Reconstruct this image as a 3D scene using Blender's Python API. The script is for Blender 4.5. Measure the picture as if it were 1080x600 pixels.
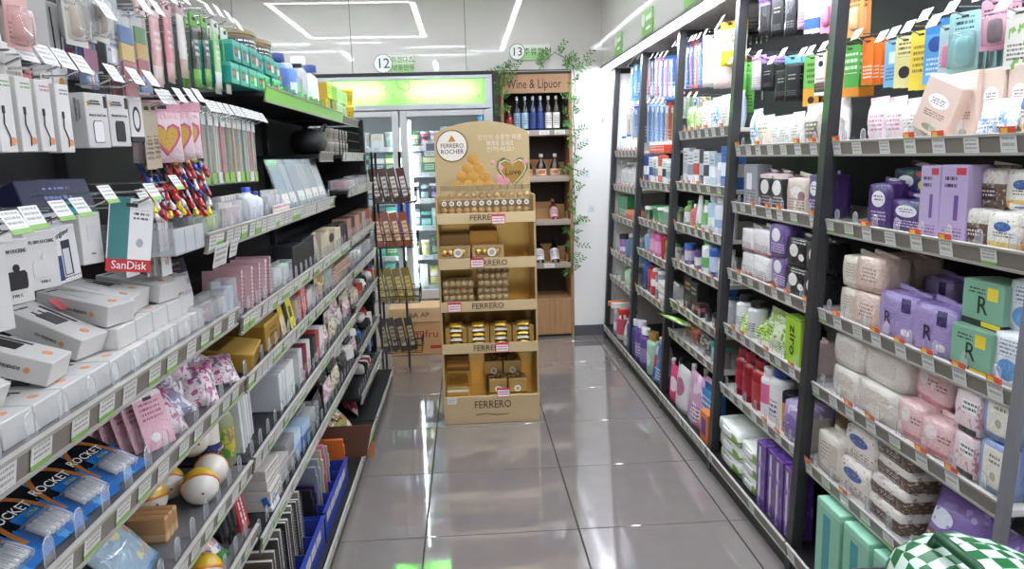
import bpy, math, random
from mathutils import Vector, Matrix
random.seed(7)
S = bpy.context.scene
COL = S.collection
for o in list(bpy.data.objects): bpy.data.objects.remove(o)

# ------------------------------------------------------------------ camera
F, YAW, PITCH, ROLL, CH = 791.06, .0572, .1688, -.0271, 1.4488
def _basis():
    cy, sy, cp, sp = math.cos(YAW), math.sin(YAW), math.cos(PITCH), math.sin(PITCH)
    f = Vector((sy*cp, cy*cp, -sp)); r = Vector((cy, -sy, 0)); u = r.cross(f)
    cr, sr = math.cos(ROLL), math.sin(ROLL)
    return cr*r+sr*u, -sr*r+cr*u, f
CR, CU, CF = _basis()
cam = bpy.data.cameras.new('camera'); camo = bpy.data.objects.new('camera', cam); COL.objects.link(camo)
cam.sensor_fit = 'HORIZONTAL'; cam.sensor_width = 36; cam.lens = F/1080*36; cam.clip_start = .05
m = Matrix((CR, CU, -CF)).transposed().to_4x4(); m.translation = (0, 0, CH); camo.matrix_world = m
S.camera = camo
def at(px, py, X=None, Y=None, Z=None):
    d = CF+((px-540)/F)*CR-((py-300)/F)*CU
    t = X/d.x if X is not None else (Y/d.y if Y is not None else (Z-CH)/d.z)
    return Vector((0, 0, CH))+t*d
def Yx(px, X, Z):            # Y on the line (X, ., Z) seen in column px
    a = (px-540)/F; v = CR-a*CF
    return -(v.x*X+v.z*(Z-CH))/v.y

# ------------------------------------------------------------------ world, exposure
w = bpy.data.worlds.new('world'); S.world = w; w.use_nodes = True
w.node_tree.nodes['Background'].inputs[0].default_value = (.93, .965, 1, 1)
w.node_tree.nodes['Background'].inputs[1].default_value = .36
S.view_settings.view_transform = 'Standard'; S.view_settings.look = 'None'
S.view_settings.exposure = 1.06; S.view_settings.gamma = 1; S.view_settings.use_curve_mapping = False
LED_STRENGTH = 25

# ------------------------------------------------------------------ materials
def lin(c):
    if isinstance(c, str):
        c = c.lstrip('#'); c = tuple(int(c[i:i+2], 16)/255 for i in (0, 2, 4))
        return tuple(x/12.92 if x <= .04045 else ((x+.055)/1.055)**2.4 for x in c)+(1,)
    return tuple(c)+(1,) if len(c) == 3 else tuple(c)
_M = {}
def mat(col, rough=.45, metal=0, coat=0, alpha=1, emit=0, spec=.5, trans=0):
    k = ('p', col, rough, metal, coat, alpha, emit, spec, trans)
    if k in _M: return _M[k]
    M = bpy.data.materials.new('m_%s' % (col if isinstance(col, str) else len(_M))); M.use_nodes = True
    b = M.node_tree.nodes['Principled BSDF']; c = lin(col)
    b.inputs['Base Color'].default_value = c; b.inputs['Roughness'].default_value = rough
    b.inputs['Metallic'].default_value = metal; b.inputs['Coat Weight'].default_value = coat
    b.inputs['Alpha'].default_value = alpha; b.inputs['Specular IOR Level'].default_value = spec
    b.inputs['Transmission Weight'].default_value = trans
    if emit:
        b.inputs['Emission Color'].default_value = c; b.inputs['Emission Strength'].default_value = emit
    _M[k] = M; return M
class NT:
    def __init__(s, M): s.t = M.node_tree; s.n = s.t.nodes; s.l = s.t.links
    def new(s, t, **kw):
        n = s.n.new(t)
        for a, v in kw.items(): setattr(n, a, v)
        return n
    def math(s, op, a, b=None, c=None):
        n = s.new('ShaderNodeMath', operation=op)
        for i, v in enumerate((a, b, c)):
            if v is None: continue
            if isinstance(v, (int, float)): n.inputs[i].default_value = v
            else: s.l.new(v, n.inputs[i])
        return n.outputs[0]
    def rng(s, v, lo, hi): return s.math('MULTIPLY', s.math('GREATER_THAN', v, lo), s.math('LESS_THAN', v, hi))
    def mix(s, f, a, b):
        n = s.new('ShaderNodeMix', data_type='RGBA')
        s.l.new(f, n.inputs[0]) if not isinstance(f, (int, float)) else setattr(n.inputs[0], 'default_value', f)
        for i, v in ((6, a), (7, b)):
            if isinstance(v, (str, tuple)): n.inputs[i].default_value = lin(v)
            else: s.l.new(v, n.inputs[i])
        return n.outputs[2]
def PM(base, *layers, rough=.42, metal=0, coat=0, alpha=1, crinkle=0):
    """printed surface: flat print laid out in the object's own 0..1 box coordinates"""
    k = ('print', base, layers, rough, metal, coat, alpha, crinkle)
    if k in _M: return _M[k]
    M = bpy.data.materials.new('print_%d' % len(_M)); M.use_nodes = True; T = NT(M)
    b = T.n['Principled BSDF']; tc = T.new('ShaderNodeTexCoord'); sp = T.new('ShaderNodeSeparateXYZ')
    T.l.new(tc.outputs['Generated'], sp.inputs[0]); A = dict(x=sp.outputs[0], y=sp.outputs[1], z=sp.outputs[2])
    rgb = T.new('ShaderNodeRGB'); rgb.outputs[0].default_value = lin(base); c = rgb.outputs[0]
    for L in layers:
        if L[0] == 'band': f = T.rng(A[L[1]], L[2], L[3]); cc = L[4]
        elif L[0] == 'rect':   # u axis u0 u1 v axis v0 v1 colour
            f = T.math('MULTIPLY', T.rng(A[L[1]], L[2], L[3]), T.rng(A[L[4]], L[5], L[6])); cc = L[7]
        elif L[0] == 'disc':   # u axis, uc, ru, v axis, vc, rv, colour
            d = T.math('ADD', T.math('POWER', T.math('ABSOLUTE', T.math('DIVIDE', T.math('SUBTRACT', A[L[1]], L[2]), L[3])), 2),
                       T.math('POWER', T.math('ABSOLUTE', T.math('DIVIDE', T.math('SUBTRACT', A[L[4]], L[5]), L[6])), 2))
            f = T.math('LESS_THAN', d, 1); cc = L[7]
        elif L[0] == 'lines':  # rows of fine print: u axis u0 u1 v axis v0 v1 colour rows
            f = T.math('MULTIPLY', T.rng(A[L[1]], L[2], L[3]), T.rng(A[L[4]], L[5], L[6]))
            st = T.math('LESS_THAN', T.math('FRACT', T.math('MULTIPLY', A[L[4]], L[8]/max(.01, L[6]-L[5]))), .5)
            nz = T.new('ShaderNodeTexNoise'); nz.inputs['Scale'].default_value = 1; nz.inputs['Detail'].default_value = 1
            cb = T.new('ShaderNodeCombineXYZ')
            T.l.new(T.math('MULTIPLY', A[L[1]], 24), cb.inputs[0])
            T.l.new(T.math('FLOOR', T.math('MULTIPLY', A[L[4]], L[8]/max(.01, L[6]-L[5]))), cb.inputs[1]); T.l.new(cb.outputs[0], nz.inputs['Vector'])
            f = T.math('MULTIPLY', T.math('MULTIPLY', f, st), T.math('GREATER_THAN', nz.outputs[0], .48)); cc = L[7]
        elif L[0] == 'spots':  # scattered pattern: colour scale threshold
            v = T.new('ShaderNodeTexVoronoi'); v.inputs['Scale'].default_value = L[2]; T.l.new(tc.outputs['Generated'], v.inputs['Vector'])
            f = T.math('LESS_THAN', v.outputs['Distance'], L[3]); cc = L[1]
        elif L[0] == 'blot':   # patchy artwork: colour scale threshold
            v = T.new('ShaderNodeTexNoise'); v.inputs['Scale'].default_value = L[2]; v.inputs['Detail'].default_value = 2
            T.l.new(tc.outputs['Generated'], v.inputs['Vector'])
            f = T.math('GREATER_THAN', v.outputs[0], L[3]); cc = L[1]
        c = T.mix(f, c, cc)
    if crinkle:
        nz = T.new('ShaderNodeTexNoise'); nz.inputs['Scale'].default_value = 5; nz.inputs['Detail'].default_value = 3; nz.inputs['Distortion'].default_value = 1.2; T.l.new(tc.outputs['Generated'], nz.inputs['Vector'])
        bp = T.new('ShaderNodeBump'); bp.inputs['Strength'].default_value = crinkle; bp.inputs['Distance'].default_value = .012; T.l.new(nz.outputs[0], bp.inputs['Height']); T.l.new(bp.outputs[0], b.inputs['Normal'])
    T.l.new(c, b.inputs['Base Color'])
    b.inputs['Roughness'].default_value = rough; b.inputs['Metallic'].default_value = metal
    b.inputs['Coat Weight'].default_value = coat; b.inputs['Alpha'].default_value = alpha
    _M[k] = M; return M
def clear(col='#ffffff', a=.14, rough=.06, fk=.6):
    """thin clear plastic or glass: see-through with a reflecting surface"""
    k = ('clear', col, a, rough, fk)
    if k in _M: return _M[k]
    M = bpy.data.materials.new('clear_%d' % len(_M)); M.use_nodes = True; T = NT(M); T.n.clear()
    out = T.new('ShaderNodeOutputMaterial'); tr = T.new('ShaderNodeBsdfTransparent'); b = T.new('ShaderNodeBsdfPrincipled')
    b.inputs['Base Color'].default_value = lin(col); b.inputs['Roughness'].default_value = rough
    fr = T.new('ShaderNodeLayerWeight'); fr.inputs[0].default_value = .25
    fac = T.math('ADD', T.math('MULTIPLY', fr.outputs['Fresnel'], fk), a)
    mx = T.new('ShaderNodeMixShader'); T.l.new(fac, mx.inputs[0]); T.l.new(tr.outputs[0], mx.inputs[1]); T.l.new(b.outputs[0], mx.inputs[2])
    T.l.new(mx.outputs[0], out.inputs[0]); _M[k] = M; return M
BLACK = mat('#17171a', .5); DARK = mat('#2b2b2e', .45); WHITE = mat('#e9e7e3', .45); CHROME = mat('#c9c9c9', .22, 1)
INK = mat('#1c1b1b', .5); GREY = mat('#8d8a86', .4); CLEAR = clear(); CLEARM = clear('#f4f7fa', .24, .15)
GOLD = mat('#d9b25c', .32, .85); GOLDM = mat('#c9a869', .3, .9); CARDB = mat('#b98f5f', .7)

# ------------------------------------------------------------------ mesh builder
class B:
    def __init__(s): s.v = []; s.f = []; s.m = []; s.sm = []
    def add(s, vs, fs, m=0, smooth=False, M=None):
        o = len(s.v)
        s.v += [tuple(M @ Vector(p)) if M is not None else tuple(p) for p in vs]
        for f in fs: s.f.append(tuple(i+o for i in f)); s.m.append(m); s.sm.append(smooth)
        return s
    def box(s, x0, x1, y0, y1, z0, z1, m=0, M=None):
        return s.add([(x, y, z) for z in (z0, z1) for y in (y0, y1) for x in (x0, x1)],
                     [(0, 2, 3, 1), (4, 5, 7, 6), (0, 1, 5, 4), (2, 6, 7, 3), (0, 4, 6, 2), (1, 3, 7, 5)], m, False, M)
    def rbox(s, x0, x1, y0, y1, z0, z1, b=.002, m=0, M=None):   # box with chamfered edges
        b = min(b, (x1-x0)*.45, (y1-y0)*.45, (z1-z0)*.45)
        vs = []; idx = {}
        X = (x0, x1); Y = (y0, y1); Z = (z0, z1)
        for i in (0, 1):
            for j in (0, 1):
                for k in (0, 1):
                    sx, sy, sz = (1-2*i)*b, (1-2*j)*b, (1-2*k)*b
                    idx[i, j, k, 'x'] = len(vs); vs.append((X[i], Y[j]+sy, Z[k]+sz))
                    idx[i, j, k, 'y'] = len(vs); vs.append((X[i]+sx, Y[j], Z[k]+sz))
                    idx[i, j, k, 'z'] = len(vs); vs.append((X[i]+sx, Y[j]+sy, Z[k]))
        fs = []
        I = lambda i, j, k, a: idx[i, j, k, a]
        fs += [(I(0,0,0,'x'), I(0,0,1,'x'), I(0,1,1,'x'), I(0,1,0,'x')), (I(1,0,0,'x'), I(1,1,0,'x'), I(1,1,1,'x'), I(1,0,1,'x')),
               (I(0,0,0,'y'), I(1,0,0,'y'), I(1,0,1,'y'), I(0,0,1,'y')), (I(0,1,0,'y'), I(0,1,1,'y'), I(1,1,1,'y'), I(1,1,0,'y')),
               (I(0,0,0,'z'), I(0,1,0,'z'), I(1,1,0,'z'), I(1,0,0,'z')), (I(0,0,1,'z'), I(1,0,1,'z'), I(1,1,1,'z'), I(0,1,1,'z'))]
        for i in (0, 1):
            for j in (0, 1):
                q = (I(i,j,0,'x'), I(i,j,0,'y'), I(i,j,1,'y'), I(i,j,1,'x')); fs.append(q if i == j else q[::-1])
                q = (I(i,0,j,'x'), I(i,0,j,'z'), I(i,1,j,'z'), I(i,1,j,'x')); fs.append(q[::-1] if i == j else q)
                q = (I(0,i,j,'y'), I(0,i,j,'z'), I(1,i,j,'z'), I(1,i,j,'y')); fs.append(q if i == j else q[::-1])
                for k in (0, 1):
                    q = (I(i,j,k,'x'), I(i,j,k,'y'), I(i,j,k,'z')); fs.append(q[::-1] if (i+j+k) % 2 == 0 else q)
        return s.add(vs, fs, m, False, M)
    def lathe(s, prof, n=16, m=0, sy=1, smooth=True, M=None, mats=None):
        vs = []; fs = []
        for r, z in prof:
            for i in range(n):
                a = 2*math.pi*i/n; vs.append((r*math.cos(a), r*sy*math.sin(a), z))
        for k in range(len(prof)-1):
            for i in range(n): fs.append((k*n+i, k*n+(i+1) % n, (k+1)*n+(i+1) % n, (k+1)*n+i))
        s.add(vs, fs, m, smooth, M)
        s.add(vs[:n], [tuple(range(n))[::-1]], m, False, M); s.add(vs[-n:], [tuple(range(n))], m, False, M)
        return s
    def tube(s, pts, r, n=6, m=0, M=None):
        pts = [Vector(p) for p in pts]; rs = r if isinstance(r, (list, tuple)) else [r]*len(pts)
        vs = []; fs = []; up = Vector((0, 0, 1))
        for i, p in enumerate(pts):
            t = (pts[min(i+1, len(pts)-1)]-pts[max(i-1, 0)]).normalized()
            a = t.cross(up); a = t.cross(Vector((1, 0, 0))) if a.length < .1 else a; a.normalize(); b = t.cross(a)
            for k in range(n): q = 2*math.pi*k/n; vs.append(p+rs[i]*(math.cos(q)*a+math.sin(q)*b))
        for i in range(len(pts)-1):
            for k in range(n): fs.append((i*n+k, i*n+(k+1) % n, (i+1)*n+(k+1) % n, (i+1)*n+k))
        fs += [tuple(range(n)), tuple(range((len(pts)-1)*n, len(pts)*n))[::-1]]
        return s.add(vs, fs, m, n > 5, M)
    def prism(s, poly, y0, y1, m=0, M=None):    # outline in x,z pushed along y
        n = len(poly)
        vs = [(x, y0, z) for x, z in poly]+[(x, y1, z) for x, z in poly]
        fs = [tuple(range(n)), tuple(range(n, 2*n))[::-1]]+[(i, n+i, n+(i+1) % n, (i+1) % n) for i in range(n)]
        return s.add(vs, fs, m, False, M)
    def soft(s, w, d, h, k=.5, n=4, rnd=.0, seed=0, m=0, M=None):  # rounded, slightly crumpled block standing on z=0
        R = random.Random(seed); vs = []; fs = []; ix = {}
        def vid(i, j, l):
            if (i, j, l) in ix: return ix[i, j, l]
            x, y, z = (2*i/n-1, 2*j/n-1, 2*l/n-1)
            X = x*math.sqrt(1-k*(y*y/2+z*z/2-k*y*y*z*z/3)); Y = y*math.sqrt(1-k*(x*x/2+z*z/2-k*x*x*z*z/3)); Z = z*math.sqrt(1-k*(x*x/2+y*y/2-k*x*x*y*y/3))
            q = 1+rnd*(R.random()-.5)
            ix[i, j, l] = len(vs); vs.append((X*w/2*q, Y*d/2*(1+rnd*(R.random()-.5)), (Z+1)*h/2)); return ix[i, j, l]
        for a in range(n):
            for b in range(n):
                for e, fl in ((0, 0), (n, 1)):
                    for q in ([vid(e,a,b), vid(e,a,b+1), vid(e,a+1,b+1), vid(e,a+1,b)], [vid(a,e,b), vid(a+1,e,b), vid(a+1,e,b+1), vid(a,e,b+1)],
                              [vid(a,b,e), vid(a,b+1,e), vid(a+1,b+1,e), vid(a+1,b,e)]): fs.append(tuple(q[::-1] if fl else q))
        return s.add(vs, fs, m, True, M)
    def bag(s, w, t, h, nx=6, nz=7, seed=0, rnd=.15, m=0, taper=0, M=None):   # filled pouch, flat crimped top and bottom
        R = random.Random(seed); vs = []; fs = []
        for sd in (-1, 1):
            for j in range(nz+1):
                v = j/nz
                for i in range(nx+1):
                    u = i/nx; e = (max(0, math.sin(math.pi*u))**.5)*(max(0, math.sin(math.pi*(v if taper == 0 else v**.7)))**.6)
                    if taper: e = (max(0, math.sin(math.pi*u))**.45)*(1-v)**.45*(1 if j else .92)
                    q = 1+rnd*(R.random()-.5)
                    ww = w*(1-.05*math.sin(math.pi*v))
                    vs.append(((u-.5)*ww, sd*(t/2*e*q+.0006), v*h))
        st = (nx+1)*(nz+1)
        for sd in (0, 1):
            for j in range(nz):
                for i in range(nx):
                    a = sd*st+j*(nx+1)+i; q = (a, a+1, a+nx+2, a+nx+1); fs.append(q if sd == 0 else q[::-1])
        for j in range(nz):
            for i in (0, nx):
                a = j*(nx+1)+i; q = (a, a+nx+1, a+nx+1+st, a+st); fs.append(q if i == 0 else q[::-1])
        for i in range(nx):
            for j in (0, nz):
                a = j*(nx+1)+i; q = (a, a+st, a+1+st, a+1); fs.append(q if j == 0 else q[::-1])
        return s.add(vs, fs, m, True, M)
    def ball(s, r, c=(0, 0, 0), n=10, k=6, m=0, sc=(1, 1, 1), M=None):
        pr = [(max(1e-4, r*math.sin(math.pi*i/k)), -r*math.cos(math.pi*i/k)) for i in range(k+1)]
        T = Matrix.Translation(c) @ Matrix.Diagonal((*sc, 1))
        return s.lathe(pr, n, m, 1, True, T if M is None else M @ T)
    def mesh(s, name, *mats):
        me = bpy.data.meshes.new(name); me.from_pydata(s.v, [], s.f)
        for q in mats: me.materials.append(q)
        me.polygons.foreach_set('material_index', [min(i, len(mats)-1) for i in s.m]); me.polygons.foreach_set('use_smooth', s.sm)
        me.update(); return me
_TX = {}
def text(body, size, material, w=None, ext=.0003, rot=True):
    """lettering as a mesh, centred, facing local -y; w squeezes it to a width"""
    k = (body, round(size, 4), material.name, w, rot)
    if k in _TX: return _TX[k]
    c = bpy.data.curves.new('lettering', 'FONT'); c.body = body; c.size = size; c.extrude = ext; c.resolution_u = 2
    c.align_x = 'CENTER'; c.align_y = 'CENTER'
    o = bpy.data.objects.new('tmp', c); 
    me = bpy.data.meshes.new_from_object(o)
    bpy.data.objects.remove(o); me.materials.clear(); me.materials.append(material)
    if w and len(me.vertices):
        xs = [v.co.x for v in me.vertices]; q = w/max(1e-6, max(xs)-min(xs))
        for v in me.vertices: v.co.x *= q
    if rot:
        for v in me.vertices: v.co = (v.co.x, -v.co.z, v.co.y)
    me.update(); _TX[k] = me; return me

# ------------------------------------------------------------------ things
PENDING = []
def ob(name, me, parent=None, M=None, label=None, cat=None, group=None, kind=None):
    o = bpy.data.objects.new(name, me); COL.objects.link(o)
    if M is not None: o.matrix_local = M
    if parent is not None: o.parent = parent
    if label: o['label'] = label
    if cat: o['category'] = cat
    if group: o['group'] = group
    if kind: o['kind'] = kind
    return o
def T(x=0, y=0, z=0): return Matrix.Translation((x, y, z))
def R(a, ax='Z'): return Matrix.Rotation(math.radians(a), 4, ax)
_P = {}
def proto(fn, *a, **k):
    key = (fn.__name__, a, tuple(sorted(k.items(), key=str)))
    if key not in _P: _P[key] = fn(*a, **k)
    return _P[key]
def put(parts, M, name, desc, cat, place='', group=None, shared=False):
    """link one product: the first part is the thing, the others are its parts ('>' marks a sub-part of the part before)"""
    root = ob(name, parts[0][1], None, M, None, cat, group); last = root
    for p in parts[1:]:
        sub = p[0].startswith('>')
        o = ob(p[0].lstrip('>'), p[1], last if sub else root, p[2] if len(p) > 2 else None)
        if not sub: last = o
    PENDING.append((root, desc, place, shared)); return root
NTH = ['nearest', 'second nearest', 'third nearest', 'fourth nearest', 'fifth nearest', 'sixth nearest', 'seventh nearest', 'eighth nearest', 'ninth nearest', 'tenth nearest',
       'eleventh nearest', 'twelfth nearest', 'thirteenth nearest', 'fourteenth nearest', 'fifteenth nearest', 'sixteenth nearest', 'seventeenth nearest', 'eighteenth nearest']
def finish_labels():
    G = {}
    for r, d, p, s in PENDING: G.setdefault((d, p), []).append((r, s))
    for (d, p), L in G.items():
        L.sort(key=lambda q: (q[0].location-Vector((0, 0, CH))).length)
        for i, (r, s) in enumerate(L):
            base = (d+' '+p).strip()
            if len(L) == 1: r['label'] = base
            elif s: r['label'] = base; r['group'] = r.get('group') or (d+' '+p)
            else: r['label'] = NTH[min(i, 17)]+' '+base; r['group'] = r.get('group') or (d+' '+p)
# ------------------------------------------------------------------ room
WY, HC = 5.9, 2.75
def glossy_wall(col, rough):
    M = mat(col, rough, 0, 0, 1, 0, .6); return M
PANELM = mat('#d3cec8', .035, 0, .35, 1, 0, .7); WALLM = mat('#ebe8e5', .12); CEILM = mat('#efede9', .6)
TILEM = None
def tile_material():
    M = bpy.data.materials.new('polished_tile'); M.use_nodes = True; t = NT(M); b = t.n['Principled BSDF']
    tc = t.new('ShaderNodeTexCoord'); nz = t.new('ShaderNodeTexNoise'); nz.inputs['Scale'].default_value = 9; nz.inputs['Detail'].default_value = 5
    oi = t.new('ShaderNodeObjectInfo'); va = t.new('ShaderNodeVectorMath', operation='ADD')
    t.l.new(tc.outputs['Object'], va.inputs[0]); t.l.new(oi.outputs['Random'], va.inputs[1]); t.l.new(va.outputs[0], nz.inputs['Vector'])
    c = t.mix(nz.outputs[0], '#7c7572', '#88817d'); t.l.new(c, b.inputs['Base Color'])
    b.inputs['Roughness'].default_value = .05; b.inputs['Coat Weight'].default_value = .7; b.inputs['Coat Roughness'].default_value = .015; b.inputs['Specular IOR Level'].default_value = .75
    bp = t.new('ShaderNodeBump'); bp.inputs['Strength'].default_value = .012; bp.inputs['Distance'].default_value = .01
    n2 = t.new('ShaderNodeTexNoise'); n2.inputs['Scale'].default_value = 5; t.l.new(va.outputs[0], n2.inputs['Vector'])
    t.l.new(n2.outputs[0], bp.inputs['Height']); t.l.new(bp.outputs[0], b.inputs['Normal']); return M
TILEM = tile_material()
fl = ob('floor', B().box(-4.2, 1.9, -3.2, 6.3, -.06, -.012).mesh('floor', mat('#2f2b29', .8)), kind='structure')
tm = B().rbox(.0024, .5976, .0024, .5976, -.014, 0, .0012).mesh('tile', TILEM)
for i in range(-4, 4):
    for j in range(-7, 6):
        ob('tile', tm, fl, T(-.2068+.6*i, 2.7258+.6*j, 0))
ce = ob('ceiling', B().box(-4.2, 1.9, -3.2, 6.3, HC, HC+.06).mesh('ceiling', CEILM), kind='structure')
# back wall: body split round the cooler bay and the recessed cabinet, then separate glossy panels with open joints
bw = B(); bw.box(.845, 1.75, WY+.01, WY+.1, 0, 2.1); bw.box(-4.2, 1.75, WY+.012, WY+.1, 2.1, HC); bw.box(-4.2, .28, 6.6, 6.7, 0, 2.1); bw.box(.24, .283, WY+.01, 6.6, 0, 2.1)
wb = ob('wall_back', bw.mesh('wall_back', mat('#55504b', .8)), kind='structure')
xs = [-4.2, -3.38, -2.53, -1.675, -.82, .036, 1.75]
for a, b in zip(xs, xs[1:]):
    ob('panel', B().rbox(a+.002, b-.002, WY, WY+.014, 2.098, HC, .0015).mesh('panel', PANELM), wb)
ob('panel', B().rbox(.838, 1.75, WY, WY+.014, .085, 2.096, .001).mesh('panel', WALLM), wb)
ob('baseboard_back', B().rbox(.838, 1.08, WY-.008, WY+.012, 0, .088, .002).mesh('baseboard', mat('#55565a', .4)), kind='structure')
ob('wall_right', B().box(1.62, 1.75, .2, WY, 0, HC).mesh('wall_right', WALLM), kind='structure')
ob('trim_1', B().rbox(1.19, 1.62, .55, 1.40, 0, 2.1, .003).mesh('column', WALLM), kind='structure', label='white end wall beside the nearest right shelf bay')
# bulkhead over the right shelves with its light strip
SX, SZ = 1.07, 2.105
bk = B().box(SX, 1.75, .2, WY, SZ, HC, 0); ob('ceiling_bulkhead', bk.mesh('bulkhead', PANELM), kind='structure')
ob('trim_2', B().rbox(SX-.006, SX+.004, .2, WY, SZ-.012, SZ+.006, .001).mesh('edge', mat('#6e6c69', .35)), kind='structure')
LEDM = mat('#ecf2ff', .5, 0, 0, 1, LED_STRENGTH)
st = ob('light_strip', B().rbox(SX+.004, SX+.052, .3, WY-.005, SZ-.022, SZ, .003).mesh('light_strip', mat('#eef3ff', .5, 0, 0, 1, 30)),
        label='long white light strip under the bulkhead edge above right shelves', cat='light')
ob('housing', B().rbox(SX+.056, SX+.066, .3, WY-.005, SZ-.026, SZ, .002).mesh('housing', GREY), st)
# slim linear lights in the ceiling (most show mirrored in the glossy wall, others added)
def ceil_strip(x0, y0, x1, y1):
    h = .022
    if abs(x1-x0) > abs(y1-y0): b = (min(x0, x1), max(x0, x1), y0-h, y0+h)
    else: b = (x0-h, x0+h, min(y0, y1), max(y0, y1))
    o = ob('ceiling_light', B().rbox(b[0], b[1], b[2], b[3], HC-.012, HC, .002).mesh('diffuser', LEDM), None, None,
           'slim white linear light set in the ceiling', 'ceiling light', 'linear ceiling lights')
    e = .008; f = B()
    f.box(b[0]-e, b[1]+e, b[2]-e, b[2], HC-.015, HC); f.box(b[0]-e, b[1]+e, b[3], b[3]+e, HC-.015, HC)
    f.box(b[0]-e, b[0], b[2], b[3], HC-.015, HC); f.box(b[1], b[1]+e, b[2], b[3], HC-.015, HC)
    ob('frame', f.mesh('frame', WHITE), o)
for q in [(-1.6, 5.24, -.4, 5.24), (-1.57, 5.22, -1.57, 3.46), (-1.55, 3.44, -.36, 3.44), (-.39, 5.22, -.39, 3.46), (-2.43, 3.06, -1.66, 3.06), (-1.37, 3.07, -.89, 3.07),
          (-.62, 2.66, .09, 2.66), (-.98, 1.94, .25, 1.94), (-2.54, 2.45, -1.49, 2.45), (-1.41, 2.42, -1.41, 1.58), (-.36, 1.29, -.36, .29), (.5, 5.4, .5, 2.26), (.11, 2.24, .53, 2.24),
          (-.6, -.4, .6, -.4), (-.5, -.5, -.5, -2.2), (.6, -1, .6, -2.6), (-2.6, 1.2, -2.6, -1.4), (-2.4, 4.9, -2.4, 3.4)]:  # this row: strips added behind the camera and far left, only for illumination
    ceil_strip(*q)

# ------------------------------------------------------------------ shelf units
POST = mat('#2e2e30', .4); LIPM = mat('#7b746b', .45); LIPE = mat('#aaa69e', .4); SHELFM = mat('#d5d2cc', .4); SHELFB = mat('#1d1d1f', .45)
TAGW = PM('#dad9d4', ('band', 'z', -.1, .22, '#7fb04e'), ('lines', 'x', .1, .9, 'z', .3, .92, '#8b8984', 3), rough=.4)
TAGP = PM('#dad9d5', ('lines', 'x', .1, .9, 'z', .1, .85, '#8f8d89', 3), rough=.4)
TAGR = PM('#dad8d4', ('band', 'z', .68, 1.1, '#df5a3f'), ('lines', 'x', .12, .9, 'z', .1, .6, '#989590', 2), ('rect', 'x', .1, .5, 'z', .74, .94, '#f3c34c'), rough=.4)
TAGG = PM('#e8efe2', ('band', 'z', -.1, .45, '#86b85a'), ('lines', 'x', .1, .9, 'z', .5, .95, '#8b8984', 2), rough=.4)
_tag = {}
def tag_mesh(w, h, m):
    k = (w, h, m.name)
    if k not in _tag: _tag[k] = B().rbox(-w/2, w/2, -.0012, 0, 0, h, .0008).mesh('price_tag', m)
    return _tag[k]
_div = {}
def divider(h=.045, d=.035):
    """clear upright front fence: a rounded loop of acrylic"""
    k = (h, d)
    if k not in _div:
        n = 6; p = [(-.013, 0)]+[(-.013*math.cos(math.pi*i/n), h-.013+.013*math.sin(math.pi*i/n)) for i in range(n+1)]+[(.013, 0)]
        b = B().prism(p, 0, .0018); b.tube([(x, 0, z) for x, z in p], .0011, 4, 1)
        b.box(-.0009, .0009, 0, d, 0, h*.55); _div[k] = b.mesh('clear_divider', clear('#f4f7fa', .03, .1, .2), clear('#e6eaec', .4, .1))
    return _div[k]
def make_shelf(unit, side, X, y0, y1, z, depth, tags, lipm=LIPM, boardm=SHELFM, th=.042, divs=0, tilt=10, tagset=(TAGW, TAGP), skip=None):
    """shelf board with a tag rail along its front; rail bottom at z; side +1 faces -X (right row), -1 faces +X (left row)"""
    Mx = T(X, (y0+y1)/2, z) @ R(-90 if side > 0 else 90); L = y1-y0
    sh = ob('shelf', B().rbox(-L/2, L/2, .006, depth, th*.3, th*.3+.018, .002).mesh('shelf', boardm), unit, Mx)
    l = B(); Rr = R(tilt, 'X')
    l.box(-L/2+.002, L/2-.002, 0, .004, 0, th, 0, Rr); l.box(-L/2+.002, L/2-.002, -.004, .005, -.003, .003, 1, Rr); l.box(-L/2+.002, L/2-.002, -.004, .005, th-.003, th+.003, 1, Rr)
    ob('tag_rail', l.mesh('tag_rail', lipm, LIPE), sh)
    rr = random.Random(int(z*1000+y0*77)); x = -L/2+.04
    while tags and x < L/2-.03:
        m = rr.choice(tagset); w = .052 if m is not TAGR else .05; hh = th-.006 if m is not TAGR else th+.014
        ob('price_tag', tag_mesh(w, hh, m), sh, Rr @ T(x, -.001, .003))
        x += tags*rr.choice((.85, 1, 1, 1.25))
    if divs:
        x = -L/2+.05
        while x < L/2-.02:
            ob('clear_divider', divider(), sh, T(x, .012, th*.3+.018)); x += divs
    return sh
def hook(unit, side, X0, X1, y, z, tagm=TAGW, tg=True, tw=.045, th=.036, drop=30):
    """wire display hook from the back panel X0 to its tip at X1, with a flip price tag"""
    L = abs(X1-X0); b = B().tube([(0, L, 0), (0, .02, 0), (0, 0, .008)], .0022, 5); b.tube([(0, L, .02), (0, .012, .02)], .0018, 5); b.box(-.012, .012, L-.004, L, -.015, .035)
    h = ob('hook', b.mesh('hook', CHROME), unit, T(X1, y, z) @ R(-90 if side > 0 else 90))
    if tg: ob('price_tag', tag_mesh(tw, th, tagm), h, T(0, .002, .034) @ R(-drop, 'X') @ T(0, 0, -th))
    return h
XP = lambda z: 1.085+.045*z
XL = lambda z: XP(z)+.012
PYS = [5.83, 4.94, 4.09, 3.21, 2.35, 1.425]
RZ = {0: [1.429, 1.18, .95, .67, .46], 1: [1.235, .993, .79, .53], 2: [1.513, 1.252, 1.035, .83, .595, .42], 3: [1.427, 1.194, .904, .653, .368], 4: [1.427, 1.187, .898, .644, .36]}
BAYN = ['farthest right bay', 'fourth right bay', 'third right bay', 'second right bay', 'nearest right bay']
RU = []; RS = {}
BACKX = 1.56
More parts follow.
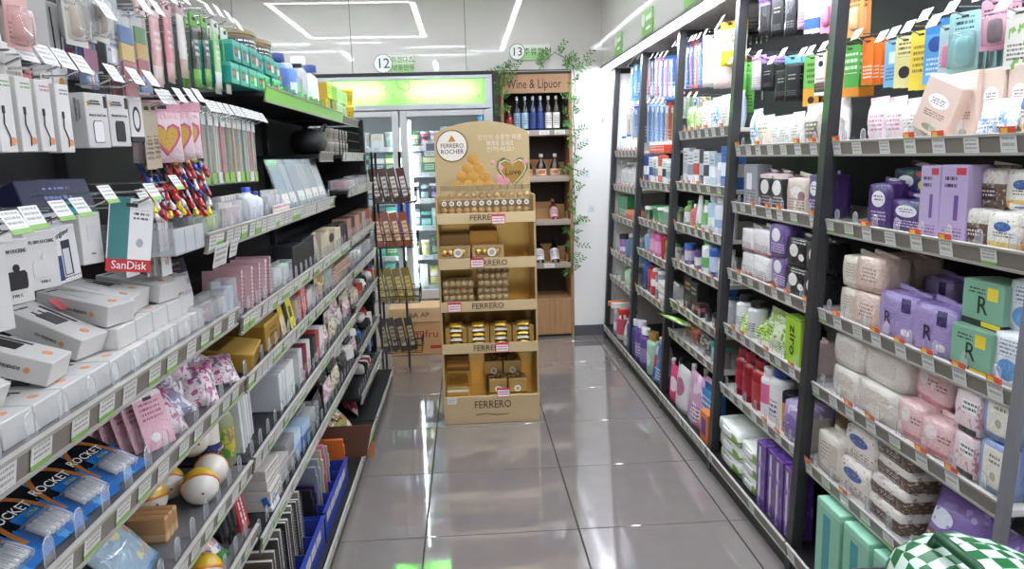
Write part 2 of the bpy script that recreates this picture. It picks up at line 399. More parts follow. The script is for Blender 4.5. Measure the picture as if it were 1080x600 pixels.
for bay in range(5):
    y1, y0 = PYS[bay], PYS[bay+1]
    u = ob('shelf_unit', B().box(BACKX, BACKX+.03, y0, y1, .06, 2.08).mesh('back_panel', mat('#1a1a1c', .55)), None, None,
           'black and grey steel shelf unit forming the '+BAYN[bay], 'shelf unit', 'steel shelf units along the right wall')
    RU.append(u)
    k = B().rbox(1.072, BACKX, y0+.002, y1-.002, 0, .055, .002); ob('kick_plate', k.mesh('kick_plate', BLACK), u)
    dk = make_shelf(u, 1, 1.066, y0+.003, y1-.003, .058, .49, .075 if bay in (1, 2, 0) else .5, tagset=(TAGP, TAGW), th=.05, boardm=SHELFB)
    RS[bay, 9] = .058+.05*.3+.018
    for i, z in enumerate(RZ[bay]):
        zz = CH-(CH-z)*XL(z)/1.13
        make_shelf(u, 1, XL(zz), y0+.004, y1-.004, zz, BACKX-XL(zz), .12, tagset=(TAGR, TAGR, TAGP, TAGW) if i else (TAGR, TAGP, TAGR), divs=.11 if bay > 1 else .15)
        RS[bay, i] = zz+.042*.3+.018
    ys = [y1] if bay < 4 else [y1, y0]
    for y in ys:
        b = B(); q = .021; zt = 2.085
        hx_ = .019
        if bay == 4 and y == y0: q = .012; hx_ = .009
        b.add([(XP(z)+sx*hx_, y+sy*q, z) for z in (0, zt) for sy in (-1, 1) for sx in (-1, 1)],
              [(0, 2, 3, 1), (4, 5, 7, 6), (0, 1, 5, 4), (2, 6, 7, 3), (0, 4, 6, 2), (1, 3, 7, 5)])
        p = ob('post', b.mesh('post', POST if not (bay == 4 and y == y0) else mat('#77767a', .4)), u)
        ob('top_bar', B().rbox(XP(zt)+.019, BACKX, y-.016, y+.016, zt-.035, zt, .002).mesh('top_bar', POST), u)
# pale end panel at the far end
ob('trim_3', B().box(1.16, 1.60, 5.835, 5.885, .06, 2.05).mesh('end_panel', WALLM), kind='structure')

LX = -.60; LBACK = -1.0
LB = [(.55, 1.93), (1.94, 3.86), (3.87, 4.86)]
LSH = {0: [1.045, .86, .63, .45], 1: [1.25, 1.012, .853, .628, .395], 2: [1.27, 1.018, .851, .66, .412, .172]}
LNAME = ['nearest left bay', 'middle left bay', 'farthest left bay']
LU = []; LS = {}
for bay in range(3):
    y0, y1 = LB[bay]
    u = ob('shelf_unit', B().box(LBACK-.02, LBACK, y0, y1, .06, [2.15, 1.95, 1.78][bay]).mesh('back_panel', mat('#19191b', .5)), None, None,
           'black steel gondola shelf unit forming the '+LNAME[bay], 'shelf unit', 'gondola shelf units on the left')
    LU.append(u)
    ob('kick_plate', B().rbox(LBACK, -.535, y0+.002, y1-.002, 0, .05, .002).mesh('kick_plate', mat('#4b4743', .5)), u)
    make_shelf(u, -1, -.53, y0+.003, y1-.003, .05, .47, .07, tagset=(TAGP, TAGG), th=.045, boardm=SHELFB); LS[bay, 9] = .05+.0135+.018
    for i, z in enumerate(LSH[bay]):
        yy = y0
        if bay == 1 and i == 0: yy = 1.74
        make_shelf(u, -1, LX, yy+.004, y1-.004 if not (bay == 1 and i == 0) else 3.46, z, .38, .085 if bay == 0 else .062, tagset=(TAGW, TAGW, TAGP) if bay == 0 else (TAGP, TAGP, TAGG),
                   boardm=mat('#6d6d6f', .35) if (bay == 0) else SHELFB, divs=.085 if (bay, i) not in ((1, 0),) else .07)
        LS[bay, i] = z+.0126+.018
    for y in ([y0, y1] if bay == 2 else [y0]):
        pb = B().rbox(LBACK-.03, LBACK+.03, y-.02, y+.02, 0, [2.15, 1.95, 1.78][bay], .003)
        ob('upright', pb.mesh('upright', BLACK), u)
# top shelf of the middle bay and the gallery shelf of the last bay
TOPX = -.66
make_shelf(LU[1], -1, TOPX, 2.62, 4.24, 1.655, .33, 0, lipm=mat('#8fcf5e', .35), boardm=SHELFB, th=.05); LS[1, 8] = 1.655+.015+.018
for k in range(9): pass
make_shelf(LU[2], -1, TOPX, 4.255, 4.84, 1.655, .33, 0, boardm=SHELFB, th=.04)
make_shelf(LU[2], -1, -.64, 4.02, 4.84, 1.452, .33, .08, boardm=SHELFB); LS[2, 8] = 1.452+.0126+.018
# perforated upright closing the gondola end
eb = B().rbox(-1.03, -.64, 4.862, 4.885, 0, 1.66, .003); eb.box(-.665, -.63, 4.845, 4.9, 0, 1.70)
ep = ob('end_panel', eb.mesh('end_panel', mat('#1b1b1d', .45)), LU[2])
for k in range(26): ob('slot', B().box(-.656, -.64, 4.843, 4.8445, 1.66-k*.06, 1.69-k*.06).mesh('slot', mat('#050506', .7)) if k == 0 else bpy.data.objects['slot'].data, ep, T(0, 0, -k*.06) if k else None)
# ------------------------------------------------------------------ product builders (front at y=0, depth to +y, standing on z=0)
def r3(*a): return tuple(round(x, 3) for x in a)
def carton(w, d, h, m, panel=None, txt=None, tm=INK, ts=.02, tz=.6, tw=None, flap=True, b=.0018):
    P = [('carton', B().rbox(-w/2, w/2, 0, d, 0, h, b).mesh('carton', m))]
    if flap: P.append(('tuck_flap', B().rbox(-w/2+.002, w/2-.002, .001, d*.8, h, h+.0012, .0005).mesh('tuck_flap', m)))
    if panel: u0, u1, v0, v1, pm = panel; P.append(('front_print', B().box(-w/2+u0*w, -w/2+u1*w, -.0006, 0, v0*h, v1*h).mesh('front_print', pm)))
    if txt: P.append(('lettering', text(txt, ts, tm, tw), T(0, -.0012, tz*h)))
    return P
def pad(w, d, h, m, seed=0, fin=None, txt=None, tm=INK, ts=.03, tz=.45, tx=0, patch=None, k=.2):
    P = [('pack', B().soft(w, d, h, k, 5, .05, seed).mesh('pack', m))]
    P[0] = ('pack', _shift(P[0][1], 0, d/2, 0))
    fm = fin or m
    P.append(('end_seal', B().rbox(-w*.40, w*.40, d*.46, d*.54, h*.985, h+.012, .001, M=R(6, 'Y')).mesh('end_seal', fm)))
    if patch: P.append(('round_print', B().lathe([(patch[1], 0), (patch[1], .0006)], 14, M=T(patch[2]*w, -.001, patch[3]*h) @ R(90, 'X')).mesh('round_print', patch[0])))
    if txt: P.append(('lettering', text(txt, ts, tm), T(tx*w, -.003, tz*h)))
    return P
def _shift(me, x, y, z):
    for v in me.vertices: v.co += Vector((x, y, z))
    me.update(); return me
def pouchbag(w, t, h, m, seed=0, header=None, txt=None, tm=INK, ts=.02, tz=.55, lean=0, rnd=.2):
    me = _shift(B().bag(w, t, h, 7, 8, seed, rnd).mesh('bag', m), 0, t/2, 0); P = [('bag', me)]
    P.append(('top_seal', B().box(-w/2, w/2, t/2-.0012, t/2+.0012, h-.002, h+.008).mesh('top_seal', header or m)))
    if txt: P.append(('lettering', text(txt, ts, tm), T(0, -.001, tz*h)))
    return P
def refill(w, t, h, m, capm=WHITE, seed=0, txt=None, tm=INK, ts=.03, corner=True):
    me = _shift(B().bag(w, t, h, 7, 8, seed, .08, 0, 1).mesh('pouch', m), 0, t/2, 0); P = [('refill_pouch', me)]
    P.append(('spout', B().lathe([(.009, 0), (.009, .012), (.013, .012), (.013, .03), (.011, .033)], 12, M=T(-w*.3 if corner else 0, t/2, h-.004)).mesh('spout', capm)))
    if txt: P.append(('lettering', text(txt, ts, tm), T(0, -.001, h*.62)))
    return P
def bottle(w, h, m, cap, lab=None, kind='round', oval=1, n=14):
    r = w/2; P = []
    pr = {'round': [(r*.9, 0), (r, .006), (r, h*.66), (r*.86, h*.74), (r*.42, h*.82), (r*.4, h*.86)],
          'pump': [(r*.92, 0), (r, .006), (r, h*.62), (r*.8, h*.68), (r*.4, h*.72), (r*.4, h*.75)],
          'spray': [(r*.95, 0), (r, .006), (r*.96, h*.3), (r*.75, h*.5), (r*.55, h*.62), (r*.4, h*.72), (r*.38, h*.78)],
          'jar': [(r*.95, 0), (r, .004), (r, h*.72), (r*.93, h*.76)],
          'can': [(r*.9, 0), (r, .005), (r, h*.84), (r*.75, h*.88)],
          'wine': [(r*.9, 0), (r, .006), (r, h*.6), (r*.85, h*.68), (r*.38, h*.78), (r*.36, h*.9)],
          'squeeze': [(r*.8, 0), (r*.95, .01), (r, h*.4), (r*.9, h*.7), (r*.5, h*.82), (r*.45, h*.84)],
          'shoulder': [(r*.96, 0), (r, .005), (r, h*.72), (r*.96, h*.77), (r*.5, h*.82), (r*.46, h*.84)]}[kind]
    P.append(('bottle', B().lathe(pr, n, 0, oval, M=T(0, r*oval, 0)).mesh('bottle', m)))
    z = pr[-1][1]; q = pr[-1][0]
    if kind == 'pump':
        c = B().lathe([(q*1.25, z), (q*1.25, z+h*.05), (q*.5, z+h*.06), (q*.4, h*.9)], 10, M=T(0, r*oval, 0)); c.rbox(-q*.6, q*.6, r*oval-q*2.6, r*oval+q*.7, h*.9, h, .002)
    elif kind == 'spray':
        c = B().lathe([(q*1.15, z), (q*1.15, z+h*.07), (q*.8, z+h*.08)], 10, M=T(0, r*oval, 0)); c.rbox(-q*.8, q*.8, r*oval-q*3.2, r*oval+q*1.8, z+h*.08, h, .003); c.box(-q*.25, q*.25, r*oval-q*2.4, r*oval-q*1.9, z-h*.06, z+h*.09)
    elif kind == 'jar': c = B().lathe([(r*1.03, z), (r*1.03, h-.003), (r*.98, h)], n, 0, oval, M=T(0, r*oval, 0))
    elif kind == 'can': c = B().lathe([(r*.72, z), (r*.72, h-.006), (r*.6, h)], n, 0, oval, M=T(0, r*oval, 0))
    elif kind == 'shoulder': c = B().lathe([(r*.7, z), (r*.7, h-.003), (r*.66, h)], n, 0, oval, M=T(0, r*oval, 0))
    else: c = B().lathe([(q*1.2, z), (q*1.2, h-.003), (q*1.05, h)], 10, M=T(0, r*oval, 0))
    P.append(('cap', c.mesh('cap', cap)))
    if lab:
        z0, z1 = (h*.14, h*.56) if kind != 'jar' else (h*.2, h*.66)
        P.append(('label_band', B().lathe([(r*1.008, z0), (r*1.008, z1)], n, 0, oval, M=T(0, r*oval, 0)).mesh('label_band', lab)))
    return P
def tubepack(w, h, m, cap):          # squeeze tube standing on its cap
    b = B(); vs = []; fs = []; n = 10
    for k, (sx, sy, z) in enumerate(((1, .8, .03), (1, .75, h*.4), (1.05, .4, h*.75), (1.1, .04, h))):
        for i in range(n): a = 2*math.pi*i/n; vs.append((w/2*sx*math.cos(a), w/2*.8+w/2*sy*math.sin(a), z))
        if k: fs += [((k-1)*n+i, (k-1)*n+(i+1) % n, k*n+(i+1) % n, k*n+i) for i in range(n)]
    fs.append(tuple(range(3*n, 4*n)))
    b.add(vs, fs, 0, True)
    return [('tube', b.mesh('tube', m)), ('cap', B().lathe([(w*.4, 0), (w*.42, .03), (w*.3, .032)], 10, M=T(0, w*.4, 0)).mesh('cap', cap))]
def hangcard(w, h, m, t=.018, blister=None, content=None, seed=0, txt=None, tm=INK, ts=.015, tz=.8, hole=True, tw=None):
    """card hanging from a hook: hang tab with slot, blister bubble, content"""
    n = 5; c = .006; p = [(-w/2, 0), (w/2, 0), (w/2, h-c), (w/2-c, h), (-w/2+c, h), (-w/2, h-c)]
    P = [('hang_card', B().prism(p, 0, .0014).mesh('hang_card', m))]
    if hole: P.append(('hang_slot', B().rbox(-.011, .011, -.0006, 0, h-.016, h-.009, .0003).mesh('hang_slot', mat('#3a3836', .6))))
    if blister: P.append(('blister', B().soft(w*.82, t*2, h*.62, .25, 4, .02, seed, M=T(0, 0, h*.07)).mesh('blister', blister)))
    if content: P.append(('content', B().soft(w*.5, t*1.4, h*.48, .5, 4, .05, seed, M=T(0, 0, h*.13)).mesh('content', content)))
    if txt: P.append(('lettering', text(txt, ts, tm, tw), T(0, -.001, tz*h)))
    return P
def hangbag(w, h, t, m, hdr, seed=0, txt=None, tm=INK, ts=.02, tz=.45):
    P = [('hanging_bag', _shift(B().bag(w, t, h*.86, 6, 7, seed, .2).mesh('hanging_bag', m), 0, t/2, 0)),
         ('header_card', B().rbox(-w/2-.001, w/2+.001, t/2-.003, t/2+.003, h*.82, h, .001).mesh('header_card', hdr)),
         ('hang_slot', B().rbox(-.011, .011, t/2-.0036, t/2-.003, h-.018, h-.01, .0002).mesh('hang_slot', mat('#3a3836', .6)))]
    if txt: P.append(('lettering', text(txt, ts, tm), T(0, -.001, tz*h)))
    return P
def brushpack(w, h, m, hm, hm2=None):
    b = B(); b.prism([(-.005, .02), (.005, .02), (.004, h*.5), (.003, h*.72), (.006, h*.76), (.006, h*.9), (-.006, h*.9), (-.006, h*.76), (-.003, h*.72), (-.004, h*.5)], -.008, -.001)
    P = [('hang_card', B().prism([(-w/2, 0), (w/2, 0), (w/2, h), (-w/2, h)], 0, .0014).mesh('hang_card', m)), ('brush', b.mesh('brush', hm)),
         ('>bristles', B().box(-.005, .005, -.013, -.008, h*.77, h*.89).mesh('bristles', hm2 or WHITE)),
         ('blister', B().rbox(-w*.36, w*.36, -.014, 0, .012, h*.93, .004).mesh('blister', clear('#eef4fa', .1, .1)))]
    return P
def hangbox(w, d, h, m, panel=None, tab=None, txt=None, tm=INK, ts=.012, tz=.8, tw=None, extra=None):
    P = [('hang_box', B().rbox(-w/2, w/2, 0, d, 0, h, .0015).mesh('hang_box', m)),
         ('hang_tab', B().prism([(-w*.42, h), (w*.42, h), (w*.38, h+.028), (-w*.38, h+.028)], d-.0015, d).mesh('hang_tab', tab or m)),
         ('>hang_slot', B().rbox(-.011, .011, d-.0021, d-.0015, h+.014, h+.021, .0002).mesh('hang_slot', mat('#2a2826', .6)))]
    if panel: P.append(('front_print', B().box(-w/2+panel[0]*w, -w/2+panel[1]*w, -.0006, 0, panel[2]*h, panel[3]*h).mesh('front_print', panel[4])))
    if txt: P.append(('lettering', text(txt, ts, tm, tw), T(0, -.0012, tz*h)))
    if extra: P += list(extra)
    return P
def wipes(w, d, h, m, lid):
    P = [('wipes_pack', _shift(B().soft(w, d, h, .25, 4, .05, 3).mesh('wipes_pack', m), 0, d/2, 0)), ('lid', B().rbox(-w*.2, w*.2, -.004, .002, h*.3, h*.7, .002).mesh('lid', lid))]
    return P
def tub(w, h, m, lid, lab=None):
    r = w/2
    P = [('tub', B().lathe([(r*.78, 0), (r*.8, .004), (r*.97, h*.86)], 18, M=T(0, r, 0)).mesh('tub', m)), ('lid', B().lathe([(r, h*.86), (r, h*.97), (r*.95, h)], 18, M=T(0, r, 0)).mesh('lid', lid))]
    if lab: P.append(('label_band', B().lathe([(r*.86, h*.15), (r*.955, h*.75)], 18, M=T(0, r, 0)).mesh('label_band', lab)))
    return P
def spiral(w, h, t, m, page=WHITE):       # spiral notebook, spine on the aisle side
    b = B().rbox(-t/2, t/2, .004, w, 0, h, .001); c = B()
    n = int(h/.011)
    for i in range(n):
        z = .008+i*.011; c.tube([(t/2+.001, .008, z), (t/2*.5, -.003, z), (-t/2*.5, -.003, z), (-t/2-.001, .008, z)], .0008, 3)
    return [('notebook', B().rbox(-t/2, -t/2+.0015, .004, w, 0, h, .0005).rbox(t/2-.0015, t/2, .004, w, 0, h, .0005).mesh('notebook', m)),
            ('pages', B().box(-t/2+.0016, t/2-.0016, .006, w-.003, .002, h-.002).mesh('pages', page)), ('spiral_wire', c.mesh('spiral_wire', mat('#8d8b87', .4, .3)))]
def folder(w, h, t, m): 
    return [('file_folder', B().rbox(-t/2, t/2, 0, w, 0, h, .001).mesh('file_folder', m)), ('index_tab', B().rbox(-t/2, t/2, -.004, .001, h*.6, h*.85, .001).mesh('index_tab', m))]
def slimbox(w, d, h, m, txt=None):
    return carton(w, d, h, m, None, txt, flap=False, b=.001)
def sock(w, d, h, m, band, seed=0):
    return [('folded_socks', _shift(B().soft(w, d, h, .75, 4, .22, seed).mesh('folded_socks', m), 0, d/2, 0)),
            ('paper_band', B().rbox(-w*.22, w*.22, -.003, d*.9, h*.15, h*1.02, .003).mesh('paper_band', band))]

# ------------------------------------------------------------------ placing
SHN = ['top shelf', 'second shelf', 'third shelf', 'fourth shelf', 'fifth shelf', 'sixth shelf']
def rplace(bay, si): return 'on '+('bottom shelf' if si == 9 else SHN[si])+' of '+BAYN[bay]
def lplace(bay, si): return 'on '+('bottom shelf' if si == 9 else 'raised top shelf' if si == 8 else SHN[si])+' of '+LNAME[bay]
def row(side, bay, si, items, X=None):
    """items: (px0, px1, fn(w), name, desc, cat, opts) - columns measured on the shelf's front edge"""
    Z = (RS if side > 0 else LS)[bay, si]
    if X is None: X = (1.085 if si == 9 else XL(Z)+.018) if side > 0 else (-.55 if si == 9 else (TOPX-.02 if (bay, si) == (1, 8) else LX-.02))
    for it in items:
        p0, p1, fn, name, desc, cat = it[:6]; o = it[6] if len(it) > 6 else {}
        n = o.get('n', 1); xx = X+side*o.get('set', 0); z = Z+o.get('dz', 0)
        ya, yb = sorted((Yx(p0, xx, z), Yx(p1, xx, z)))
        if side > 0:
            ya = max(ya, PYS[bay+1]+.026); yb = min(yb, PYS[bay]-.024)
            if yb-ya < .025*n: continue
        w = (yb-ya)/n
        for i in range(n):
            parts = fn(round(max(.012, w-.004), 3))
            for lv in range(o.get('stack', 1)):
                ww = ya+w*(i+.5)
                jx = random.uniform(-.006, .006); rz = o.get('rz', 0)+random.uniform(-2, 2)*o.get('jit', 1)
                M = T(xx+jx+side*o.get('step', 0)*lv, ww, z+lv*o.get('sh', .1)) @ R(-90*side+rz) @ R(o.get('ty', 0), 'Y') @ R(o.get('tx', 0), 'X')
                ds = desc
                if o.get('stack', 1) > 1: ds = (['lower', 'upper'] if o['stack'] == 2 else ['lowest', 'second lowest', 'third lowest', 'fourth lowest', 'fifth lowest'])[lv]+' '+desc
                put(parts, M, name, ds, cat, o.get('place') or (rplace if side > 0 else lplace)(bay, si), o.get('group'), o.get('shared', False))
def hang(side, unit, px, py, X, parts, h, name, desc, cat, place, n=1, gap=.02, tag=TAGW, rz=0, tz=0, tg=True, bx=None, up=.0, sway=3, tagd=30, sc=1):
    """n copies one behind another on one hook; (px,py) is the top middle of the front one on plane X"""
    h *= sc; p = at(px, py, X=X); z = p.z-h
    bx = (BACKX if side > 0 else LBACK) if bx is None else bx
    hook(unit, side, bx, X-side*.03, p.y, p.z-.008+up, tag, tg, drop=tagd)
    for i in range(n):
        M = T(X+side*gap*i, p.y+random.uniform(-.002, .002), z) @ T(0, 0, h) @ R(random.uniform(-sway, sway)*.4+tz, 'X') @ T(0, 0, -h) @ R(-90*side+rz+random.uniform(-sway, sway)) @ Matrix.Scale(sc, 4)
        put(parts, M, name, desc, cat, place)
# ------------------------------------------------------------------ right shelves
def film(base, *L, rough=.28): return PM(base, *L, rough=rough, coat=.25, crinkle=.55)
PT = lambda c='#4a4648', u0=.12, u1=.88, v0=.12, v1=.42, n=4: ('lines', 'x', u0, u1, 'z', v0, v1, c, n)
beige_box = PM('#d9c2b3', ('disc', 'x', .5, .3, 'z', .62, .13, '#f1ebe6'), ('lines', 'x', .3, .7, 'z', .56, .68, '#6d564a', 3), ('lines', 'x', .2, .8, 'z', .3, .42, '#6d4b3c', 3), ('disc', 'x', .5, .22, 'z', .12, .06, '#8c8f72'), rough=.5)
pinkbag = film('#efdfe2', ('band', 'x', .05, .3, '#e7aec2'), ('lines', 'x', .35, .9, 'z', .3, .7, '#c58aa0', 4))
whitebag = film('#ece9e4', ('lines', 'x', .2, .8, 'z', .35, .7, '#9b948c', 4), ('blot', '#d8d2c9', 4, .6))
bluebag = film('#e9edf3', ('blot', '#8fb3dc', 5, .57), ('lines', 'x', .2, .8, 'z', .3, .6, '#3f5f98', 3))
purple = film('#4a2f72', ('disc', 'x', .5, .3, 'z', .66, .17, '#ece6ef'), ('lines', 'x', .3, .7, 'z', .6, .74, '#4a2f72', 2), ('lines', 'x', .2, .85, 'z', .2, .42, '#d8cde6', 3))
navy = film('#28285e', ('disc', 'x', .35, .22, 'z', .55, .2, '#e9e7ef'), ('disc', 'x', .78, .1, 'z', .45, .14, '#e6cf58'), ('spots', '#8b87c0', 14, .12), ('disc', 'x', .7, .1, 'z', .8, .09, '#d4465a'))
tempo = PM('#b9a6cc', ('lines', 'x', .15, .6, 'z', .72, .9, '#3f2a55', 2), ('rect', 'x', .52, .68, 'z', .3, .62, '#6a4a92'), ('rect', 'x', .55, .9, 'z', .88, .97, '#c2394a'), ('lines', 'x', .15, .85, 'z', .06, .2, '#5d4a75', 3), rough=.4)
brownfl = film('#6d5848', ('band', 'z', .62, 1.1, '#e4ddd5'), ('blot', '#b9ab9d', 9, .58), ('rect', 'x', .25, .75, 'z', .2, .5, '#3f2f26'), ('lines', 'x', .3, .7, 'z', .25, .45, '#e4ddd5', 2))
whiteyl = film('#eee9df', ('band', 'z', -.1, .25, '#e8c77a'), ('disc', 'x', .45, .25, 'z', .62, .12, '#3d62a8'), ('spots', '#c8873d', 6, .16), ('lines', 'x', .2, .8, 'z', .35, .5, '#555', 2) if False else ('lines', 'x', .2, .8, 'z', .35, .5, '#555555', 2))
floral = film('#e9e2da', ('disc', 'x', .45, .3, 'z', .62, .16, '#4d67a6'), ('spots', '#d09a6a', 7, .2), ('lines', 'x', .2, .8, 'z', .1, .35, '#7d6a58', 3))
creampk = film('#e5ddcf', ('lines', 'x', .2, .8, 'z', .3, .75, '#9c8c77', 5), ('rect', 'x', .55, .95, 'z', .25, .8, '#cfc4b4'))
beigepk = film('#dcc3b4', ('disc', 'x', .5, .34, 'z', .6, .25, '#e7d3c7'), ('lines', 'x', .25, .75, 'z', .3, .72, '#a88673', 4))
lilac = film('#a493c4', ('rect', 'x', .58, .8, 'z', .62, .95, '#3d2f66'), ('disc', 'x', .7, .1, 'z', .2, .08, '#efe9f4'), ('band', 'z', .92, 1.1, '#8d79b4'))
mintbox = PM('#7fae93', ('rect', 'x', .6, .85, 'z', .62, .9, '#e8cf3f'), ('lines', 'x', .15, .55, 'z', .72, .88, '#2c4638', 2), ('band', 'z', -.1, .14, '#24332b'), ('rect', 'x', .5, .95, 'z', .02, .13, '#e8cf3f'), rough=.5)
whiteblue = film('#e6e8ec', ('disc', 'x', .45, .3, 'z', .3, .2, '#6f9fd8'), ('lines', 'x', .2, .8, 'z', .55, .85, '#7c86a0', 4), ('disc', 'x', .8, .06, 'z', .8, .05, '#d0405a'))
whitecr = film('#e4ddd3', ('lines', 'x', .2, .8, 'z', .3, .75, '#a19382', 5), ('disc', 'x', .5, .3, 'z', .55, .28, '#dad0c3'))
pinkpk = film('#e9c3c2', ('disc', 'x', .35, .18, 'z', .65, .2, '#f4e4e3'), ('band', 'z', .08, .2, '#d98a94'), ('lines', 'x', .55, .9, 'z', .5, .7, '#8f5c63', 2))
sakura = film('#ecd9da', ('blot', '#d996a8', 5, .6), ('rect', 'x', .3, .9, 'z', .5, .8, '#f4f1ee'), ('lines', 'x', .34, .86, 'z', .54, .77, '#222222', 2), ('rect', 'x', .2, .9, 'z', .02, .16, '#2a2a2c'))
bluesq = film('#8fa3cc', ('rect', 'x', .15, .88, 'z', .14, .88, '#ebe6d6'), ('lines', 'x', .35, .7, 'z', .58, .78, '#6d6655', 2), ('disc', 'x', .52, .09, 'z', .35, .08, '#b5ab94'))
purplebag = film('#8a70b5', ('disc', 'x', .3, .22, 'z', .6, .12, '#e8edf6'), ('spots', '#b8a4d8', 5, .22), ('rect', 'x', .1, .55, 'z', .08, .42, '#7a5c42'), ('lines', 'x', .14, .5, 'z', .14, .36, '#f0e8d8', 2))
mintpk = PM('#86c0a3', ('rect', 'x', .3, .62, 'z', .05, .86, '#1f8f92'), ('band', 'z', .93, 1.1, '#9bd3b6'), rough=.3, coat=.4)
blackpad = film('#1c1b20', ('disc', 'x', .4, .2, 'z', .55, .22, '#ece9e6'), ('disc', 'x', .75, .12, 'z', .35, .12, '#ece9e6'), ('lines', 'x', .3, .9, 'z', .8, .93, '#cfcad0', 1))
blackfl = film('#211f24', ('disc', 'x', .45, .3, 'z', .62, .2, '#e6e0e0'), ('band', 'z', .86, 1.1, '#d7b9c0'), ('lines', 'x', .2, .85, 'z', .15, .4, '#bdb6bc', 3))
wipespk = film('#e6e9e1', ('disc', 'x', .7, .28, 'z', .35, .3, '#86b04c'), ('lines', 'x', .15, .6, 'z', .6, .85, '#55705a', 2))
purpleclr = PM('#5b3a86', ('rect', 'x', .26, .5, 'z', -.1, .94, '#c9bfd8'), ('blot', '#7a5aa6', 4, .6), rough=.18, coat=.6)
limebag = film('#b7d957', ('blot', '#e6efd0', 4, .52), ('blot', '#6f9c2c', 6, .62), ('lines', 'x', .2, .8, 'z', .3, .6, '#3f5a22', 3))
ziro = PM('#a5cf3c', ('band', 'z', .96, 1.1, '#7fae2c'), rough=.4)

Rn = lambda k: rplace(4, k)
def pads(m, d=.1, h=.1, **k): return lambda w: proto(pad, w, d, h, m, **k)
def ctn(m, d=.1, h=.16, **k): return lambda w: proto(carton, w, d, h, m, **k)
def bt(m, cap, lab=None, h=.2, kind='round', oval=1): return lambda w: proto(bottle, min(w, h*.55), h, m, cap, lab, kind, oval)
def pb(m, t=.05, h=.15, **k): return lambda w: proto(pouchbag, w, t, h, m, **k)
def rf(m, cap=WHITE, t=.08, h=.24, **k): return lambda w: proto(refill, w, t, h, m, cap, **k)
def tb(m, cap, h=.16): return lambda w: proto(tubepack, min(w, .06), h, m, cap)
def wp(m, lid, d=.18, h=.07): return lambda w: proto(wipes, w, d, h, m, lid)
def sx(m, d=.12, h=.12): return lambda w: proto(slimbox, w, d, h, m)
# nearest bay
row(1, 4, 0, [
 (908, 928, pb(pinkbag, .05, .125), 'tissue_pack', 'pink striped face tissue bag', 'pack'), (925, 945, pb(pinkbag, .05, .12), 'tissue_pack', 'pink striped face tissue bag', 'pack'),
 (943, 966, pb(whitebag, .06, .11), 'tissue_pack', 'white crumpled face tissue bag', 'pack'),
 (964, 994, ctn(beige_box, .06, .135), 'pad_carton', 'beige carton tipped sideways with flower badge', 'box', {'ty': 24, 'dz': .022, 'rz': 12, 'jit': 0}),
 (1000, 1030, ctn(beige_box, .07, .165), 'pad_carton', 'upright beige carton with flower badge', 'box', {'jit': .3, 'set': .05}), (1030, 1058, ctn(beige_box, .07, .165), 'pad_carton', 'upright beige carton with flower badge', 'box', {'jit': .3, 'set': .06}),
 (1058, 1084, ctn(beige_box, .07, .165), 'pad_carton', 'upright beige carton with flower badge', 'box', {'jit': .3, 'set': .06}),
 (1018, 1062, pb(bluebag, .045, .09), 'tissue_pack', 'white and blue tissue bag leaning before beige cartons', 'pack', {'tx': -12}),
 (1064, 1094, pb(whiteyl, .06, .12), 'tissue_pack', 'white and yellow tissue bag at the near end', 'pack')])
row(1, 4, 1, [
 (912, 936, pads(purple, .08, .135, seed=1), 'pad_pack', 'dark purple pad pack with white flower badge', 'pad pack'),
 (932, 972, pads(purple, .08, .095, seed=2), 'pad_pack', 'purple wide pad pack under navy one', 'pad pack'),
 (938, 980, pads(navy, .08, .085, seed=3), 'pad_pack', 'navy night pad pack with yellow moon', 'pad pack', {'dz': .092, 'set': .05}),
 (968, 990, ctn(tempo, .045, .185), 'tampon_carton', 'tall lilac carton', 'box', {'jit': .5}), (989, 1018, ctn(tempo, .05, .187), 'tampon_carton', 'tall lilac carton', 'box', {'jit': .5}),
 (1018, 1026, ctn(tempo, .05, .185), 'tampon_carton', 'tall lilac carton', 'box', {'jit': .5, 'set': .07}),
 (1007, 1042, pads(brownfl, .07, .09, seed=4), 'pad_pack', 'brown and white floral pad pack', 'pad pack', {'stack': 2, 'sh': .09, 'step': .03}),
 (1040, 1078, pads(whiteyl, .07, .09, seed=5), 'pad_pack', 'white and yellow pad pack', 'pad pack', {'stack': 2, 'sh': .09, 'step': .03}),
 (1076, 1112, pads(pinkpk, .07, .085, seed=6), 'pad_pack', 'pink pad pack at near end', 'pad pack')])
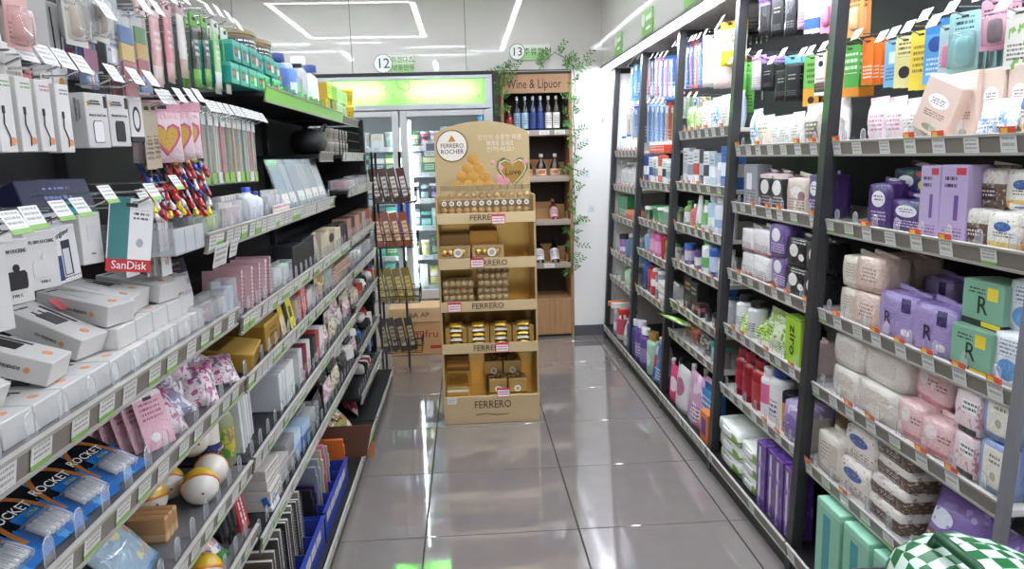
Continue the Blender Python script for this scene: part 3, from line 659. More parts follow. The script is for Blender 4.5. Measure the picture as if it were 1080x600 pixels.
row(1, 4, 2, [
 (884, 905, pads(creampk, .1, .1, seed=7), 'pad_pack', 'cream pad pack beside the post', 'pad pack', {'stack': 2, 'sh': .1}),
 (900, 926, pads(beigepk, .1, .105, seed=8), 'pad_pack', 'rosy beige pad pack', 'pad pack', {'stack': 2, 'sh': .105, 'rz': 4}),
 (925, 962, pads(beigepk, .1, .1, seed=9), 'pad_pack', 'rosy beige pad pack behind purple ones', 'pad pack', {'set': .13, 'dz': .1}),
 (924, 962, pads(lilac, .09, .13, seed=10, txt='R', tm=mat('#2a2145'), ts=.05, tz=.42, tx=-.22), 'pad_pack', 'lilac pad pack with large letter R', 'pad pack', {'rz': 5}),
 (962, 1003, pads(lilac, .09, .13, seed=11, txt='R', tm=mat('#2a2145'), ts=.055, tz=.42, tx=-.1), 'pad_pack', 'lilac pad pack with large letter R', 'pad pack', {'rz': 3}),
 (970, 1003, pads(lilac, .09, .12, seed=12), 'pad_pack', 'lilac pad pack lying behind others', 'pad pack', {'set': .15, 'dz': .04}),
 (1003, 1046, ctn(mintbox, .09, .105, txt='R', tm=mat('#25382e'), ts=.06, tz=.46), 'pad_carton', 'green carton with large letter R', 'box', {'stack': 2, 'sh': .108, 'step': .012, 'jit': 1}),
 (1042, 1078, pads(whiteblue, .09, .12, seed=13), 'pad_pack', 'white and blue flower pad pack', 'pad pack', {'stack': 2, 'sh': .115, 'step': .03, 'rz': 5}),
 (1086, 1124, pads(whiteblue, .09, .12, seed=14), 'pad_pack', 'white and blue flower pad pack at near end', 'pad pack')])
row(1, 4, 3, [
 (876, 903, pads(whitecr, .1, .1, seed=15), 'pad_pack', 'off-white pad pack by the post', 'pad pack', {'stack': 2, 'sh': .1}),
 (902, 944, pads(whitecr, .13, .1, seed=16), 'pad_pack', 'wide off-white pad pack', 'pad pack', {'stack': 2, 'sh': .1, 'step': .02}),
 (944, 970, pads(pinkpk, .1, .105, seed=17), 'pad_pack', 'pink pad pack', 'pad pack', {'stack': 2, 'sh': .102, 'step': .04}), (970, 1002, pads(pinkpk, .1, .095, seed=18), 'pad_pack', 'pink pad pack', 'pad pack', {'rz': 6}),
 (972, 1002, pads(pinkpk, .1, .1, seed=19), 'pad_pack', 'upper pink pad pack set back', 'pad pack', {'set': .05, 'dz': .098}),
 (1003, 1029, pads(sakura, .08, .105, seed=20), 'pad_pack', 'pale blossom printed pad pack with black lettering', 'pad pack', {'stack': 2, 'sh': .105}),
 (1030, 1063, pads(bluesq, .06, .122, seed=21, k=.25), 'pad_pack', 'blue square pack with cream label', 'pad pack', {'stack': 2, 'sh': .122})])
row(1, 4, 4, [
 (862, 884, pads(creampk, .09, .14, seed=22), 'pad_pack', 'tall beige pad pack beside the post', 'pad pack'),
 (884, 914, pads(floral, .1, .105, seed=23), 'pad_pack', 'white floral pad pack', 'pad pack', {'stack': 2, 'sh': .105, 'step': .01}),
 (914, 950, pads(brownfl, .12, .062, seed=24), 'pad_pack', 'flat brown floral pad pack', 'pad pack', {'stack': 4, 'sh': .06, 'step': .006}),
 (958, 1018, pb(purplebag, .09, .2, seed=25), 'diaper_bag', 'large purple pad bag leaning back', 'pad pack', {'tx': -18, 'rz': 6}),
 (1020, 1062, pb(purplebag, .09, .18, seed=26), 'diaper_bag', 'large purple pad bag at the near end', 'pad pack', {'tx': -10})])
row(1, 4, 9, [(860, 884, ctn(mintpk, .12, .27), 'mint_pack', 'tall mint green pack with teal window', 'box', {'jit': .3}), (886, 912, ctn(mintpk, .12, .265), 'mint_pack', 'tall mint green pack with teal window', 'box', {'jit': .3}),
 (914, 944, ctn(mintpk, .12, .26), 'mint_pack', 'tall mint green pack with teal window', 'box', {'jit': .3}), (946, 980, ctn(mintpk, .12, .26), 'mint_pack', 'tall mint green pack with teal window', 'box', {'jit': .3})])
# second bay
row(1, 3, 0, [
 (786, 796, pb(bluebag, .06, .15), 'tissue_pack', 'pale blue tissue bag', 'pack'), (793, 808, pb(film('#e4d9c4', PT('#4b4238', .2, .8, .5, .8, 2)), .05, .12), 'tissue_pack', 'cream bag with handwritten style tag', 'pack'),
 (808, 818, pb(whitebag, .05, .11), 'towel_bag', 'small white towel bag', 'pack'), (818, 830, pb(whitebag, .05, .11), 'towel_bag', 'small white towel bag', 'pack'), (830, 842, pb(whitebag, .05, .115), 'towel_bag', 'small white towel bag', 'pack'),
 (842, 866, pb(film('#cfc6bd', ('rect', 'x', .2, .8, 'z', .2, .6, '#7d7067'), ('lines', 'x', .25, .75, 'z', .25, .55, '#efeae4', 3)), .06, .135), 'towel_bag', 'grey brown towel bag', 'pack'),
 (862, 888, pb(whitebag, .06, .17), 'towel_bag', 'tall white towel bag', 'pack', {'set': .05}), (866, 890, pb(whitebag, .05, .1), 'towel_bag', 'low white towel bag by the post', 'pack')])
row(1, 3, 1, [
 (785, 800, ctn(PM('#8f9296', ('rect', 'x', .2, .6, 'z', .4, .8, '#e6e6e6'), PT()), .06, .17), 'grey_carton', 'tall grey carton', 'box'),
 (800, 815, pads(blackfl, .07, .14, seed=31), 'pad_pack', 'black pad pack with white flower', 'pad pack'), (813, 828, pads(blackfl, .07, .14, seed=32), 'pad_pack', 'black pad pack with white flower', 'pad pack'),
 (827, 850, pads(film('#e2d0c4', ('disc', 'x', .5, .3, 'z', .6, .15, '#f3ece6'), PT('#7a4d44'), ('disc', 'x', .75, .16, 'z', .5, .12, '#a0727c')), .08, .13, seed=33), 'pad_pack', 'cream pad pack with pale badge', 'pad pack'),
 (850, 866, pads(purple, .08, .145, seed=34), 'pad_pack', 'dark purple pad pack', 'pad pack', {'rz': -4}), (866, 884, pads(purple, .08, .145, seed=35), 'pad_pack', 'dark purple pad pack', 'pad pack', {'rz': -4})])
row(1, 3, 2, [
 (781, 792, pads(film('#e9e4e3', ('band', 'z', .05, .14, '#c96a80'), PT('#8a6a72')), .09, .1, seed=36), 'pad_pack', 'white pad pack beside the post', 'pad pack', {'stack': 2, 'sh': .1}),
 (792, 811, pads(film('#ece7e6', ('band', 'z', .05, .14, '#c96a80'), PT('#8a6a72'), ('disc', 'x', .5, .3, 'z', .6, .2, '#f5f2f0')), .1, .105, seed=37), 'pad_pack', 'white rose banded pad pack', 'pad pack', {'stack': 2, 'sh': .103}),
 (811, 828, pads(film('#6d5294', ('disc', 'x', .4, .26, 'z', .66, .2, '#ece6f0'), PT('#e0d6ea')), .09, .125, seed=38), 'pad_pack', 'purple pad pack with white badge', 'pad pack', {'stack': 2, 'sh': .12}),
 (827, 848, pads(blackpad, .1, .105, seed=39), 'pad_pack', 'black pad pack with white print', 'pad pack', {'stack': 2, 'sh': .105, 'rz': 4}),
 (847, 866, pads(blackpad, .1, .105, seed=40), 'pad_pack', 'black pad pack with white print', 'pad pack', {'stack': 2, 'sh': .105, 'rz': 4}),
 (866, 884, pads(creampk, .1, .11, seed=41), 'pad_pack', 'cream pad pack hidden by post', 'pad pack', {'stack': 2, 'sh': .11})])
blk = mat('#1b1b1e', .35)
row(1, 3, 3, [
 (771, 784, bt(PM('#e9e9e8', ('lines', 'x', .1, .9, 'z', .2, .5, '#444444', 4)), blk, None, .15, 'shoulder'), 'deodorant', 'white deodorant with black cap', 'deodorant'), (784, 795, bt(PM('#dcdcdc', ('lines', 'x', .1, .9, 'z', .2, .5, '#444444', 4)), blk, None, .15, 'shoulder'), 'deodorant', 'white deodorant with black cap', 'deodorant'),
 (781, 806, pb(limebag, .06, .1, seed=42), 'wet_tissue_bag', 'lime green crumpled bag', 'pack', {'tx': -25, 'rz': 20}), (797, 824, pb(limebag, .06, .14, seed=43), 'wet_tissue_bag', 'tall lime and white bag', 'pack', {'tx': -15, 'set': .02}),
 (806, 824, pb(film('#dfe6c8', ('blot', '#7da83a', 5, .6), PT('#5d6d3c')), .04, .11, seed=44), 'wet_tissue_bag', 'pale green striped bag', 'pack', {'tx': -10}),
 (826, 842, lambda w: proto(carton, w, .05, .17, ziro, None, None)+[('lettering', text('ziro', .07, INK), T(0, -.0014, .085) @ R(90, 'Y'))], 'green_carton', 'upright lime green carton with black lettering', 'box', {'jit': .4}),
 (843, 853, bt(blk, blk, mat('#5c5c60', .4), .14, 'can'), 'deodorant', 'black spray can', 'deodorant', {'set': .05}),
 (851, 868, pads(film('#e6cdcb', PT('#a9838a')), .09, .12, seed=45), 'pad_pack', 'pale pink pad pack beside the post', 'pad pack')])
red = mat('#8e1f2c', .25, 0, .4)
row(1, 3, 4, [
 (772, 781, bt(red, red, mat('#a8283a', .3), .2, 'shoulder', .7), 'shampoo_bottle', 'dark red shampoo bottle', 'bottle'), (780, 790, bt(red, red, mat('#9c2334', .3), .2, 'shoulder', .7), 'shampoo_bottle', 'dark red shampoo bottle', 'bottle'), (789, 800, bt(mat('#a3262c', .25, 0, .4), red, mat('#b53a3c', .3), .2, 'shoulder', .7), 'shampoo_bottle', 'dark red shampoo bottle', 'bottle'),
 (797, 806, bt(PM('#efe6e6', ('band', 'z', .3, .8, '#dc6f97')), mat('#e6e1e1'), None, .19, 'shoulder', .7), 'lotion_bottle', 'pink and white lotion bottle', 'bottle'),
 (804, 818, bt(PM('#eceae8', ('lines', 'x', .2, .8, 'z', .15, .5, '#2b3f86', 3)), mat('#28428e', .35), None, .21, 'shoulder', .8), 'lotion_bottle', 'white lotion bottle with blue cap', 'bottle'),
 (817, 830, bt(PM('#d2852c', ('rect', 'z', .3, .6, 'x', -.1, 1.1, '#e6b45a'), PT('#4a2a12', .1, .9, .3, .6, 3)), blk, None, .15, 'jar'), 'jar', 'orange jar with black lid', 'jar'),
 (828, 856, pads(film('#b7a4d2', ('disc', 'x', .3, .3, 'z', .4, .25, '#8d74b6'), PT('#5c4690'), ('blot', '#e6def0', 3, .6)), .11, .15, seed=46), 'diaper_pack', 'lilac pack leaning by the post', 'pad pack', {'rz': 8}),
 (843, 872, pads(creampk, .1, .125, seed=47), 'diaper_pack', 'cream pack partly behind the post', 'pad pack', {'rz': 4}),
 (860, 882, pads(film('#dcb98a', PT('#7c5a30')), .09, .12, seed=48), 'diaper_pack', 'tan pack hidden by the post', 'pad pack', {'set': .1})])
row(1, 3, 9, [
 (757, 778, wp(wipespk, WHITE, .17, .068), 'wipes_pack', 'green wet wipes pack by post', 'wipes', {'stack': 3, 'sh': .068}), (779, 797, wp(wipespk, WHITE, .17, .065), 'wipes_pack', 'green wet wipes pack', 'wipes', {'stack': 3, 'sh': .065, 'step': .004}),
 (797, 806, ctn(purpleclr, .08, .26), 'purple_pack', 'tall clear purple pack with white stripe', 'pack', {'jit': .5}), (806, 815, ctn(purpleclr, .08, .258), 'purple_pack', 'tall clear purple pack with white stripe', 'pack', {'jit': .5}),
 (815, 824, ctn(purpleclr, .08, .262), 'purple_pack', 'tall clear purple pack with white stripe', 'pack', {'jit': .5}), (824, 834, ctn(purpleclr, .08, .258), 'purple_pack', 'tall clear purple pack with white stripe', 'pack', {'jit': .5})])
# third bay
wht = mat('#e8e6e3', .3, 0, .2); blu = mat('#2f5fae', .3, 0, .2); grn = mat('#4f9a4a', .35); pnk = mat('#d9779c', .3, 0, .2); sil = mat('#b9bcc0', .3, .4); org = mat('#d8742f', .4)
tp = lambda c, c2: PM(c, ('band', 'z', .3, .62, c2), PT('#444a5a', .15, .85, .68, .9, 2), rough=.35)
row(1, 2, 0, [(722, 731, pb(film('#8fc25a', ('blot', '#e4efd0', 4, .55)), .05, .13), 'wipes_bag', 'light green travel wipes bag', 'pack'), (729, 738, pb(film('#cfe0b0', ('blot', '#7db04a', 4, .55)), .05, .12), 'wipes_bag', 'pale green travel wipes bag', 'pack'),
 (737, 746, pb(whitebag, .05, .14), 'tissue_bag', 'white pocket tissue bag', 'pack'), (744, 757, pb(bluebag, .06, .15), 'tissue_bag', 'white and blue tissue bag', 'pack'), (755, 768, pb(whitebag, .06, .15), 'tissue_bag', 'white pocket tissue bag', 'pack'),
 (766, 781, pb(film('#cfdce9', ('rect', 'x', .3, .8, 'z', .4, .7, '#2e3440')), .06, .15), 'tissue_bag', 'pale blue tissue bag with dark label', 'pack')])
row(1, 2, 1, [(719, 725, ctn(tp('#d9dadd', '#b9bcc4'), .04, .19), 'toothpaste_carton', 'tall silver toothpaste carton', 'box'), (725, 731, ctn(tp('#dfe3ea', '#8f98a8'), .04, .17), 'toothpaste_carton', 'pale grey toothpaste carton', 'box'), (731, 736, ctn(tp('#e9e6e2', '#c24a44'), .04, .18), 'toothpaste_carton', 'white and red toothpaste carton', 'box'),
 (736, 742, ctn(tp('#3f4450', '#b9bcc4'), .04, .18), 'toothpaste_carton', 'charcoal toothpaste carton', 'box'), (742, 748, ctn(tp('#e6e6e6', '#3a3f4a'), .04, .17), 'toothpaste_carton', 'white and black toothpaste carton', 'box'), (748, 754, ctn(tp('#b8c7d6', '#e6e9ee'), .04, .16), 'toothpaste_carton', 'pale blue toothpaste carton', 'box'),
 (754, 761, bt(wht, wht, mat('#c7cdd6', .4), .15, 'shoulder'), 'mouthwash', 'small white mouthwash bottle', 'bottle'), (761, 771, ctn(tp('#3464b4', '#e2e8f2'), .05, .19), 'toothpaste_carton', 'blue toothpaste carton', 'box'), (771, 777, ctn(tp('#5b84c6', '#f0f0ee'), .05, .18), 'toothpaste_carton', 'mid blue toothpaste carton', 'box'), (777, 783, bt(mat('#88a9b8', .2), wht, None, .14), 'mouthwash', 'blue green mouthwash bottle', 'bottle')])
row(1, 2, 2, [(718, 725, bt(mat('#7c9c58', .3), grn, wht, .13), 'cleanser_bottle', 'green cleanser bottle', 'bottle'), (725, 732, bt(mat('#c46b6b', .3), wht, None, .12), 'cleanser_bottle', 'coral cleanser bottle', 'bottle'), (731, 737, tb(mat('#e8ece6', .3), grn, .17), 'cleanser_tube', 'white tube with green cap', 'tube'), (737, 743, tb(PM('#7bb36a', ('band', 'z', .5, .8, '#e9eee6')), wht, .15), 'cleanser_tube', 'green tube with white band', 'tube'),
 (743, 751, bt(PM('#bcd3e6', ('band', 'z', .2, .5, '#e9edf2')), wht, None, .18, 'shoulder', .7), 'toner_bottle', 'pale blue toner bottle', 'bottle'), (751, 760, bt(PM('#dfe7ee', ('band', 'z', .25, .5, '#9db9d6')), wht, None, .175, 'shoulder', .7), 'toner_bottle', 'white and blue toner bottle', 'bottle'), (760, 768, bt(wht, wht, mat('#d9dde2', .4), .17, 'shoulder', .7), 'toner_bottle', 'white toner bottle', 'bottle'), (768, 776, bt(wht, wht, mat('#e6e0da', .4), .17, 'shoulder', .7), 'toner_bottle', 'white toner bottle', 'bottle')])
row(1, 2, 3, [(717, 728, bt(mat('#8a6fae', .3), blu, mat('#d9d0e6', .4), .11, 'jar'), 'cream_jar', 'purple jar with blue lid', 'jar'), (727, 738, bt(mat('#7a5a9a', .3), mat('#5a3f80', .3), wht, .09, 'jar'), 'cream_jar', 'low purple jar', 'jar', {'stack': 1}),
 (738, 745, bt(PM('#e6ece6', ('band', 'z', .2, .55, '#6faf6a')), grn, None, .17, 'shoulder', .7), 'lotion_bottle', 'white and green lotion bottle', 'bottle'), (745, 753, bt(blu, mat('#204078', .3), mat('#c8d6ec', .4), .17, 'shoulder', .7), 'lotion_bottle', 'blue lotion bottle', 'bottle'), (753, 760, bt(wht, mat('#c8843a', .4), None, .12), 'lotion_bottle', 'short white bottle with orange cap', 'bottle'),
 (760, 767, bt(wht, wht, mat('#dccfc4', .4), .15, 'shoulder', .7), 'lotion_bottle', 'white lotion bottle', 'bottle'), (767, 776, bt(PM('#e8e4e0', ('band', 'z', .3, .6, '#d6a184')), wht, None, .16, 'shoulder', .7), 'lotion_bottle', 'white and peach lotion bottle', 'bottle')])
row(1, 2, 4, [(720, 728, ctn(PM('#211f1e', ('lines', 'x', .2, .8, 'z', .55, .85, '#c9a44a', 2), PT('#8a8580')), .06, .17), 'grooming_carton', 'black carton with gold print', 'box'), (727, 735, ctn(PM('#1c1b1b', ('lines', 'x', .2, .8, 'z', .55, .85, '#b9b4ac', 2)), .06, .16), 'grooming_carton', 'black carton', 'box'), (735, 744, ctn(PM('#232222', ('lines', 'x', .2, .8, 'z', .4, .85, '#8d8880', 4)), .06, .15), 'grooming_carton', 'black carton', 'box', {'set': .06}),
 (730, 738, ctn(PM('#3a2a2c', ('band', 'z', .4, .7, '#a8555c')), .05, .07), 'grooming_carton', 'low maroon carton', 'box', {'set': -.005}), (739, 749, bt(mat('#3c3a3c', .3), blk, None, .06, 'jar'), 'wax_jar', 'small dark wax jar', 'jar'), (749, 757, bt(mat('#4a474a', .3), blk, None, .06, 'jar'), 'wax_jar', 'small dark wax jar', 'jar'),
 (757, 770, bt(PM('#e6e8ea', ('lines', 'x', .2, .8, 'z', .15, .45, '#3a4a80', 3)), blu, None, .2, 'pump'), 'pump_bottle', 'white bottle with blue pump', 'bottle')])
row(1, 2, 5, [(708, 732, pb(film('#79b53c', ('blot', '#dfe9c8', 4, .55), ('blot', '#d8843c', 6, .64)), .03, .1, seed=51), 'wipes_bag', 'bright green bag lying over shelf front', 'pack', {'tx': 70, 'dz': .05, 'rz': 8, 'set': .03}),
 (718, 735, pb(film('#6a4740', ('blot', '#c05a48', 4, .55)), .05, .09, seed=52), 'snack_bag', 'dark red crumpled bag', 'pack'), (735, 748, pb(film('#4d4a48', ('blot', '#a8a49e', 4, .55)), .05, .085, seed=53), 'snack_bag', 'grey crumpled bag', 'pack'), (746, 757, bt(mat('#9fc0c4', .1, 0, .4), mat('#3f8f96', .3), None, .1, 'jar'), 'small_jar', 'clear jar with teal lid', 'jar'), (756, 768, bt(mat('#a8a29c', .2), mat('#4fa39a', .3), None, .1, 'jar'), 'small_jar', 'grey jar with teal lid', 'jar')])
row(1, 2, 9, [(702, 712, rf(PM('#d6447c', ('disc', 'x', .5, .35, 'z', .5, .2, '#f0d9e2')), wht, .07, .2), 'refill_pouch', 'magenta refill pouch', 'pouch'), (709, 721, rf(PM('#d8d2d4', ('disc', 'x', .5, .3, 'z', .55, .2, '#b06a8a')), blk, .08, .24), 'refill_pouch', 'pale pink refill pouch with dark cap', 'pouch'),
 (719, 734, rf(PM('#cf9fbe', ('blot', '#e9d3e2', 3, .5), PT('#7a4a70')), wht, .09, .26), 'refill_pouch', 'lilac pink refill pouch', 'pouch'), (732, 744, rf(PM('#e2b3cc', ('blot', '#c77aa6', 4, .6)), wht, .09, .24), 'refill_pouch', 'soft pink refill pouch', 'pouch', {'set': .05}),
 (735, 752, ctn(PM('#2f83c4', ('lines', 'x', .1, .9, 'z', .45, .85, '#e9f2fa', 3), ('band', 'z', -.1, .12, '#e6c63f')), .06, .22), 'blue_carton', 'blue carton with white lettering', 'box', {'set': .04, 'dz': .0}),
 (738, 746, ctn(PM('#e2843c', ('rect', 'x', .2, .8, 'z', .2, .8, '#6b3a8a')), .05, .14), 'orange_carton', 'orange and purple carton', 'box'), (745, 752, bt(mat('#d8327a', .3), mat('#f0b93c', .4), None, .2, 'shoulder', .6), 'pink_bottle', 'hot pink bottle with yellow cap', 'bottle', {})])
# fourth bay
row(1, 1, 0, [(679, 684, ctn(tp('#2f4f9a', '#e6e9f0'), .04, .17), 'toothpaste_carton', 'blue and white toothpaste carton', 'box'), (684, 689, ctn(tp('#e3e5ea', '#2f4f9a'), .04, .16), 'toothpaste_carton', 'white and blue toothpaste carton', 'box'), (689, 693, ctn(tp('#dcdcd8', '#7c8a8f'), .04, .15), 'toothpaste_carton', 'grey toothpaste carton', 'box'), (693, 698, ctn(tp('#cf5a44', '#f0e6e0'), .04, .17), 'toothpaste_carton', 'red toothpaste carton', 'box'),
 (698, 703, ctn(tp('#e9e9e6', '#222326'), .04, .15), 'toothpaste_carton', 'white and black toothpaste carton', 'box'), (703, 710, ctn(tp('#d0d6dc', '#8f9aa8'), .04, .13), 'toothpaste_carton', 'low pale grey carton', 'box'),
 (680, 700, lambda w: proto(carton, w, .08, .07, PM('#cf4a35', ('band', 'z', .7, 1.1, '#e9e2dc'), ('lines', 'x', .02, .98, 'z', .1, .6, '#f0d8d0', 2))), 'red_display_box', 'wide red display box on cartons', 'box', {'dz': .185, 'set': .03})])
row(1, 1, 1, [(679, 684, bt(mat('#4f6f52', .3), wht, None, .09, 'jar'), 'cup', 'dark green tub', 'tub'), (684, 691, lambda w: proto(tub, w, .1, clear('#e6efe8', .35), mat('#57a06a', .4), mat('#4d9a62', .4)), 'cup', 'clear tub with green lid', 'tub'), (691, 698, lambda w: proto(tub, w, .1, clear('#e6efe8', .35), mat('#e6e8e4', .4), mat('#6fae7a', .4)), 'cup', 'clear tub with white lid', 'tub'), (698, 704, lambda w: proto(tub, w, .1, clear('#e6efe8', .35), mat('#dfe3df', .4)), 'cup', 'clear tub with pale lid', 'tub'), (704, 711, bt(mat('#a9b98a', .3), grn, None, .12), 'mouthwash', 'light green bottle', 'bottle')])
row(1, 1, 2, [(678, 682, bt(mat('#8fb0cc', .2), wht, None, .14), 'handsoap', 'pale blue soap bottle', 'bottle'), (682, 689, bt(mat('#d987b0', .25, 0, .3), sil, mat('#e6a9c8', .4), .17, 'shoulder', .8), 'handsoap', 'pink soap bottle with silver cap', 'bottle'), (689, 695, bt(mat('#d36aa0', .25, 0, .3), sil, mat('#e29ac0', .4), .17, 'shoulder', .8), 'handsoap', 'deep pink soap bottle with silver cap', 'bottle'), (695, 700, bt(mat('#b02c3a', .25, 0, .3), red, None, .17, 'shoulder', .8), 'handsoap', 'red soap bottle', 'bottle'),
 (700, 706, bt(mat('#c6b93f', .3), mat('#4a7a3a', .3), grn, .16, 'shoulder', .8), 'handsoap', 'yellow green soap bottle', 'bottle'), (706, 711, bt(wht, grn, None, .12), 'handsoap', 'small white soap bottle', 'bottle')])
row(1, 1, 3, [(677, 681, bt(mat('#33518f', .3), blu, None, .18, 'can'), 'spray_can', 'navy spray can', 'can'), (681, 685, bt(mat('#b03340', .3), red, None, .17, 'can'), 'spray_can', 'red spray can', 'can'), (685, 690, bt(PM('#c23c45', ('band', 'z', .4, .7, '#e6e0dc')), wht, None, .17, 'can'), 'spray_can', 'red and white spray can', 'can'), (690, 695, bt(PM('#8a8d96', ('band', 'z', .4, .7, '#e6e0dc')), wht, None, .17, 'can'), 'spray_can', 'grey spray can', 'can'),
 (693, 702, wp(mat('#e4e2de', .4), wht, .09, .04), 'sponge_pack', 'white folded cloth pack', 'pack', {'stack': 3, 'sh': .042}), (702, 711, pads(mat('#e2dfda', .45), .09, .13, seed=61), 'paper_roll', 'tall white wrapped roll', 'pack', {})])
row(1, 1, 9, [(665, 669, bt(mat('#3a3f8c', .25, 0, .3), mat('#c0c6d8', .3), None, .26, 'shoulder', .6), 'detergent_bottle', 'indigo detergent bottle', 'bottle'), (668, 674, bt(PM('#5a3f86', ('band', 'z', .15, .6, '#8a74b0'), PT('#e9e2f2', .1, .9, .2, .55, 4)), mat('#d9d6e2', .3), None, .27, 'shoulder', .6), 'detergent_bottle', 'purple detergent bottle', 'bottle'), (673, 678, bt(PM('#64488e', ('band', 'z', .15, .6, '#9a86bc')), wht, None, .25, 'shoulder', .6), 'detergent_bottle', 'purple detergent bottle', 'bottle'),
 (677, 687, bt(PM('#a9cdb6', ('disc', 'x', .5, .32, 'z', .42, .2, '#dfeee4')), mat('#b8944a', .35, .5), None, .26, 'shoulder', .6), 'softener_bottle', 'mint softener bottle with gold cap', 'bottle'), (685, 691, rf(PM('#cfd3dc', ('disc', 'x', .5, .35, 'z', .6, .2, '#b03a4a'), ('band', 'z', .1, .4, '#3a5a9a')), wht, .09, .2), 'refill_pouch', 'red and blue printed refill pouch', 'pouch'),
 (687, 696, rf(PM('#2f6fb4', ('blot', '#7fb0de', 4, .6), PT('#e9f0f8')), wht, .1, .24), 'refill_pouch', 'blue refill pouch', 'pouch'), (693, 700, rf(PM('#2a86a8', ('blot', '#d8e8ee', 4, .6)), wht, .09, .22), 'refill_pouch', 'teal blue refill pouch', 'pouch', {'set': .05}), (693, 703, rf(PM('#e8e2e0', ('band', 'z', -.1, .3, '#c84a72'), ('lines', 'x', .2, .8, 'z', .3, .5, '#b86a80', 2)), wht, .1, .27, txt='CLEAR', tm=mat('#b05a50'), ts=.045), 'refill_pouch', 'white refill pouch with red lettering', 'pouch', {'set': -.004})])
# farthest bay
row(1, 0, 0, [(652, 656, bt(mat('#b9c8d8', .2), blu, None, .12), 'small_bottle', 'pale blue bottle', 'bottle'), (656, 660, bt(wht, blu, None, .13), 'small_bottle', 'white bottle with blue cap', 'bottle'), (660, 664, bt(mat('#dfe3e6', .3), wht, None, .1), 'small_bottle', 'short white bottle', 'bottle'), (664, 670, bt(wht, mat('#d9c07a', .4), None, .1), 'small_bottle', 'white bottle with cream cap', 'bottle')])
row(1, 0, 1, [(653, 659, bt(wht, sil, mat('#cfd3d6', .4), .19, 'pump'), 'pump_bottle', 'white pump bottle', 'bottle'), (659, 665, bt(wht, wht, mat('#d9d6d2', .4), .18, 'pump'), 'pump_bottle', 'white pump bottle', 'bottle'), (665, 671, bt(mat('#e2e0dc', .3), sil, None, .18, 'shoulder'), 'pump_bottle', 'white capped bottle', 'bottle')])
row(1, 0, 2, [(652, 661, ctn(PM('#2f8a5a', ('spots', '#c6e2cf', 8, .16), PT('#e6f0e8')), .08, .16), 'green_carton', 'green carton with pale print', 'box'), (660, 672, ctn(PM('#d8593a', ('band', 'z', .6, 1.1, '#e88a5a')), .1, .07), 'orange_carton', 'low orange red carton', 'box')])
row(1, 0, 3, [(651, 658, bt(PM('#9a6aa8', ('band', 'z', .2, .5, '#e6d6ea')), blk, None, .15, 'jar'), 'vitamin_jar', 'purple jar with black lid', 'jar'), (658, 663, bt(clear('#8fb4d6', .45), wht, None, .17), 'water_bottle', 'translucent blue bottle', 'bottle'), (663, 668, bt(clear('#8fb4d6', .45), wht, None, .18), 'water_bottle', 'translucent blue bottle', 'bottle'), (668, 673, bt(clear('#9fc0dc', .45), wht, None, .17), 'water_bottle', 'translucent blue bottle', 'bottle')])
row(1, 0, 4, [(652, 657, bt(mat('#7f9a7c', .3), wht, None, .13), 'soap_bottle', 'grey green bottle', 'bottle'), (657, 662, bt(mat('#dfe6d8', .3), grn, None, .14), 'soap_bottle', 'white bottle with green cap', 'bottle'), (662, 668, bt(mat('#5faa4a', .3), wht, mat('#8cc46a', .4), .15, 'shoulder', .7), 'soap_bottle', 'bright green bottle', 'bottle')])
row(1, 0, 9, [(645, 650, bt(PM('#a99ab8', ('band', 'z', .2, .5, '#e0dae6')), org, None, .26, 'spray', .7), 'spray_bottle', 'lilac spray bottle with orange trigger', 'bottle'), (648, 654, bt(wht, wht, mat('#c8566a', .4), .27, 'spray', .7), 'spray_bottle', 'white spray bottle with white trigger', 'bottle'), (653, 661, bt(PM('#ece8e4', ('band', 'z', .15, .4, '#d6c8bc')), mat('#c8382f', .35), None, .26, 'spray', .7), 'spray_bottle', 'white spray bottle with red trigger', 'bottle'), (660, 669, bt(PM('#2f4a9a', ('band', 'z', .2, .5, '#6a86c8')), mat('#2a3f86', .35), None, .24, 'shoulder', .6), 'bleach_bottle', 'dark blue cleaner bottle', 'bottle')])

# ---- hanging goods on the right
def hR(bay, px, py, parts, h, name, desc, cat, X=1.24, place=None, **k):
    hang(1, RU[bay], px, py, X, parts, h, name, desc, cat, place or ('hanging in '+BAYN[bay]), rz=(38, 38, 38, 24, 22)[bay], **k)
bh = lambda m, hd, w=.1, h=.18, t=.012, seed=0, **k: proto(hangbag, w, h, t, m, hd, seed, **k)
hc = lambda m, w=.08, h=.16, **k: proto(hangcard, w, h, m, **k)
pk = film('#d99ac0', PT('#5a2f4a')); vio = mat('#a98cc0', .4); blkcard = PM('#1c1b1d', ('lines', 'x', .25, .75, 'z', .55, .68, '#b9b4b8', 1), ('lines', 'x', .2, .8, 'z', .15, .3, '#6a666a', 3), rough=.4)
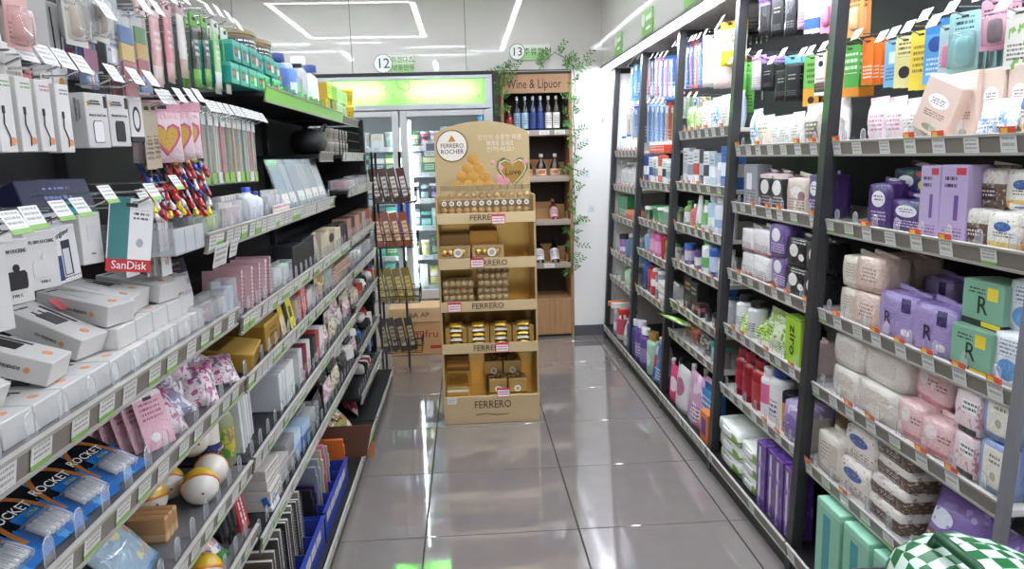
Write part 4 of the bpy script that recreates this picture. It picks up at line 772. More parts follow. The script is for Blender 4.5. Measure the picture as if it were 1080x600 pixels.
# nearest bay
for px, py, parts, h, ds, n in [
 (916, 40, hc(PM('#e07a2f', PT('#fff0dc')), .05, .17), .17, 'orange sheet card', 3), (943, 42, hc(PM('#7fb8dd', PT('#2f5f8a'), ('rect', 'x', .25, .75, 'z', .5, .75, '#dcebf5')), .07, .16), .16, 'pale blue mask sheet card', 2),
 (956, 38, hc(PM('#e6dc9a', ('disc', 'x', .5, .28, 'z', .3, .12, '#2f2c28'), ('lines', 'x', .15, .85, 'z', .6, .88, '#5a5232', 3)), .075, .17), .17, 'cream yellow mask sheet card', 2), (972, 32, hc(PM('#ecd14a', ('lines', 'x', .15, .85, 'z', .3, .8, '#7a6420', 5)), .075, .19), .19, 'bright yellow mask sheet card', 2),
 (990, 20, hc(PM('#5da3dc', ('disc', 'x', .45, .3, 'z', .62, .12, '#2a4f9c'), ('band', 'z', .78, 1.1, '#3d84c8'), PT('#e6f0fa')), .085, .2), .2, 'blue cleansing pad card', 2),
 (1019, 12, hc(PM('#9fc7c6', ('lines', 'x', .2, .8, 'z', .72, .92, '#23494d', 2)), .095, .18, t=.02, blister=clear('#a9d2d0', .3), content=mat('#86bdbc', .35)), .18, 'teal false eyelash blister card', 4),
 (1000, 26, hc(PM('#bcd6d8', PT('#5a7d80')), .05, .15, t=.012, content=mat('#d98aa6', .4)), .15, 'slim pale teal card with pink tool', 2),
 (1052, -2, hc(PM('#e0a3b6', ('lines', 'x', .1, .9, 'z', .68, .85, '#3a2a30', 2)), .085, .14, t=.014, blister=clear('#f0d4dc', .22), content=mat('#2a2224', .5)), .14, 'pink card with dark hair ties', 2),
 (1076, 8, hc(PM('#d8d6cc', ('blot', '#7fae5a', 4, .6), PT()), .07, .16), .16, 'white and green card', 2)]:
    hR(4, px, py, parts, h, 'hang_card', ds, 'hang card', n=n, gap=.022, tag=random.choice((TAGP, TAGG)), sc=.82)
# second bay upper and lower hook rows
for px, py, parts, h, ds, n, tg in [
 (806, -8, bh(film('#2a282c', ('band', 'z', .8, 1.1, '#9b7fb8')), vio, .075, .2), .2, 'black stocking pack with violet header', 3, False), (820, -14, bh(blkcard, vio, .08, .22), .22, 'black stocking pack with fine print', 2, False), (834, -12, bh(film('#232226', ('lines', 'x', .2, .8, 'z', .2, .4, '#8a868c', 3)), vio, .07, .2), .2, 'black stocking pack in glossy film', 3, False),
 (846, -18, bh(film('#d79cc4', PT('#5a3050')), pk, .05, .19), .19, 'pink stocking pack', 2, False), (858, -18, hc(PM('#e9ebee', ('band', 'z', .08, .3, '#3a62b0'), ('lines', 'x', .2, .8, 'z', .5, .9, '#55627a', 4)), .075, .2), .2, 'white and blue insole card', 2, False),
 (873, -12, hc(PM('#d98fae', PT('#6a2a4a')), .06, .17, content=mat('#c97a9c', .4)), .17, 'pink sponge card', 2, False), (888, -16, hc(PM('#e6c6b8', ('lines', 'x', .2, .8, 'z', .6, .9, '#7a5040', 3)), .08, .19, t=.014, blister=clear('#f0e0d8', .25), content=mat('#dcb6b0', .5)), .19, 'peach puff card', 2, False),
 (903, -14, hc(PM('#d89a5a', ('lines', 'x', .2, .8, 'z', .6, .9, '#5a3418', 3)), .075, .18, t=.014, content=mat('#e2b98a', .5)), .18, 'orange tan puff card', 2, False),
 (797, 58, bh(film('#e4e0e2', PT('#b06a80')), pk, .06, .17), .17, 'white stocking pack', 2, True), (809, 60, bh(blkcard, vio, .085, .16), .16, 'black tights pack', 3, True),
 (824, 66, bh(blkcard, mat('#1c1b1d', .4), .085, .17), .17, 'black tights pack tilted beside blue hanger', 3, True), (836, 58, bh(blkcard, mat('#6fb3cc', .4), .09, .2), .2, 'black tights pack with blue hanger', 3, True),
 (857, 58, hc(PM('#e2a23c', ('band', 'z', .35, 1.1, '#7cbf5a'), ('lines', 'x', .2, .8, 'z', .45, .9, '#2a4a22', 4), ('disc', 'x', .5, .2, 'z', .12, .07, '#3a2a1a')), .085, .21), .21, 'green and orange patch card', 3, True), (866, 56, hc(PM('#eeeae2', ('disc', 'x', .5, .2, 'z', .75, .07, '#2a2a2a'), ('band', 'z', .08, .3, '#2f5a34'), PT('#b05a6a')), .06, .17), .17, 'white card with black emblem', 2, True),
 (880, 52, hc(PM('#ecc98a', ('band', 'z', -.1, .28, '#e0859a'), ('rect', 'x', .25, .75, 'z', .3, .66, '#f0b6a8'), ('lines', 'x', .15, .85, 'z', .7, .9, '#c8607a', 2)), .085, .18), .18, 'yellow and pink patch card', 3, True), (897, 48, hc(PM('#e89a3c', ('band', 'z', .18, 1.1, '#58ae4c'), ('lines', 'x', .2, .9, 'z', .45, .85, '#eef6e6', 3), ('rect', 'x', -.1, .25, 'z', -.1, 1.1, '#e89a3c')), .09, .19), .19, 'green and orange pad card', 3, True)]:
    hR(3, px, py, parts, h, 'hang_pack', ds, 'hang pack', n=n, gap=.024, tg=tg, tag=TAGP, sc=.84)
# third bay
for px, py, parts, h, ds, n in [
 (752, 36, bh(film('#e6e1df', ('lines', 'x', .15, .5, 'z', .3, .6, '#8a8a8a', 4)), WHITE, .13, .25, .03), .25, 'large white face towel pack', 2), (765, 30, bh(film('#e6cfcc', ('lines', 'x', .2, .6, 'z', .5, .7, '#b08a8a', 3)), WHITE, .14, .27, .03), .27, 'large pale pink towel pack', 2),
 (770, 22, bh(film('#cfdcb0', ('band', 'z', -.1, .4, '#e8c832'), ('lines', 'x', .2, .8, 'z', .5, .8, '#4a6a2a', 2)), mat('#e6b93a', .4), .1, .2), .2, 'yellow and green loofah pack', 2), (780, 66, bh(film('#6fc25a', PT('#2a5a22')), mat('#6fc25a', .4), .07, .22), .22, 'bright green glove pack', 2)]:
    hR(2, px, py, parts, h, 'hang_pack', ds, 'hang pack', n=n, gap=.035, tag=TAGP)
cols = ['#2f62b4', '#e9e7e4', '#3a7fd0', '#d9607a', '#e2a04a', '#7a55a8', '#c9ccd2', '#2a4a8c', '#4a8fd6', '#e06a6a', '#53a4c8', '#9fb4cc']
k = 0
for px in (718, 722, 727, 731, 736, 740, 745):
    hR(2, px, 48-(px-718)*.3, proto(brushpack, .038, .24, PM(cols[k % 12], PT('#f2f2f2'), ('band', 'z', .7, .85, '#e9e9e9')), mat(cols[(k+5) % 12], .35)), .24, 'toothbrush', ['blue', 'white', 'light blue', 'rose', 'amber', 'violet', 'silver'][k % 7]+' toothbrush pack', 'toothbrush', n=2, gap=.03, tag=TAGP); k += 1
for px in (720, 727, 734, 741): 
    hR(2, px, 102, proto(brushpack, .034, .12, PM(['#d9e4c8', '#8fc25a', '#c8d6e2', '#e2d9a0'][(px-720)//7], PT('#555555')), mat(['#4a8a3a', '#e6e6e6', '#3a6fb0', '#c8a03a'][(px-720)//7], .4)), .12, 'interdental_brush', ['pale green', 'green', 'pale blue', 'yellow'][(px-720)//7]+' short brush pack', 'toothbrush', n=2, gap=.03, tag=TAGR)
# fourth bay
for i, px in enumerate((679, 684, 689, 694, 699, 704, 709)):
    hR(1, px, 62-(i*.6), proto(brushpack, .05, .26, PM(['#2f5fae', '#d8dade', '#26324a', '#b8c6da', '#d98aa0', '#3a78c8', '#2f5fae'][i], ('band', 'z', .1, .3, ['#e9e9e9', '#2f5fae', '#c8ccd4', '#2f5fae', '#f0e0e6', '#dfe8f4', '#e6e6e6'][i]), PT('#e9e9e9')), mat(cols[(i*3) % 12], .35)), .26, 'toothbrush', ['navy blue', 'silver', 'black', 'ice blue', 'pink', 'sky blue', 'royal blue'][i]+' toothbrush card', 'toothbrush', n=2, gap=.03, tag=TAGP)
for i, px in enumerate((680, 685, 690, 695, 700, 705)):
    hR(1, px, 108, proto(brushpack, .036, .27, PM(['#34363c', '#8fb0d8', '#a9c4e2', '#9cbce0', '#86a8d2', '#b04a4a'][i], PT('#e9eef4')), mat(['#222428', '#5a8cc8', '#6a9ad0', '#5f92cc', '#4f80bc', '#c9a03a'][i], .35)), .27, 'toothbrush', ['black', 'pale blue', 'light steel blue', 'powder blue', 'mid blue', 'red'][i]+' long toothbrush pack', 'toothbrush', n=2, gap=.03, tag=TAGP)
# farthest bay
for i, (px, py) in enumerate(((668, 70), (672, 66), (664, 118), (668, 114), (672, 112))):
    hR(0, px, py, proto(brushpack, .05, .24, PM(['#58a8c8', '#3a88b8', '#e2e6ea', '#d8dde4', '#2f56b0'][i], PT('#f2f2f2')), mat(cols[(i*2) % 12], .35)), .24, 'toothbrush', ['turquoise', 'teal blue', 'white', 'frosted white', 'cobalt blue'][i]+' brush pack', 'toothbrush', n=2, gap=.03, tag=TAGP)
# ------------------------------------------------------------------ left shelves
def Lrow(bay, si, items, X=None): row(-1, bay, si, items, X)
gingham = None
ORANGE = mat('#e39a6a', .5); chm = PM('#d3d1ce', rough=.4); SL = LS
def charger(w=.08, d=.21, h=.042, plug=0):
    P = [('charger_carton', B().rbox(-w/2, w/2, 0, d, 0, h, .0015).mesh('charger_carton', chm))]
    dk = mat('#2c2a2b', .45) if plug == 0 else mat('#cfcdcb', .45)
    b = B().rbox(-.016, .016, d*.42, d*.70, h, h+.0009, .0003); b.box(-.011, -.007, d*.70, d*.78, h, h+.0008); b.box(.005, .009, d*.70, d*.78, h, h+.0008); b.box(.022, .027, d*.36, d*.86, h, h+.0008)
    P.append(('plug_print', b.mesh('plug_print', dk)))
    P.append(('title_print', text('CU FRIENDS', .006, INK, None, .0003, False), T(-.012, d*.9, h+.0003)))
    P.append(('side_lettering', text('CU FRIENDS', .0075, INK), T(-w/2-.0008, d*.42, h*.5) @ R(-90)))
    P.append(('front_badge', B().lathe([(.008, 0), (.008, .0006)], 12, M=T(.004, d*.16, h)).mesh('front_badge', ORANGE)))
    P.append(('side_badge', B().lathe([(.005, 0), (.005, .0006)], 10, M=T(-w/2, d*.22, h*.5) @ R(-90, 'Y')).mesh('side_badge', ORANGE)))
    return P
zc = SL[0, 0]
R5 = random.Random(5)
CH_ = 'on top shelf of nearest left bay'
for i in range(14):
    y = .72+.0785*i; pr = proto(charger, .075, .15, .04, 1 if i in (9, 10, 12) else 0)
    put(pr, T(LX-.032, y, zc) @ R(90), 'charger_carton', 'bottom row white charger carton lying flat', 'box', CH_)
    put(pr, T(LX-.19, y, zc) @ R(90), 'charger_carton', 'back row white charger carton lying flat', 'box', CH_)
    if i > 8: put(pr, T(LX-.05, y, zc+.0405) @ R(90), 'charger_carton', 'middle layer white charger carton', 'box', CH_)
    if i % 2 == 0 or i > 8: put(pr, T(LX-.06-.012*(i % 3), y+R5.uniform(-.004, .004), zc+(.082 if i > 8 else .0415)) @ R(90+R5.uniform(-14, 8)) @ R((13 if i > 8 else 22)+R5.uniform(-4, 5), 'X'), 'charger_carton', 'topmost tilted white charger carton', 'box', CH_)
# red hang tabs poking out
for y, x, z in ((1.0, -.70, .075), (1.42, -.74, .12)):
    put([('hang_tab', B().prism([(-.03, 0), (.03, 0), (.03, .03), (-.03, .03)], 0, .0014).mesh('hang_tab', mat('#d8606a', .45))), ('hang_slot', B().box(-.01, .01, -.0006, 0, .012, .019).mesh('hang_slot', INK))], T(x, y, zc+z) @ R(80) @ R(-55, 'X'), 'hang_tab', 'loose red hang tab among white charger cartons', 'tag', '')
# purple planner and clear boxes at the end of the shelf
planner = PM('#3e2d52', ('band', 'z', -.1, .72, '#d6cdd4'), ('lines', 'x', .02, .98, 'z', .0, .7, '#b3a8b4', 3), ('lines', 'x', .45, .85, 'z', .8, .95, '#b9a36a', 1), rough=.4)
put(carton(.17, .02, .12, planner), T(-.70, 1.80, zc+.03) @ R(78) @ R(-10, 'X'), 'desk_planner', 'dark purple desk planner with pale grid pages', 'planner', 'beside charger cartons')
put([('clear_case', B().rbox(-.055, .055, 0, .09, 0, .05, .004).mesh('clear_case', CLEARM)), ('content', B().rbox(-.05, .05, .005, .085, .003, .03, .003).mesh('content', mat('#d9b8b4', .5)))], T(-.63, 1.79, zc) @ R(88), 'clear_case', 'clear plastic case with pinkish contents at shelf end', 'case', 'in nearest left bay')

# battery packs
blue_card = PM('#1f6fc0', ('band', 'z', .55, 1.1, '#121519'), ('rect', 'x', -.1, .35, 'z', .42, 1.1, '#121519'), ('blot', '#4fa0e0', 3, .62), rough=.25, coat=.3)
def batteries(w=.155, h=.185):
    P = [('battery_pack', B().prism([(-w/2, 0), (w/2, 0), (w/2, h-.01), (w/2-.01, h), (-w/2+.01, h), (-w/2, h-.01)], 0, .0016).mesh('battery_pack', blue_card))]
    a = B(); n = 12; pts = [(-w*.42*math.cos(math.pi*i/n), -.0012, h*.22+h*.66*math.sin(math.pi*i/n)) for i in range(n+1)]
    for p, q in zip(pts, pts[1:]):
        P0, P1 = Vector(p), Vector(q); nrm = Vector((-(P1-P0).z, 0, (P1-P0).x)).normalized()*.005
        a.add([P0-nrm, P1-nrm, P1+nrm, P0+nrm], [(0, 1, 2, 3)])
    P.append(('arc_print', a.mesh('arc_print', mat('#c07a3f', .35, .3))))
    P.append(('brand_lettering', text('ROCKET', .023, mat('#f2f2f0', .4)), T(-w*.06, -.0018, h*.60)))
    P.append(('type_lettering', text('ULTRA', .009, mat('#b9c95a', .4)), T(w*.16, -.0018, h*.48)))
    for i in range(5): P.append(('battery', B().lathe([(.0055, 0), (.0056, .001), (.0056, .034), (.002, .0345), (.002, .036)], 10, M=T(-.022+.0125*i, -.007, h*.12)).mesh('battery', PM('#eceae6', ('lines', 'z', .2, .8, 'x', .2, .8, '#8f9aa8', 2)))))
    P.append(('blister', B().soft(.072, .028, .048, .2, 4, .02, 1, M=T(.003, 0, h*.08)).mesh('blister', clear('#dfe9f4', .12, .05))))
    return P
bp = batteries(.115, .15); zb = SL[0, 1]
for i, y in enumerate((.70, .80, .90, 1.0, 1.105, 1.215, 1.33)):
    for k in range(3):
        put(bp, T(-.625-.095*k, y+.02*k, zb+.006+.02*k) @ R(88+R5.uniform(-6, 4)) @ R(-66+4*k, 'X'), 'battery_pack', 'blue battery blister pack in '+('front', 'middle', 'back')[k]+' row', 'battery pack', 'under charger cartons')
pinkp = film('#e3b6c2', ('lines', 'x', .15, .85, 'z', .5, .85, '#b0607a', 4), ('disc', 'x', .4, .16, 'z', .2, .08, '#f2ece8'), ('band', 'z', .9, 1.1, '#ece6e6'))
for i in range(10):
    put(proto(hangcard, .075, .115, pinkp), T(-.628-.024*i, 1.475-.004*i, zb+.002) @ R(68+(i % 3)*3) @ R(-16, 'X'), 'pink_pouch', 'flat pink pouch leaning in a row', 'pouch', 'beside blue battery packs')
candy = [film('#dcc9cc', ('blot', '#b04a7c', 4, .55), ('blot', '#7a6a88', 6, .62), ('blot', '#3f6fae', 7, .66)), film('#e0d9d4', ('blot', '#c8556a', 5, .56), ('blot', '#e6a9bc', 4, .6), ('blot', '#4a4348', 7, .66)), film('#8f86a0', ('blot', '#e2dce4', 4, .5), ('blot', '#b83f72', 5, .62)), film('#e9e4de', ('blot', '#c03c3c', 4, .6), ('blot', '#e2b04a', 7, .66))]
for i in range(30):
    c = i % 4; lay = i//10; q = i % 10
    put(proto(pouchbag, .105, .034, .12, candy[c], seed=c, rnd=.6), T(-.635-.05*(q % 2)-.03*lay, 1.53+.041*q, zb+.012+.034*lay+.008*(i % 3)) @ R(70+R5.uniform(-45, 40)) @ R(-58+R5.uniform(-16, 16), 'X'), 'candy_bag',
        ['lilac and blue', 'pink and white', 'mauve foil', 'white and red'][c]+' crumpled candy bag', 'candy bag', 'heaped in nearest left bay')

# third shelf, nearest bay
z5 = SL[0, 2]
yb = film('#d9b63a', ('blot', '#2a2a2c', 3, .56), ('blot', '#e9dcc0', 5, .62)); bb = film('#9db9cc', ('blot', '#e3d9a8', 4, .6), ('blot', '#d9922f', 5, .66), ('band', 'z', -.1, .1, '#6fa3d0'))
put(pouchbag(.17, .05, .17, yb, 3), T(-.64, 1.2, z5+.01) @ R(85) @ R(-55, 'X'), 'snack_bag', 'yellow and black printed snack bag', 'bag', 'under battery packs')
put(pouchbag(.17, .05, .17, bb, 4), T(-.63, 1.40, z5+.01) @ R(96) @ R(-42, 'X'), 'snack_bag', 'blue cellophane toy bag with yellow print', 'bag', 'leaning beside tan cartons')
tan = PM('#c89a6a', ('band', 'z', .1, .35, '#dcb78a'), ('lines', 'x', .1, .9, 'z', .45, .85, '#8a5f38', 3))
for i in range(3): put(proto(carton, .02, .08, .055, tan), T(-.66, 1.53+.023*i, z5) @ R(90), 'tan_carton', 'small tan carton standing in a row', 'box', 'between toy bag and yellow balls')
def toyball(r, a):
    Mx = R(a, 'X')
    return [('toy_ball', _shift(B().ball(r, (0, 0, 0), 18, 10).mesh('toy_ball', mat('#e6e2da', .3, 0, .3)), 0, r, r)),
            ('yellow_shell', B().lathe([(r*1.03*math.sin(q), -r*1.03*math.cos(q)) for q in [math.pi*(.52+.48*i/7) for i in range(8)]], 18, M=T(0, r, r) @ Mx).mesh('yellow_shell', mat('#d9b32e', .3, 0, .3))),
            ('orange_ring', B().lathe([(r*1.035, -.003), (r*1.05, 0), (r*1.035, .003)], 18, M=T(0, r, r) @ Mx).mesh('orange_ring', mat('#d07a2a', .35))),
            ('valve_dot', B().ball(.0025, (.004, .0005, r*.95), 8, 5).mesh('valve_dot', INK))]
for i, (x, y, z, r, a) in enumerate([(-.635, 1.665, 0, .043, -60), (-.635, 1.755, .004, .041, -95), (-.72, 1.70, .0, .042, -45), (-.68, 1.79, .072, .043, -62), (-.72, 1.62, 0, .042, -20)]):
    put(toyball(r, a), T(x, y, z5+z) @ R(22+i*5), 'toy_ball', 'yellow and white toy ball', 'ball', 'piled on third shelf of nearest left bay')
dn = PM('#26386e', ('spots', '#8fa6d8', 9, .12), ('band', 'z', .62, 1.1, '#e6e2da'))
put(bottle(.05, .17, dn, mat('#e9e6e0', .4), None, 'can')+[('lettering', text('Downy', .016, mat('#e2b8c0')), T(0, -.0016, .075))], T(-.65, 1.86, z5) @ R(90), 'spray_bottle', 'navy fragrance spray with white cap', 'bottle', 'behind the toy balls')
put(bottle(.052, .185, clear('#dfe6b8', .4), mat('#2a44a8', .35), PM('#cdb94a', ('blot', '#5fa34a', 4, .5), ('lines', 'x', .1, .9, 'z', .5, .9, '#d0608a', 2)), 'round'), T(-.64, 1.945, LS[1, 3]) @ R(90), 'spray_bottle', 'clear green bottle with tall blue cap', 'bottle', 'behind the toy balls')
for i in range(2): put(proto(carton, .06, .10, .10, PM('#d5d6d8', ('lines', 'z', .2, .8, 'x', .2, .8, '#a8aab0', 3))), T(-.78, 1.80+.07*i, z5) @ R(90), 'white_carton', 'plain pale grey carton', 'box', 'on third shelf end of nearest left bay')
# fourth shelf, nearest bay
z6 = SL[0, 3]
put(toyball(.042, -40), T(-.62, 1.60, z6) @ R(22), 'toy_ball', 'single yellow and white toy ball', 'ball', 'on lowest visible shelf of nearest left bay')
put(pouchbag(.15, .05, .15, film('#d8a0a4', ('blot', '#4a6fb0', 4, .55), ('blot', '#eee8e0', 5, .55), ('band', 'z', -.1, .2, '#3f8a44')), 6), T(-.63, 1.72, z6+.01) @ R(70) @ R(-48, 'X'), 'balloon_bag', 'red white and blue striped party bag', 'bag', 'beside the single toy ball')
for i in range(3): put(proto(hangcard, .05, .17, PM('#1f1d1f', ('disc', 'x', .5, .3, 'z', .25, .08, '#6a686c'), ('lines', 'x', .2, .8, 'z', .6, .85, '#a8a4a4', 3)), t=.012, content=mat('#2a2a2e', .3)), T(-.64, 1.82+.035*i, z6) @ R(90) @ R(-8, 'X'), 'lighter_card', 'black card with round print', 'hang card', 'on fourth shelf of nearest left bay')
put(carton(.05, .03, .17, PM('#b02a34', ('lines', 'z', .1, .9, 'x', .2, .8, '#e9e2e0', 2))), T(-.625, 1.925, z6) @ R(80) @ R(-10, 'X'), 'red_carton', 'slim red carton leaning by black cards', 'box', 'in nearest left bay')

# ---- hanging, nearest bay, lower hook row
def hL(px, py, parts, h, name, desc, cat, X=-.66, u=0, place='hanging in nearest left bay', **k):
    hang(-1, LU[u], px, py, X, parts, h, name, desc, cat, place, **k)
wb_ = PM('#d6d4d1', rough=.45)
def bank(dark):
    c = mat('#2b2b2d', .4) if dark else mat('#d9d8d6', .4)
    return (('bank_print', B().prism([(-.026, .028), (.026, .028), (.029, .034), (.029, .058), (.024, .064), (-.024, .064), (-.029, .058), (-.029, .034)], -.0012, 0).mesh('bank_print', c)),
            ('>ring_print', B().lathe([(.008, 0), (.008, .0012)], 10, M=T(.004, -.001, .07) @ R(90, 'X')).mesh('ring_print', c)), ('small_lettering', text('TYPE C', .008, INK), T(0, -.001, .016)))
hL(8, 238, hangbox(.085, .03, .125, wb_, None, None, 'PD 20W DOCKING', INK, .011, .82, .066, bank(True)), .153, 'power_bank_box', 'white box showing black docking power bank', 'box', X=-.63, n=1, tagd=25, sc=.72, rz=-14)
hL(-14, 244, hangbox(.07, .03, .16, wb_), .188, 'power_bank_box', 'plain white hanging box at photo edge', 'box', X=-.63, n=1, sc=.72, rz=-14)
hL(40, 230, hangbox(.085, .03, .125, wb_, None, None, 'PD 20W DOCKING', INK, .011, .82, .066, bank(False)), .153, 'power_bank_box', 'white box showing white docking power bank', 'box', X=-.66, n=2, gap=.034, sc=.72, rz=-14)
en = PM('#e4e3e2', ('rect', 'x', .0, .35, 'z', .05, .5, '#3a4a78'), ('rect', 'x', .38, .72, 'z', .12, .75, '#3b3d44'), ('rect', 'x', .42, .66, 'z', .14, .6, '#d5d6d8'), ('lines', 'x', .3, .95, 'z', .03, .1, '#4a4a52', 1))
hL(62, 226, hangbox(.08, .035, .13, en, None, None)+[('lettering', text('Energizer', .017, INK), T(-.012, -.0014, .112) @ R(-14, 'Y'))], .158, 'power_bank_box', 'white box with dark power bank picture', 'box', X=-.67, n=1, tz=6, sc=.72, rz=-14)
hL(92, 212, hangbox(.07, .05, .125, wb_, (.3, .75, .45, .75, mat('#cfcdd0', .4)), mat('#2fa0b4', .4), 'PLUG', INK, .006, .2)+[('teal_top', B().box(-.034, .034, .001, .049, .125, .1256).mesh('teal_top', mat('#35a8bc', .4)))], .153, 'charger_box', 'white charger box with teal hanger top', 'box', X=-.66, n=2, gap=.055, sc=.72, rz=-14)
sd = PM('#e7e6e4', ('rect', 'x', .02, .46, 'z', .17, 1.1, '#3f7f80'), ('band', 'z', -.1, .17, '#c62f34'), ('lines', 'x', .55, .92, 'z', .72, .85, '#4a4a4a', 2), ('disc', 'x', .72, .08, 'z', .4, .06, '#a8a8ac'))
hL(140, 209, proto(hangcard, .085, .135, sd, txt='SanDisk', tm=mat('#f4f2f0'), ts=.021, tz=.085), .135, 'cable_card', 'white and teal card with red band', 'hang card', X=-.61, n=1, tz=0, rz=-34)
for r in [o for o, *_ in PENDING[-1:]]: r.matrix_basis = r.matrix_basis @ T(0, 0, .135) @ R(10, 'Y') @ T(0, 0, -.135)
hL(133, 214, proto(hangcard, .06, .15, PM('#e6e5e3', ('rect', 'x', .2, .8, 'z', .1, .35, '#8a8a8e'), ('rect', 'x', .1, .6, 'z', .42, .5, '#c8383c'), PT('#333333', .1, .9, .6, .9, 4))), .15, 'cable_card', 'white card with barcode behind', 'hang card', X=-.69, n=1)
hL(168, 198, proto(hangcard, .05, .19, PM('#e4e3e1', ('lines', 'z', .1, .9, 'x', .3, .7, '#c8604a', 2))), .19, 'cable_card', 'tall slim white card', 'hang card', X=-.66, n=3, gap=.016)
# ---- upper hook row: cable boxes and earphone cases
def cablebox(tabc, lab):
    e = (('cable_print', B().tube([(-.006, -.001, .075), (-.008, -.001, .055), (.004, -.001, .03), (.002, -.001, .012)], .0016, 4).rbox(-.009, -.002, -.0016, 0, .075, .09, .0004).mesh('cable_print', DARK)),
         ('badge_print', B().lathe([(.008, 0), (.008, .0008)], 10, M=T(.012, 0, .022) @ R(90, 'X')).mesh('badge_print', ORANGE)), ('side_lettering', text('CU FRIENDS', .015, INK), T(-.0228, .02, .075) @ R(-90) @ R(90, 'Y')))
    return hangbox(.045, .035, .15, PM('#e6e4e0', ('lines', 'x', .3, .9, 'z', .85, .95, lab, 2)), None, mat(tabc, .45), None, INK, .01, .8, None, e)
for px, py, tc, lab, ds in [(-2, 62, '#5cae3a', '#4f9a3a', 'green tabbed'), (22, 66, '#5cae3a', '#4f9a3a', 'second green tabbed'), (42, 70, '#e07a88', '#c84a5a', 'pink tabbed'), (62, 75, '#e2e0dc', '#555555', 'white tabbed')]:
    hL(px, py, cablebox(tc, lab), .178, 'cable_box', ds+' slim white cable box', 'box', X=-.66, place='hanging high in nearest left bay', n=1, sway=1, tag=TAGP, sc=.74, rz=-8)
def podbox(dark):
    c = mat('#2b2b2d', .4) if dark else mat('#f0efee', .35)
    e = (('case_print', B().prism([(-.012, .012), (.012, .012), (.014, .018), (.014, .05), (.01, .056), (-.01, .056), (-.014, .05), (-.014, .018)], -.0016, 0).mesh('case_print', c)),
         ('outline_print', B().prism([(-.0135, .0105), (.0135, .0105), (.0155, .0175), (.0155, .0505), (.011, .0575), (-.011, .0575), (-.0155, .0505), (-.0155, .0175)], -.0008, 0).mesh('outline_print', DARK)),
         ('corner_print', B().box(.022, .0315, -.0006, 0, .085, .11).mesh('corner_print', INK)), ('side_lettering', text('NATIONAL\nGEOGRAPHIC', .008, INK), T(-.0328, .02, .08) @ R(-90) @ R(90, 'Y')), ('frame_print', B().box(-.026, -.020, -.0008, 0, .088, .098).mesh('frame_print', mat('#d9a93a', .5))), ('maker_lettering', text('NATIONAL\nGEOGRAPHIC', .0055, INK), T(-.005, -.001, .095)))
    return hangbox(.065, .04, .115, wb_, None, INK, 'Airpods Hard Case', INK, .008, .6, .05, e)
hL(98, 84, podbox(False), .143, 'earphone_case_box', 'white box picturing a white earphone case', 'box', place='hanging high in nearest left bay', X=-.66, sway=1, tag=TAGP, sc=.84, rz=-14)
hL(122, 87, podbox(True), .143, 'earphone_case_box', 'white box picturing a black earphone case', 'box', place='hanging high in nearest left bay', X=-.66, sway=1, tag=TAGP, sc=.84, rz=-14)
hL(140, 89, hangbox(.05, .04, .11, PM('#e4e2df', ('disc', 'x', .5, .3, 'z', .5, .28, '#2b2b2d'), ('disc', 'x', .5, .2, 'z', .5, .2, '#e4e2df'), ('band', 'z', -.1, .12, '#222222')), None, INK), .138, 'earphone_case_box', 'white box with black round case print', 'box', place='hanging high in nearest left bay', X=-.67, n=1, tag=TAGP, sc=.84, rz=-14)
heart = film('#ead3d6', ('spots', '#c9667c', 16, .12), ('rect', 'x', .1, .9, 'z', .82, .97, '#e8b9c6'))
HT = [(0, -.07), (-.05, -.02), (-.075, .02), (-.07, .055), (-.04, .07), (-.012, .058), (0, .035), (.012, .058), (.04, .07), (.07, .055), (.075, .02), (.05, -.02)]
hbag = hangbag(.09, .135, .02, heart, mat('#e2a9b8', .4))+[('heart_print', B().prism([(x*.46, z*.5) for x, z in HT], -.0018, .004, M=T(0, 0, .05)).mesh('heart_print', mat('#c9607e', .4))), ('>heart_window', B().prism([(x*.36, z*.39) for x, z in HT], -.0026, .004, M=T(0, 0, .051)).mesh('heart_window', PM('#d2a84a', ('spots', '#b07c24', 9, .25))))]
for px, py, n in ((172, 106, 2), (184, 106, 3), (193, 106, 2)):
    hL(px, py, hbag, .135, 'candy_pouch', 'pink polka dot pouch with gold heart', 'pouch', X=-.66, n=n, gap=.028, place='hanging above the pens', tag=TAGP, rz=-38)
for px in (153, 160): hL(px, 108, proto(hangcard, .045, .14, PM('#b5a48e', PT('#5a4c3c'), ('lines', 'x', .3, .8, 'z', .2, .5, '#3a342c', 5))), .14, 'kraft_card', 'kraft brown card with barcode', 'hang card', X=-.67, place='hanging beside the pink pouches', n=1, tag=TAGP)
# ---- pencil and brush packs
pcs = ['#7d8a5c', '#4a5a4a', '#b9c0b8', '#d9dcd8', '#e0607c', '#8a6a48', '#c98a3a', '#6a7a6a', '#2f5a48', '#c8c4bc', '#c07a3c']
for i, px in enumerate((206, 213, 220, 227, 234, 240, 246, 251, 256, 261, 266)):
    p = [('pencil_sleeve', B().rbox(-.019, .019, 0, .012, 0, .2, .003).mesh('pencil_sleeve', clear('#e2e6e0', .22, .15)))]
    for j in range(3): p.append(('pencil', B().tube([(-.011+.011*j, .006, .012), (-.011+.011*j, .006, .168), (-.011+.011*j, .006, .178)], [.0038, .0038, .0008], 6).mesh('pencil', mat(pcs[(i+j*3) % 11], .4))))
    p.append(('base_print', B().box(-.019, .019, -.0008, 0, .004, .035).mesh('base_print', mat('#8fbf5a', .4) if i % 3 else mat('#d8dcd2', .4)))); p.append(('header_print', B().box(-.019, .019, -.0008, 0, .165, .2).mesh('header_print', mat('#e2e4e0', .4))))
    hL(px, 116+i*1.2, p, .2, 'pencil_pack', 'clear sleeve of pencils', 'pencil pack', X=-.70, u=1 if i > 6 else 0, n=2 if i % 2 else 1, gap=.03, place='hanging behind the pen shelf', tag=TAGP)
